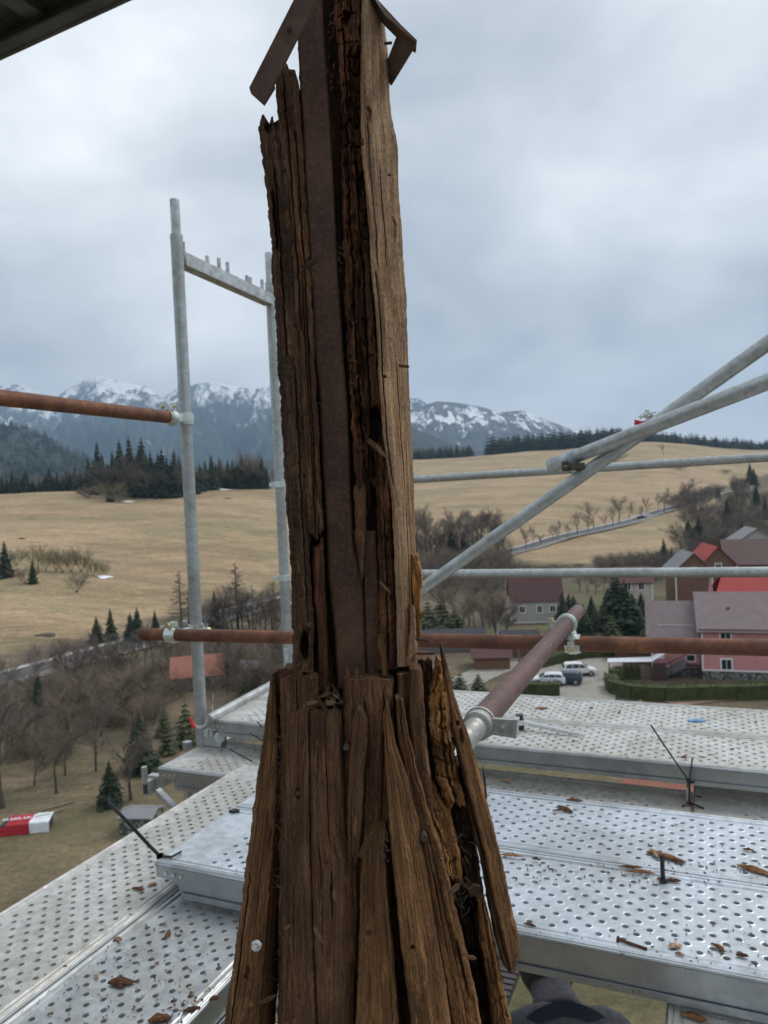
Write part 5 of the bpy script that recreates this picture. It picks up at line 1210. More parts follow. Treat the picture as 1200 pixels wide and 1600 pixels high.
m = MB(); m.box(tuple(a + dd_ * .006 + Vector((0, 0, .0095))), (.022, .006, .003), math.atan2(dd_.y, dd_.x)); m.build("slot", DKS, wr, off=off)

CH_D = wood("chip_brown", (.05, .025, .014), (.12, .06, .032), (.20, .11, .06)); CH_O = wood("chip_orange", (.14, .06, .025), (.30, .15, .06), (.42, .24, .12)); CH_P = wood("chip_pale", (.3, .2, .13), (.48, .34, .24), (.6, .46, .34))
def chip(px, y, h, L, W_, rot, m, label, t=.006, name="wood_chip"):
    """a splintered flake: ragged outline, thick in the middle"""
    c = on(px, y, h); r = random.Random(int(px * 13 + y)); nx = 9
    V = []; 
    for lay in (0, 1):
        for i in range(nx + 1):
            s = i / nx; hw_ = W_ / 2 * math.sin(math.pi * min(1, max(.06, s * .9 + .06))) ** .6
            for k in range(4):
                u = (k / 3 - .5) * 2; jl = r.uniform(-.12, .12) * L / nx * 3
                V.append((s * L - L / 2 + (jl if i in (0, nx) else jl * .3), u * hw_ * r.uniform(.75, 1.1) + .12 * W_ * math.sin(s * 5), (t * (1 - .6 * abs(u)) * r.uniform(.5, 1.1) * math.sin(math.pi * (s * .8 + .1))) if lay else -.0002 + 0 * s))
    n = nx + 1; F_ = []; idx = lambda l, i, k: l * n * 4 + i * 4 + k
    for i in range(nx):
        for k in range(3):
            F_.append((idx(1, i, k), idx(1, i + 1, k), idx(1, i + 1, k + 1), idx(1, i, k + 1))); F_.append((idx(0, i, k + 1), idx(0, i + 1, k + 1), idx(0, i + 1, k), idx(0, i, k)))
        F_.append((idx(0, i, 0), idx(0, i + 1, 0), idx(1, i + 1, 0), idx(1, i, 0))); F_.append((idx(1, i, 3), idx(1, i + 1, 3), idx(0, i + 1, 3), idx(0, i, 3)))
    for i in (0, nx):
        for k in range(3): F_.append((idx(0, i, k), idx(0, i, k + 1), idx(1, i, k + 1), idx(1, i, k)))
    V = np.array(V); uv = np.c_[V[:, 1], V[:, 0]] + [px * .01, 0]
    a = A0 + math.radians(rot)
    me = fast_mesh(name, V, F_, uv=uv, smooth=False); o = link(name, me, None, m); o.location = c + Vector((0, 0, .0035)); o.rotation_euler = (r.uniform(-.06, .06), r.uniform(-.05, .05), a)
    tag(o, label, "wood chip"); return o
chip(884, 1266, HC, .055, .016, -35, CH_D, "dark splinter chip on the second bluish plank near the post"); chip(898, 1252, HC, .042, .010, 5, CH_D, "small dark chip above the splinter chip"); chip(874, 1268, HC, .035, .006, 30, CH_D, "thin twig-like splinter crossing the dark chip")
chip(1040, 1341, HC, .085, .020, -12, CH_O, "large orange-brown chip behind the short upright tie", .009); chip(1022, 1336, HC, .04, .014, -60, CH_P, "pale curled flake at the left end of the large orange chip", .012)
chip(1180, 1362, HC, .07, .020, -12, CH_O, "long orange-brown chip at the right edge", .009); chip(1169, 1330, HC, .022, .008, 0, CH_D, "tiny brown chip above the long one at right")
chip(1000, 1365, HC - .002, .06, .008, 5, CH_O, "orange sliver on the joint between the bluish planks"); chip(985, 1357, HC - .002, .05, .006, 8, CH_O, "thin reddish sliver beside the planks' joint"); chip(1052, 1378, HC, .03, .012, 10, CH_D, "brown flake right of the upright tie's foot")
chip(800, 1339, HC - .002, .05, .010, 6, CH_O, "reddish flake on the joint just right of the loose board"); chip(838, 1345, HC - .002, .02, .006, 0, CH_D, "small dark crumb right of the reddish flake")
chip(1055, 1481, HC, .026, .013, 40, CH_P, "pale orange chip near the front lip"); chip(1124, 1484, HC, .025, .012, -40, CH_D, "brown curl chip on the front plank's holes"); chip(1062, 1494, HC, .016, .008, 0, CH_P, "tiny pale crumb at the front lip"); chip(828, 1448, HC, .024, .006, 0, CH_D, "dark splinter near the front lip beside the post")
chip(1160, 1496, HC, .02, .010, 10, CH_D, "small dark flake near the front lip at right"); chip(1075, 1262, HE - .075 if False else HC, .02, .004, 10, CH_D, "thin twig on the bluish plank under the knot")
chip(216, 1391, HL, .035, .012, 10, CH_D, "brown chip on the outermost left plank"); chip(238, 1384, HL, .022, .012, 60, CH_P, "pale orange crumb beside the brown chip"); chip(262, 1462, HL, .034, .011, -60, CH_D, "brown stick chip across the second left plank")
chip(190, 1537, HL, .05, .020, 25, CH_D, "large dark brown chip on the second left plank", .010); chip(182, 1542, HL, .04, .008, 5, CH_D, "flat splinter under the large dark chip"); chip(151, 1528, HL, .012, .009, 0, CH_P, "small pale crumb left of the large dark chip"); chip(258, 1445, HL, .012, .008, 0, CH_P, "tiny orange crumb above the stick chip")
chip(250, 1595, HL, .04, .022, 40, CH_D, "dark chip at the bottom edge on the second left plank", .010); chip(335, 1563, HL - .0, .018, .012, 60, CH_D, "black lump by the second left plank's lip"); chip(300, 1580, HL, .03, .012, 50, CH_D, "dark forked crumb near the second plank's bottom corner")
chip(1085, 1592, HL, .04, .020, 0, CH_O, "orange wood scrap on the bottom right plank corner"); chip(185, 1470, HL, .02, .012, 10, CH_P, "pale smear crumb in the middle of the outermost plank"); chip(1092, 1247, HE, .02, .004, 0, CH_D, "thin dark twig on the worn low plank")
chip(792, 1221, HE - .004, .03, .02, 10, CH_P, "pale yellowish flake on the low plank by the loose board"); chip(846, 1107, HA, .05, .03, 20, CH_P, "straw-coloured flake on the farthest plank behind the brown tube", .004)
chip(1001, 1097, HA, .012, .010, 0, mat("orange_peel", (.6, .25, .03), .6), "tiny orange speck on the farthest plank's back lip"); chip(1068, 1101, HA, .05, .02, 0, CH_P, "pale flake near the farthest plank's back lip", .003)
for i, (x, y) in enumerate([(1117, 1157), (1100, 1183), (1113, 1179)]): chip(x, y, HA, .018, .012, 20 * i, mat("white_fleck%d" % i, (.7, .68, .6), .6), ["white fleck on the joint of the far planks", "pale crumb on the nearer far plank", "whitish crumb right of the pale crumb"][i])
b = on(1090, 1127, HA); m = MB(); r = random.Random(3); 
V = [(0, 0, .006)]; 
for k in range(12): a_ = k * math.pi / 6; rr_ = r.uniform(.7, 1.2); V.append((.030 * rr_ * math.cos(a_), .016 * rr_ * math.sin(a_), .001 + .006 * r.random()))
m.add([(b.x + v[0], b.y + v[1], b.z + v[2] + .002) for v in V] + [(b.x + v[0], b.y + v[1], b.z + .001) for v in V], [(0, 1 + k, 1 + (k + 1) % 12) for k in range(12)] + [(13, 14 + (k + 1) % 12, 14 + k) for k in range(12)] + [(1 + k, 14 + k, 14 + (k + 1) % 12, 1 + (k + 1) % 12) for k in range(12)])
tag(m.build("blue_scrap", mat("blue_foil", (.14, .32, .55), .5)), "crumpled blue scrap on the farthest plank", "scrap")
m = MB(); a, b = on(967, 1468, HC - .004), on(1011, 1483, HC - .003); m.tube([a, b], .0028, 8); d_ = (a - b).normalized(); m.tube([a, a + d_ * .003], .0062, 10); tag(m.build("nail", STEEL_RUST, smooth=40), "dark old nail lying near the front plank's lip", "nail")
m = MB(); a = on(366, 1269, HC); m.tube([a, a + Vector((0, 0, .007))], .009, 10); m.tube([a + Vector((.014, 0, .003)), a + Vector((-.014, .002, .003))], .004, 6); tag(m.build("wing_nut", DKS, smooth=40), "small dark lump on the bluish plank left of the post", "nut")
# crumbs nobody could count
def crumbs(name, areas, m, label):
    r = random.Random(len(label)); V = []; T = []
    for (x0, x1, y0, y1, h, n, s0_, s1_) in areas:
        for _ in range(n):
            x, y = r.uniform(x0, x1), r.uniform(y0, y1); c = on(x, y, h); c.z += .002; k = len(V); ga, gb = c.x * E1[0] + c.y * E1[1], c.x * E2[0] + c.y * E2[1]
            if (h == HC and not (1.392 < gb < 2.03 and ga > -1.23)) or (h == HA and not 2.42 < gb < 3.055) or (h == HL and not (-1.54 < ga < -1.23 or -1.208 < ga < -.9)): continue
            s = r.uniform(s0_, s1_); a = r.random() * 6.28; el = r.uniform(1, 2.4)
            for q in ((-s * el, -s, 0), (s * el, -s * .6, 0), (s * el * .7, s, 0), (-s * el * .8, s * .8, 0), (0, 0, s * 1.2)): V.append((c.x + q[0] * math.cos(a) - q[1] * math.sin(a), c.y + q[0] * math.sin(a) + q[1] * math.cos(a), c.z + q[2]))
            T += [(k, k + 1, k + 4), (k + 1, k + 2, k + 4), (k + 2, k + 3, k + 4), (k + 3, k, k + 4)]
    tag(link(name, fast_mesh(name, np.array(V), tris=T, smooth=False), mat=m), label, "debris", kind="stuff")
crumbs("bark_crumbs", [(800, 1200, 1345, 1385, HC, 110, .0008, .0022), (820, 1200, 1450, 1525, HC, 70, .0006, .0018), (250, 380, 1355, 1368, HC, 40, .0005, .0011), (770, 1200, 1240, 1330, HC, 40, .0006, .0018), (20, 270, 1440, 1600, HL, 60, .0006, .0013), (150, 350, 1480, 1600, HL, 80, .0006, .0016), (260, 345, 1560, 1600, HL, 70, .0007, .002)],
       mat("bark_crumb", (.06, .03, .018), .9), "scattered dark bark crumbs on the planks")
crumbs("bark_flakes", [(790, 1200, 1350, 1384, HC, 20, .0012, .003), (820, 1200, 1440, 1520, HC, 12, .001, .0028), (770, 1200, 1240, 1330, HC, 8, .001, .003), (60, 260, 1400, 1580, HL, 8, .001, .0025), (200, 360, 1440, 1600, HL, 22, .001, .003), (720, 1200, 1095, 1185, HA, 14, .002, .005)],
       mat("bark_flake", (.16, .08, .045), .9), "reddish-brown bark flakes strewn over the planks")
crumbs("sawdust", [(720, 1200, 1085, 1190, HA, 120, .001, .003), (800, 1200, 1460, 1530, HC, 60, .0006, .0016), (20, 250, 1450, 1600, HL, 50, .0007, .0016), (280, 350, 1540, 1600, HL, 40, .0008, .0022)], mat("pale_sawdust", (.55, .42, .28), .9), "pale sawdust flecks on the planks")
crumbs("lichen_flecks", [(30, 240, 1440, 1590, HL, 50, .0007, .0016), (170, 260, 1350, 1440, HL, 40, .0007, .0016)], mat("green_flecks", (.42, .60, .50), .9), "mint-green flecks spattered on the outermost plank")

# ------------------------------------------------------------------ person working below the front plank
def person():
    D = 2.45; c = at(900, 1676, D); e = empty("person", (c[0], c[1], c[2] - .75), 0, "person in charcoal work clothes with pale reflective stripe, bending down below the front plank", "person")
    off = Vector(e.location)
    J = {}; E_ = []
    def j(n, p, r_): J[n] = (Vector(p), r_)
    # local frame: x right, y away from the camera, z up; crouching, back towards the lens
    j("pelvis", (0, 0, .34), (.17, .13)); j("waist", (0, .02, .48), (.165, .13)); j("chest", (0, .10, .655), (.165, .135)); j("neckb", (0, .23, .78), (.12, .09)); j("neck", (0, .31, .80), (.06, .06)); j("head", (0, .42, .80), (.10, .11)); j("crown", (0, .50, .78), (.07, .08))
    for s, n in ((-1, "l"), (1, "r")):
        j("hip" + n, (.11 * s, .02, .32), (.10, .10)); j("knee" + n, (.19 * s, .40, .42), (.07, .075)); j("ankle" + n, (.15 * s, .12, .09), (.045, .05)); j("toe" + n, (.16 * s, .30, .03), (.045, .03))
        j("sh" + n, (.19 * s, .18, .72), (.085, .085)); j("el" + n, (.27 * s, .36, .50), (.055, .055)); j("wr" + n, (.20 * s, .52, .36), (.035, .03)); j("hand" + n, (.18 * s, .60, .32), (.042, .02))
    ed = [("pelvis", "waist"), ("waist", "chest"), ("chest", "neckb"), ("neckb", "neck"), ("neck", "head"), ("head", "crown")]
    for n in "lr": ed += [("pelvis", "hip" + n), ("hip" + n, "knee" + n), ("knee" + n, "ankle" + n), ("ankle" + n, "toe" + n), ("chest", "sh" + n), ("sh" + n, "el" + n), ("el" + n, "wr" + n), ("wr" + n, "hand" + n)]
    names = list(J); me = bpy.data.meshes.new("body"); me.from_pydata([J[n][0] for n in names], [(names.index(a), names.index(b)) for a, b in ed], [])
    o = link("body", me, e); md = o.modifiers.new("skin", 'SKIN'); o.modifiers.new("sub", 'SUBSURF').render_levels = 2; o.modifiers["sub"].levels = 2
    for i, n in enumerate(names): me.skin_vertices[0].data[i].radius = J[n][1]
    me.skin_vertices[0].data[0].use_root = True
    cloth = mat("charcoal_work_cloth", (.055, .06, .075), .9, build=lambda t, b: (t.links.new(ramp(t, noise(t, wpos(t), 60, 5, .6), [(.3, (.048, .05, .06)), (.7, (.085, .088, .10))]), b.inputs["Base Color"]), bump(t, b, noise(t, wpos(t), 14, 5, .6), .6, .02)))
    me.materials.append(cloth)
    dg = bpy.context.evaluated_depsgraph_get(); ev = bpy.data.meshes.new_from_object(o.evaluated_get(dg)); o.modifiers.clear(); o.data = ev; ev.materials.clear(); ev.materials.append(cloth); ev.polygons.foreach_set("use_smooth", [True] * len(ev.polygons))
    for v in ev.vertices:
        f_ = float(fbm(v.co.x * 9 + v.co.z * 5 + 40, v.co.y * 7 + v.co.z * 16 + 40, 5, 3)) - .5; fo2 = 1 - abs(float(vn(v.co.x * 6 + 30, v.co.z * 26 + v.co.x * 14 + 30, 8)) * 2 - 1); v.co += v.normal * (f_ * .035 + fo2 * .010)
    ev.update()
    # navy yoke and reflective stripe follow the back
    def belt(name, y0_, pts, w, t, m_):
        b = MB(); V = []; 
        for p, n in pts: 
            for sgn in (-1, 1): V.append(Vector(p) + Vector((0, .5, .8)) * w / 2 * sgn + Vector(n) * t)
        k = len(pts); b.add(V + [v - Vector((0, -.4, .9)) * .02 for v in V], [(2 * i, 2 * i + 1, 2 * i + 3, 2 * i + 2) for i in range(k - 1)] + [(2 * k + 2 * i + 2, 2 * k + 2 * i + 3, 2 * k + 2 * i + 1, 2 * k + 2 * i) for i in range(k - 1)]); b.build(name, m_, e, smooth=60)
    arc = [((.19 * math.sin(a), .17 - .03 * abs(math.sin(a)), .68 + .155 * math.cos(a)), (math.sin(a), -.2, math.cos(a))) for a in np.linspace(-1.45, 1.45, 19)]
    belt("navy_yoke", 0, arc, .05, .012, mat("navy_cloth", (.015, .02, .04), .9)); belt("reflective_stripe", 0, [((p[0] * 1.0, p[1] - .05, p[2] - .02), n) for p, n in arc[1:5]], .05, .016, mat("reflective_grey", (.42, .42, .48), .5))
    b = MB(); bm_ = None
    h = J["head"][0]; 
    for k in range(6): pass
    import bmesh
    bm = bmesh.new(); bmesh.ops.create_icosphere(bm, subdivisions=3, radius=.112); hm = bpy.data.meshes.new("hair"); 
    for v in bm.verts: v.co = Vector((v.co.x * .95, v.co.y * 1.1, v.co.z)) + h + Vector((0, .02, .025))
    bm.to_mesh(hm); bm.free(); link("hair", hm, e, mat("dark_hair", (.02, .014, .01), .7))
    for s in (-1, 1):                                        # hands: five bent fingers each
        hp = J["hand" + ("l" if s < 0 else "r")][0]
        for k in range(5):
            b = MB(); ox = (-.03 + .016 * k) ; l_ = [.05, .07, .078, .072, .058][k]; p0 = hp + Vector((ox, .0, 0)); b.tube([p0, p0 + Vector((0, l_ * .5, -.01)), p0 + Vector((0, l_ * .85, -.035))], [.009, .008, .006], 8); b.build("finger" if k else "thumb", mat("skin%d%d" % (s, k), (.42, .25, .18), .6) if False else SKIN, e, smooth=60)
SKIN = mat("skin", (.42, .25, .18), .6)
person()
# ------------------------------------------------------------------ the rotten spire post
PO = np.array(at(560, 1600, 1.0)) - np.array([0, 0, 1.4])
post = empty("spire_post", tuple(PO), 0, "rotten timber spire post with rusted iron channel and splintered skirt boards", "spire post")
def interp(tab, y):
    t = np.array(sorted(tab)); return np.interp(y, t[:, 0], t[:, 1])
def piece(name, L, Rr_, depth, m, y0=None, y1=None, thick=.03, amp=.0018, rot=0.0, rotf=(38, 10), jag=10, jagb=0, edge=1.2, prof=None, cracks=(), seed=1, side=.0, arris=None, label=None, cap=None, res=1.15, ridge=(170, 7), vres=2.2, holes=(), lean=None):
    """A timber piece: left/right outlines as seen (pixel columns by row) put at their own distance, with real thickness.
    depth: [(row, metres)], prof: [(s, metres)] extra distance over the width, cracks: [(s, halfwidth, depth, y0, y1)], holes: [(x,y,rx,ry,deep)]"""
    L = sorted([(b, a) for a, b in L]); Rr_ = sorted([(b, a) for a, b in Rr_])
    ya = y0 if y0 is not None else max(L[0][0], Rr_[0][0]) ; yb = y1 if y1 is not None else min(L[-1][0], Rr_[-1][0])
    wmax = max(abs(interp(Rr_, y) - interp(L, y)) for y in np.linspace(ya, yb, 30))
    nu = max(8, int(wmax / res)); nv = max(10, int((yb - ya) / vres))
    s = np.linspace(0, 1, nu); v = np.linspace(0, 1, nv)
    S, Vv = np.meshgrid(s, v)
    Dm = float(interp(depth, (ya + yb) / 2)); mpp = Dm / F
    top = ya + jag * (fbm(s * wmax * mpp * 220, s * 0 + seed, seed + 3, 3) * 1.8 - .5) * 1.0
    bot = yb - jagb * fbm(s * wmax * mpp * 220, s * 0 + seed + 7, seed + 4, 3) * 1.6
    Y = top[None, :] * (1 - Vv) + bot[None, :] * Vv
    l_ = interp(L, Y); r_ = interp(Rr_, Y)
    l_ = l_ + (fbm(Y * .09, Y * 0, seed + 11, 4) - .5) * edge * 2.4; r_ = r_ + (fbm(Y * .09, Y * 0 + 3, seed + 12, 4) - .5) * edge * 2.4
    l_ = l_ + (fbm(Y * .4, Y * 0 + 5, seed + 13, 3) - .5) * edge * .9; r_ = r_ + (fbm(Y * .4, Y * 0 + 9, seed + 14, 3) - .5) * edge * .9
    X = l_ + (r_ - l_) * S
    D = interp(depth, Y)
    if prof: D = D + np.interp(S, [p[0] for p in prof], [p[1] for p in prof])
    U = S * wmax * mpp; W_ = Y * mpp                                   # metres across / along
    Us = U + .0022 * (fbm(W_ * 4, W_ * 0, seed + 20, 3) - .5) * 2
    g = fbm(Us * ridge[0], W_ * ridge[1], seed, 4, .55) - .5
    g2 = fbm(Us * 620, W_ * 26, seed + 31, 3, .6) - .5
    g3 = 1 - np.abs(fbm(Us * 95, W_ * 3.2, seed + 41, 3) * 2 - 1)
    lo = fbm(U * 9, W_ * 3, seed + 33, 3) - .5
    g6 = fbm(Us * 900, W_ * 70, seed + 35, 2) - .5
    D = D - amp * (g * 1.1 + g2 * .9) - .0009 * g6 - .0006 * (fbm(Us * 300, W_ * 220, seed + 36, 2) - .5) - .004 * lo + amp * 1.0 * np.clip((g3 - .90) * 9, 0, 1) * np.clip((lo + .12) * 6, 0, 1)
    if rot:
        n = fbm(Us * rotf[0], W_ * rotf[1], seed + 51, 5, .6); c = np.clip((n - .50) * 7, 0, 1)
        n2 = fbm(Us * rotf[0] * 3, W_ * rotf[1] * 2.6, seed + 61, 4, .6)
        D = D + rot * c + rot * .7 * np.clip((n2 - .56) * 8, 0, 1)
        chk = np.abs(((W_ * 48 + 1.6 * fbm(Us * 30, W_ * 9, seed + 77, 2)) % 1.0) - .5); D = D + rot * .55 * np.clip((.09 - chk) * 14, 0, 1) * np.clip((n2 - .42) * 8, 0, 1)
        D = D + rot * .25 * np.floor(fbm(Us * 25, W_ * 30, seed + 71, 3) * 5) / 5
    for (cs, hwid, dp, c0, c1) in cracks:
        wv = cs + .05 * (fbm(W_ * 9, W_ * 0 + cs * 31, seed + 81, 3) - .5)
        k = np.clip(1 - np.abs(S - wv) * wmax / (hwid * .85), 0, 1) * np.clip((Y - c0) / 14, 0, 1) * np.clip((c1 - Y) / 14, 0, 1)
        D = D + dp * .7 * k ** .8
    for (hx, hy, rx, ry, dp) in holes:
        q = ((X - hx + 4 * (vn(Y * .12, Y * 0, 5) - .5)) / rx) ** 2 + ((Y - hy) / ry) ** 2
        D = D + dp * np.clip(1.4 - q * 1.4, 0, 1) ** .5
    # rounded arrises
    ed = np.minimum(S, 1 - S) * wmax * mpp; D = D + .0035 * np.clip(1 - ed / .004, 0, 1) ** 2
    P = CAM + (CF[None, None, :] + CR * ((X - 600) / F)[..., None] + CU * ((800 - Y) / F)[..., None]) * D[..., None]
    # sides and back, going back along the view with a slight inward lean
    ks = np.array([.12, .4, .75, 1.0])
    DR = np.array([0, 1.0, 0]); 
    wob = (fbm(ks[None, :] * 3, W_[:, :1] * 40, seed + 91, 3) - .5) * .004
    rightv = CR * 1.0
    inr = thick * side
    Rs = P[:, -1:, :] + (DR * thick)[None, None, :] * ks[None, :, None] - rightv * (inr * ks[None, :] + wob)[..., None]
    Ls = P[:, :1, :] + (DR * thick)[None, None, :] * ks[None, ::-1, None] + rightv * (inr * ks[None, ::-1] + wob[:, ::-1])[..., None]
    A = np.concatenate([P, Rs, Ls], 1); M = A.shape[1]
    ds = np.concatenate([U[0], U[0, -1] + ks * thick, U[0, -1] + thick + wmax * mpp + (1 - ks[::-1]) * thick])
    nvv = A.shape[0]
    V = A.reshape(-1, 3); idx = np.arange(nvv * M).reshape(nvv, M)
    nxt = np.roll(idx, -1, axis=1)
    q = np.stack([idx[:-1], idx[1:], nxt[1:], nxt[:-1]], -1).reshape(-1, 4)
    # caps
    ct = A[0].mean(0); cb = A[-1].mean(0); V = np.concatenate([V, [ct, cb]]); it, ib = len(V) - 2, len(V) - 1
    tr = np.concatenate([np.stack([np.full(M, it), idx[0], nxt[0]], -1), np.stack([np.full(M, ib), nxt[-1], idx[-1]], -1)])
    uv = np.stack([np.broadcast_to(ds[None, :], (nvv, M)) + seed * .37, -np.broadcast_to((Y[:, :1] * mpp), (nvv, M)) + 0 * ds[None, :]], -1).reshape(-1, 2)
    uv = np.concatenate([uv, [[seed * .37 + U.max() / 2, -ya * mpp], [seed * .37, -yb * mpp]]])
    me = fast_mesh(name, V - PO, q, tr, uv); me.set_sharp_from_angle(angle=math.radians(50))
    o = link(name, me, post, m)
    if cap is not None:
        me.materials.append(cap); nq = len(q); mi = np.zeros(len(me.polygons), np.int32); mi[nq:nq + M] = 1; me.polygons.foreach_set("material_index", mi)
    if label: o["label"] = label
    return o
DU = [(-80, .955), (1050, .935)]
def dd(o=0.0, a=.935, b=.82): return [(900, a + o), (1050, a + o - .012), (1600, b + o), (1900, b + o - .06)]

# --- iron channel
def flat_px(name, poly, D, t, m, label=None, dv=None):
    """plate whose outline is given as seen, at distance D (or per-corner), t thick along the view"""
    Ds = D if hasattr(D, '__len__') else [D] * len(poly)
    mb = MB(); n = len(poly); V = [at(x, y, d) for (x, y), d in zip(poly, Ds)]; dirv = np.array(dv if dv is not None else (0, 1, 0))
    V = V + [v + dirv * t for v in V]
    mb.add(V, [tuple(range(n))[::-1], tuple(range(n, 2 * n))] + [(k, (k + 1) % n, n + (k + 1) % n, n + k) for k in range(n)])
    o = mb.build(name, m, post, off=tuple(PO), label=label); b = o.modifiers.new("bevel", 'BEVEL'); b.width = .0012; b.segments = 2; b.limit_method = 'ANGLE'
    return o
piece("iron_channel", [(463, -90), (465, 60), (469, 140), (473, 190), (476, 260), (482, 370), (486, 450), (492, 560), (499, 620), (503, 720), (509, 810), (513, 900), (522, 980), (528, 1075)],
      [(501, -90), (507, 60), (514, 160), (521, 290), (527, 420), (531, 470), (537, 560), (544, 640), (549, 780), (553, 850), (566, 905), (570, 1000), (574, 1075)],
      [(-90, .965), (1075, .948)], STEEL_RUST, -90, 1075, thick=.05, amp=.00022, jag=0, edge=.2, seed=3, ridge=(60, 60), res=1.6, vres=4)
piece("iron_channel", [(548, 830), (560, 880), (568, 905), (571, 1000), (575, 1075)], [(588, 830), (592, 900), (594, 1000), (596, 1075)], [(800, .958), (1075, .953)], STEEL_RUST, 830, 1072, thick=.04, amp=.0003, jag=0, edge=.3, seed=4, ridge=(60, 60), label="second iron flange laid bare at the bottom")
# dark core timber behind everything
piece("core_timber", [(468, -90), (466, 60), (470, 200), (474, 400), (480, 700), (484, 1000), (484, 1100)], [(570, -90), (575, 100), (596, 400), (616, 700), (628, 850), (632, 1000), (632, 1100)], [(-80, .985), (1900, .975)], W_ROT, -90, 1100, thick=.06, amp=.003, seed=5, edge=2)
piece("core_timber", [(438, 1070), (446, 1200), (440, 1400), (432, 1900)], [(668, 1070), (690, 1200), (724, 1400), (742, 1500), (800, 1900)], [(1060, .975), (1900, .90)], W_ROT, 1072, 1900, thick=.08, amp=.004, seed=6, edge=2, label="dark backing timber behind the skirt boards")
# --- left timbers
piece("timber", [(404, 178), (404, 200), (411, 260), (418, 310), (423, 370), (426, 440), (431, 500), (433, 560), (438, 620), (441, 690), (446, 780), (452, 840), (455, 900), (457, 980), (457, 1060)],
      [(436, 178), (441, 200), (446, 260), (452, 330), (457, 400), (462, 500), (469, 600), (474, 700), (478, 780), (482, 850), (484, 900), (489, 980), (490, 1060)],
      [(150, .945), (1060, .918)], W_DARK, 178, 1050, thick=.075, amp=.0022, rot=.0032, jag=22, edge=2.2, seed=7, vres=2.0, prof=[(0, .010), (.18, .002), (.5, 0), (1, .004)], cracks=[(.30, 4, .02, 300, 395), (.45, 2.2, .014, 260, 560), (.78, 1.6, .01, 560, 1000), (.62, 7, .02, 978, 1040)], holes=[(418, 200, 6, 9, .012), (447, 578, 11, 26, .006), (476, 1008, 7, 22, .03)], label="outer left timber, blackened and cracked")
piece("timber", [(429, 92), (430, 130), (434, 180), (440, 230), (447, 330), (455, 420), (461, 520), (468, 620), (474, 720), (478, 800), (481, 860)],
      [(456, 92), (466, 130), (470, 180), (474, 240), (480, 340), (485, 420), (489, 520), (493, 620), (499, 720), (503, 800), (506, 860)],
      [(90, .962), (860, .930)], W_BROWN, 92, 858, thick=.06, amp=.0022, rot=.0022, jag=36, jagb=26, edge=1.4, seed=8, cracks=[(.35, 2, .014, 130, 520), (.7, 2.0, .014, 200, 760), (.55, 1.6, .01, 400, 840)], holes=[(486, 415, 10, 14, .01)])
piece("timber", [(487, 840), (489, 900), (493, 960), (496, 1020), (499, 1085)], [(505, 840), (507, 900), (509, 960), (511, 1020), (511, 1085)], [(840, .944), (1085, .936)], W_RED, 840, 1084, thick=.04, amp=.002, jag=20, edge=1.2, seed=9, label="narrow reddish strip left of the channel")
# --- right of the channel: rotten heart
piece("timber", [(519, -90), (522, 20), (530, 110), (533, 160), (534, 260), (538, 400), (540, 480), (544, 560), (549, 640), (553, 760), (556, 860)],
      [(566, -90), (563, 40), (563, 140), (566, 250), (571, 300), (578, 370), (583, 430), (589, 560), (596, 640), (603, 740), (606, 860)],
      [(-90, .958), (900, .940)], W_RED, -90, 800, thick=.07, amp=.0045, rot=.011, rotf=(45, 9), jag=0, jagb=60, edge=2.6, seed=12, cracks=[(.3, 3, .02, 40, 700), (.65, 3, .02, 250, 760)], holes=[(588, 668, 11, 34, .035), (540, 30, 6, 14, .02), (566, 290, 7, 22, .015)], label="rotten inner timber, cubed and hollowed")
piece("timber", [(583, 690), (588, 740), (590, 850), (592, 900), (592, 1000), (592, 1048)], [(604, 690), (609, 740), (614, 850), (618, 920), (620, 1000), (622, 1048)], [(690, .948), (1048, .936)], W_RED, 690, 1046, thick=.05, amp=.003, rot=.004, jag=30, edge=1.6, seed=13, cracks=[(.5, 2, .014, 800, 1040)], rotf=(30, 26), label="brick-red cracked heartwood strip")
piece("timber", [(552, 752), (555, 820), (559, 870), (564, 908)], [(572, 752), (572, 820), (570, 870), (567, 908)], [(750, .946), (908, .942)], W_BROWN, 752, 908, thick=.008, amp=.0018, jag=12, edge=1.2, seed=14, label="pale splinter over the iron channel")
piece("timber", [(590, 995), (589, 1010), (593, 1030), (597, 1054)], [(597, 995), (601, 1010), (604, 1030), (606, 1054)], [(990, .934), (1054, .93)], W_WARM, 990, 1056, thick=.01, amp=.0015, jag=8, seed=15)
# --- pale right timber: a front strip and the sawn face turning away
RB = [(566, -90), (564, 40), (563, 140), (565, 240), (571, 297), (577, 368), (580, 425), (588, 500), (591, 590), (598, 680), (606, 740), (612, 780), (615, 850), (618, 920), (620, 1000), (622, 1060)]
RE = [(583, -90), (587, 0), (600, 25), (606, 85), (608, 140), (612, 185), (619, 212), (622, 232), (623, 300), (628, 360), (632, 430), (635, 460), (638, 570), (643, 680), (646, 740), (649, 850), (651, 900), (653, 1000), (655, 1060)]
piece("timber", RB, RE, [(-90, .950), (1060, .930)], W_TAN, -90, 1042, thick=.10, amp=.0011, jag=0, edge=.7, seed=17, prof=[(0, 0), (.25, .004), (1, .042)], side=.1,
      cracks=[(.14, 1.5, .016, 420, 760), (.2, 1.2, .008, 180, 420), (.45, 1.0, .006, 250, 420), (.62, 1.0, .006, 560, 980)], holes=[(574, 180, 5, 14, .006), (607, 274, 2.2, 2.2, .006), (601, 589, 2.8, 2.8, .008), (615, 360, 3, 22, .004), (611, 490, 6, 40, .002), (600, 1000, 5, 30, .012)], label="pale sawn face of the right timber", ridge=(220, 4))
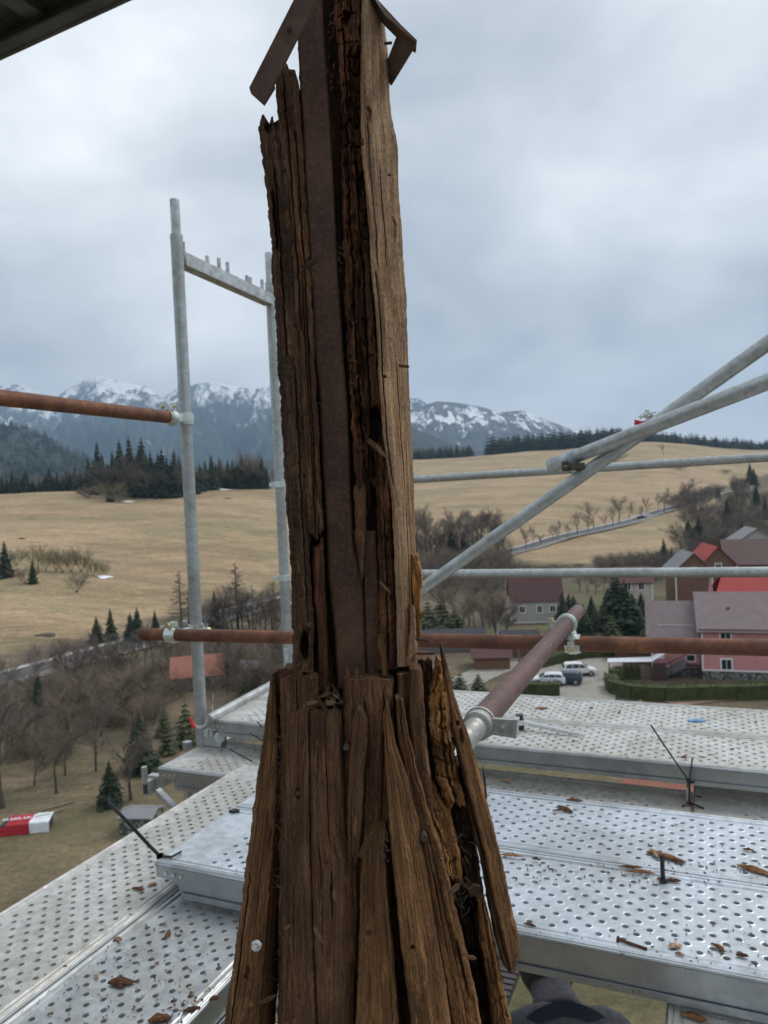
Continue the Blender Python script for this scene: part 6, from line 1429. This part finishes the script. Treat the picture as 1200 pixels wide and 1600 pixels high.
piece("timber", [(640, 870), (642, 900), (645, 960), (646, 1010)], [(652, 862), (659, 890), (660, 915), (657, 950), (657, 985), (654, 1015)], [(860, .962), (1015, .950)], W_ORANGE, 862, 1012, thick=.03, amp=.003, rot=.004, jag=10, jagb=14, edge=2, seed=18, label="orange broken edge of the right timber")
piece("timber", [(641, 940), (640, 985), (636, 1040)], [(647, 940), (650, 985), (652, 1040)], [(940, .945), (1040, .938)], W_TAN, 940, 1040, thick=.012, amp=.0014, jag=10, seed=19)
# --- stumps and skirt boards
piece("sawn_stump", [(436, 1052), (438, 1120), (436, 1300), (432, 1900)], [(498, 1052), (497, 1120), (500, 1300), (505, 1900)], [(1050, .925), (1300, .885), (1900, .78)], W_BROWN, 1056, 1900, cap=W_END, thick=.08, amp=.0016, jag=3, edge=1.4, seed=21, prof=[(0, .012), (.2, .001), (.8, 0), (1, .008)], cracks=[(.45, 1.5, .01, 1060, 1300)])
piece("sawn_stump", [(535, 1058), (536, 1130), (532, 1300), (530, 1900)], [(615, 1058), (617, 1130), (612, 1300), (606, 1900)], [(1055, .918), (1300, .872), (1900, .77)], W_BROWN, 1061, 1900, cap=W_END, thick=.09, amp=.0020, jag=3, edge=1.2, seed=22, prof=[(0, .01), (.12, 0), (.45, .002), (.55, 0), (.9, .001), (1, .01)], cracks=[(.42, 2.5, .010, 1090, 1300), (.8, 2, .01, 1075, 1290)], ridge=(110, 4), label="widest sawn stump beneath the iron channel")
piece("sawn_stump", [(621, 1053), (622, 1100), (624, 1300)], [(641, 1050), (642, 1100), (646, 1300)], [(1050, .925), (1300, .885)], W_RED, 1052, 1290, cap=W_END, thick=.05, amp=.002, jag=4, seed=23)
piece("skirt_board", [(641, 1048), (639, 1080), (638, 1112), (643, 1157), (654, 1260)], [(659, 1044), (660, 1070), (663, 1112), (668, 1170), (678, 1260)], [(1040, .915), (1270, .872)], W_BROWN, 1046, 1270, thick=.04, amp=.0016, jag=3, edge=1, seed=24)
piece("sawn_stump", [(653, 1026), (655, 1060), (662, 1160), (690, 1330)], [(676, 1028), (676, 1060), (684, 1160), (712, 1330)], [(1020, .955), (1330, .90)], W_ROT, 1028, 1330, cap=W_END, thick=.06, amp=.003, rot=.006, jag=5, edge=2, seed=25)
# far left skirt board: outer face and face turned to the right
piece("skirt_board", [(424, 1056), (418, 1097), (411, 1152), (405, 1195), (391, 1300), (376, 1421), (362, 1518), (350, 1600), (305, 1900)], [(431, 1056), (434, 1097), (440, 1152), (444, 1210), (443, 1290), (437, 1380), (432, 1450), (428, 1540), (424, 1600), (410, 1900)],
      dd(.012), W_WARM, 1050, 1900, thick=.045, amp=.0014, jag=12, edge=1.6, seed=27, prof=[(0, .012), (.12, .004), (.5, 0), (.72, -.001), (1, .028)], cracks=[(.16, 2.2, .012, 1360, 1900), (.42, 1.2, .006, 1310, 1430)], holes=[(426, 1310, 6, 12, .003), (386, 1520, 3, 12, .006)], label="outermost left skirt board, lighter and two-faced", ridge=(180, 3.5))
# central plain boards
piece("skirt_board", [(450, 1108), (447, 1180), (446, 1290), (443, 1430), (439, 1600), (430, 1900)], [(481, 1108), (483, 1180), (484, 1300), (487, 1410), (492, 1540), (494, 1600), (498, 1900)], dd(-.018), W_BROWN, 1110, 1900, thick=.03, amp=.0009, jag=12, edge=.8, seed=28, holes=[(465, 1240, 4.5, 9, .004)], ridge=(200, 3), cracks=[(.35, 1.2, .006, 1380, 1500)])
piece("skirt_board", [(483, 1112), (484, 1200), (485, 1300), (488, 1410), (493, 1540), (495, 1600), (500, 1900)], [(533, 1112), (536, 1180), (539, 1240), (541, 1300), (558, 1345), (561, 1410), (556, 1500), (554, 1600), (552, 1900)], dd(-.020), W_BROWN, 1108, 1900, thick=.03, amp=.0011, jag=22, edge=.8, seed=29, holes=[(509, 1343, 5, 6, -.004), (516, 1395, 3, 14, .004)], ridge=(190, 3), prof=[(0, .002), (.08, 0), (.74, 0), (1, .012)], cracks=[(.48, 1.3, .008, 1115, 1330), (.42, 1.4, .008, 1355, 1440), (.2, 1.0, .005, 1300, 1500)], label="widest plain board, with a knot, in the middle of the skirt")

piece("skirt_board", [(558, 1106), (550, 1130), (546, 1200), (543, 1260), (544, 1370)], [(563, 1106), (572, 1130), (574, 1150), (569, 1200), (567, 1260), (562, 1320), (556, 1370)], dd(-.026), W_BROWN, 1108, 1366, jagb=24, thick=.02, amp=.0016, jag=5, edge=1.2, seed=31, ridge=(160, 4), label="thin pointed lath between the middle boards")
piece("skirt_board", [(571, 1296), (564, 1370), (561, 1482), (556, 1600), (545, 1900)], [(602, 1296), (601, 1330), (609, 1437), (618, 1527), (624, 1600), (640, 1900)], dd(-.030), W_WARM, 1298, 1900, thick=.03, amp=.0013, jag=7, edge=1.0, seed=32, holes=[(575, 1458, 5, 4, .004)], ridge=(170, 3), cracks=[(.85, 1.2, .006, 1430, 1600)], label="short board with mossy dark top in the bottom middle")
piece("skirt_board", [(603, 1099), (599, 1126), (603, 1202), (608, 1292), (612, 1330), (618, 1392), (627, 1482), (639, 1572), (643, 1600), (675, 1900)], [(606, 1099), (618, 1162), (636, 1214), (652, 1281), (657, 1310), (668, 1370), (679, 1437), (695, 1527), (705, 1600), (745, 1900)],
      dd(-.045), W_WARM, 1101, 1900, thick=.028, amp=.0012, jag=3, edge=1.0, seed=33, holes=[(643, 1480, 3.2, 3.2, .008)], ridge=(170, 3), prof=[(0, 0), (.45, 0), (.6, .003), (1, .006)], label="long pointed board with a nail hole, right of centre")
piece("skirt_board", [(619, 1096), (621, 1146), (634, 1205), (650, 1275), (656, 1310), (667, 1370), (678, 1437), (694, 1527), (704, 1600), (744, 1900)], [(629, 1088), (636, 1135), (650, 1202), (663, 1247), (678, 1297), (690, 1330), (708, 1404), (724, 1471), (740, 1539), (753, 1600), (800, 1900)],
      dd(-.030), W_WARM, 1090, 1900, thick=.03, amp=.0022, rot=.003, rotf=(60, 7), jag=6, edge=1.6, seed=34, ridge=(150, 4), cracks=[(.3, 1.6, .008, 1200, 1500), (.75, 3.5, .016, 1465, 1560), (.55, 1.4, .006, 1300, 1900)], label="broad orange-brown pointed board, weathered along its edge")
piece("skirt_board", [(652, 1174), (655, 1205), (668, 1260), (680, 1300), (694, 1340), (700, 1400)], [(661, 1174), (668, 1205), (684, 1240), (702, 1270), (715, 1310), (722, 1360), (722, 1400)], [(1170, .905), (1400, .850)], W_ORANGE, 1176, 1400, thick=.02, amp=.0035, rot=.007, rotf=(50, 9), jag=6, jagb=30, edge=2.4, seed=35, label="short splintered orange fragment")
piece("skirt_board", [(683, 1038), (675, 1076), (670, 1099), (672, 1135), (677, 1180), (681, 1214), (695, 1250), (706, 1290)], [(691, 1030), (697, 1050), (704, 1101), (708, 1157), (715, 1214), (726, 1247), (733, 1281), (730, 1296)], [(1030, .925), (1290, .868)], W_ORANGE, 1034, 1292, thick=.035, amp=.0045, rot=.010, rotf=(42, 8), jag=12, jagb=44, edge=2.8, seed=36, cracks=[(.55, 2.5, .02, 1080, 1290)], label="ragged orange shard, torn into long fibres")
piece("skirt_board", [(687, 1006), (692, 1040), (698, 1075), (705, 1112), (709, 1145)], [(690, 1006), (699, 1040), (706, 1072), (712, 1112), (716, 1145)], [(1000, .935), (1150, .915)], W_BROWN, 1006, 1146, thick=.01, amp=.001, jag=1, edge=.6, seed=37, label="thin grey needle standing above the right shards")
# rotten backing at right
piece("skirt_board", [(676, 1200), (690, 1280), (700, 1340), (716, 1420), (732, 1500), (748, 1600), (790, 1900)], [(722, 1200), (736, 1280), (749, 1347), (756, 1404), (769, 1460), (778, 1505), (790, 1561), (798, 1600), (840, 1900)], dd(.020), W_ROT, 1205, 1900, thick=.05, amp=.005, rot=.012, rotf=(40, 14), jag=14, edge=3.0, seed=38, cracks=[(.4, 4, .02, 1300, 1900)], label="black rotten backing timber under the loose board")
piece("skirt_board", [(745, 1400), (752, 1480), (762, 1530), (770, 1600), (800, 1900)], [(757, 1404), (768, 1460), (778, 1505), (791, 1561), (799, 1600), (842, 1900)], dd(.004), W_ORANGE, 1402, 1900, thick=.02, amp=.0025, rot=.004, jag=16, edge=2.0, seed=39, label="orange weathered strip at the bottom right of the skirt")
# loose board hanging at the right
piece("loose_board", [(694, 1045), (701, 1100), (707, 1140), (722, 1202), (733, 1247), (747, 1300), (757, 1336), (770, 1404), (785, 1471), (796, 1510), (802, 1524)], [(701, 1045), (706, 1072), (717, 1108), (729, 1139), (740, 1175), (751, 1214), (762, 1259), (769, 1280), (785, 1347), (798, 1415), (810, 1460), (811, 1492), (804, 1524)],
      [(1040, .930), (1524, .835)], W_WARM, 1046, 1522, thick=.018, amp=.0014, jag=6, edge=1.0, seed=41, ridge=(170, 3), holes=[(716, 1130, 3, 4, .01), (720, 1150, 3, 12, .01)], prof=[(0, .004), (.1, 0), (1, .004)], label="loose board hanging free at the right")
piece("loose_board_edge", [(709, 1150), (722, 1212), (735, 1280), (749, 1336), (762, 1404), (776, 1471), (785, 1505), (798, 1523)], [(712, 1150), (726, 1212), (741, 1280), (757, 1336), (770, 1404), (786, 1471), (796, 1510), (801, 1523)], [(1150, .928), (1524, .846)], W_DARK, 1150, 1521, thick=.016, amp=.001, jag=2, edge=.6, seed=42, side=0, label="dark inner edge of the loose board")
# dirt on the ledges: chips and fibres
r = random.Random(9)
def splinter(px, y, D, L, w, ang, m, tilt=0, par=post):
    c = Vector(at(px, y, D)); a = math.radians(ang); d = (Vector(CR) * math.cos(a) + Vector(CU) * math.sin(a) + Vector(CF) * tilt).normalized(); n = d.cross(Vector(CF)).normalized()
    mb = MB(); mb.add([tuple(c - d * L / 2 + n * w * .3), tuple(c - d * L / 2 - n * w * .4), tuple(c + d * L * .1 - n * w * .55), tuple(c + d * L / 2), tuple(c + d * L * .15 + n * w * .5)] + [tuple(c + Vector((0, w * .5, 0)) + q) for q in (-d * L / 2 + n * w * .3, -d * L / 2 - n * w * .4, d * L * .1 - n * w * .55, d * L / 2, d * L * .15 + n * w * .5)],
                   [(4, 3, 2, 1, 0), (5, 6, 7, 8, 9), (0, 1, 6, 5), (1, 2, 7, 6), (2, 3, 8, 7), (3, 4, 9, 8), (4, 0, 5, 9)])
    o = mb.build("splinter", m, par, off=tuple(PO)); me = o.data; l = me.uv_layers.new(name="UVMap")
    return o
for a in [(495, 1092, .905, .022, .004, -35, W_WARM), (508, 1086, .900, .018, .004, 20, W_WARM), (502, 1100, .897, .026, .003, -60, W_BROWN), (488, 1098, .895, .014, .005, 10, W_TAN), (517, 1098, .898, .012, .006, 5, W_TAN), (522, 1090, .905, .026, .003, 62, W_DARK), (526, 1084, .91, .030, .0045, 118, W_DARK), (512, 1078, .91, .02, .003, 80, W_WARM),
          (543, 1050, .925, .014, .005, 95, W_ORANGE), (557, 1051, .925, .014, .004, 88, W_ORANGE), (572, 1320, .872 - .07, .030, .007, 62, W_WARM), (486, 412, .915, .022, .004, 20, W_DARK), (488, 406, .915, .018, .003, 28, W_BROWN), (484, 420, .915, .02, .003, -20, W_DARK), (478, 640 + 5, .925, .012, .004, 40, W_DARK),
          (588, 698, .925, .028, .008, -42, W_WARM), (596, 706, .923, .020, .005, -50, W_TAN), (602, 918, .918, .020, .003, -48, W_TAN), (640, 1035, .91, .012, .006, -70, W_TAN), (645, 1030, .915, .020, .004, 60, W_ORANGE), (566, 215 + 5, .93, .01, .004, 100, W_WARM), (498, 1463, .80, .019, .0035, -58, W_TAN), (449, 1449, .80, .008, .003, 35, W_TAN), (419, 1562, .80, .022, .004, 25, W_WARM),
          (736, 1392, .83, .042, .004, -42, W_BROWN), (741, 1386, .832, .03, .003, -45, W_DARK), (712, 1388, .83, .014, .006, 42, W_TAN), (738, 1497, .82, .010, .004, -15, W_TAN), (742, 1391, .824, .014, .010, 30, W_DARK), (655, 903, .935, .016, .004, 78, W_ORANGE), (658, 962, .935, .010, .006, 60, W_ORANGE), (757, 1222, .88, .040, .003, 96, W_WARM), (522, 1395 + 4, .80, .012, .004, 100, W_TAN)]:
    splinter(*a)
for k in range(34): splinter(r.uniform(440, 494), 1052 + r.uniform(-5, 5), .905 + r.uniform(-.01, .012), r.uniform(.006, .014), r.uniform(.0015, .0035), r.uniform(-40, 60), r.choice((W_WARM, W_RED, W_ORANGE, W_BROWN)), r.uniform(-.5, .5))
for k in range(22): splinter(r.uniform(436, 441) + k * .0, 1120 + k * 22 + r.uniform(-8, 8), .86 - k * .0035, r.uniform(.008, .022), r.uniform(.0008, .002), r.uniform(50, 130), r.choice((W_BROWN, W_DARK, W_WARM)), r.uniform(-.4, .4))
def fibres(areas, m, label):
    mb = MB()
    for (x0, x1, y0, y1, D, n, L) in areas:
        for _ in range(n):
            x, y = r.uniform(x0, x1), r.uniform(y0, y1); a = r.uniform(0, 6.28); p = Vector(at(x, y, D)); d = Vector(CR) * math.cos(a) + Vector(CU) * math.sin(a); q = p + d * L * r.uniform(.4, 1) + Vector(CF) * -r.uniform(0, .006); e2_ = q + (d + Vector(CR) * r.uniform(-.8, .8) + Vector(CU) * r.uniform(-.8, .8)) * L * .5
            mb.tube([p, (p + q) / 2 + Vector(CF) * -.003, q, e2_], [.0005, .0005, .0004, .0002], 3, cap=False)
    o = mb.build("fibres", m, post, off=tuple(PO)); o["kind"] = "stuff"; o["label"] = label
FIB = mat("dry_fibres", (.16, .10, .055), .9); FIBD = mat("dark_fibres", (.045, .03, .02), .9)
fibres([(508, 524, 20, 70, .952, 10, .006), (512, 528, 90, 140, .952, 10, .006), (528, 542, 375, 420, .945, 8, .005), (484, 530, 1080, 1108, .905, 30, .008), (545, 560, 480, 620, .936, 8, .005)], FIB, "dry fibres caught in the cracks")
fibres([(436, 456, 558, 592, .912, 60, .006), (432, 446, 1130, 1600, .85, 60, .008), (476, 500, 620, 700, .935, 26, .008), (574, 606, 1300, 1345, .80, 60, .004), (690, 740, 1300, 1420, .835, 40, .012)], FIBD, "dark rotten fibres and moss")
# nails
def nail_head(px, y, D, rr_, m=STEEL_RUST, label=None):
    p = Vector(at(px, y, D)); mb = MB(); mb.tube([p, p + Vector(CF) * .003, p + Vector(CF) * .02], [rr_, rr_, rr_ * .4], 12); mb.build("nail", m, post, smooth=40, off=tuple(PO), label=label)
NAILH = mat("dull_nail_head", (.06, .038, .028), .8, 0)
nail_head(483, 976, .914, .0032, NAILH); nail_head(541, 1168, .878, .0038, NAILH); nail_head(465, 1240, .868, .0024, NAILH); nail_head(509, 1344, .848, .0030, NAILH); nail_head(663, 1310, .832, .0042, NAILH)
for (x0, y0_, x1, y1_, D) in [(624, 571, 638, 573, .935), (602, 68, 611, 67, .95), (650, 998, 669, 1002, .925), (652, 1021, 679, 1021, .905)]:
    mb = MB(); a, b = at(x0, y0_, D), at(x1, y1_, D - .01); mb.tube([a, b], .0019, 8); mb.build("nail", STEEL_RUST, post, off=tuple(PO))
p = Vector(at(400, 1480, .795)); mb = MB(); mb.tube([p, p + Vector(CF) * .004], [.0050, .0056], 14); mb.tube([p - Vector(CF) * .001, p], [.002, .0035], 8); mb.build("screw_head", mat("bird_lime_white", (.6, .6, .58), .7, build=lambda t, b: t.links.new(ramp(t, noise(t, wpos(t), 500, 3, .6), [(.4, (.16, .15, .14)), (.55, (.7, .7, .68))]), b.inputs["Base Color"])), post, off=tuple(PO), label="whitish screw head on the outer left board")
# --- iron strap: square hoop of flat bar seen from below
def bar(name, P, Q, wv, w, t, label=None, hole=None):
    """flat bar from P to Q; wv = direction of its width"""
    P, Q, wv = Vector(P), Vector(Q), Vector(wv); d = (Q - P).normalized(); wv = (wv - d * wv.dot(d)).normalized(); n = d.cross(wv)
    mb = MB(); mb.box(tuple((P + Q) / 2), (w, t, (Q - P).length), R=Matrix((wv, n, d)).transposed())
    o = mb.build(name, STRAP, post, off=tuple(PO), label=label); b = o.modifiers.new("bevel", 'BEVEL'); b.width = .0012; b.segments = 2
    if hole: h = MB(); c = Vector(hole); nn = n if n.dot(Vector(CF)) < 0 else -n; h.tube([c + nn * (t / 2 + .0004), c - nn * .001], .0030, 12); h.build("bolt_hole", DARKIN, post, off=tuple(PO))
    return o
flat_px("strap", [(488, -70), (533, -70), (494, 2), (428, 132), (413, 163), (391, 143), (389, 136), (457, 2)], [.86, .86, .875, .9, .905, .905, .905, .875], .005, STRAP, "broad flat iron strap leaning across the top left")
flat_px("strap", [(391, 144), (413, 164), (430, 137), (428, 128)], [.906, .906, .97, .97], .004, STRAP, "strap end bent back round the timber")
flat_px("strap", [(560, -40), (575, -40), (590, -2), (627, 38), (652, 62), (650, 68), (624, 47), (601, 24), (584, 0)], [.97, .97, .965, .95, .94, .94, .95, .955, .965], .022, STRAP, "strap edge running out to the right corner")
flat_px("strap", [(624, 44), (651, 64), (648, 72), (612, 132), (606, 126), (606, 90)], [.962, .942, .942, 1.0, 1.0, .99], .005, STRAP, "inner face of the strap returning behind the post")
mb = MB(); c = Vector(at(452, 45, .8790)); mb.tube([c, c + Vector(CF) * .003], .0030, 12); mb.build("bolt_hole", DARKIN, post, off=tuple(PO))
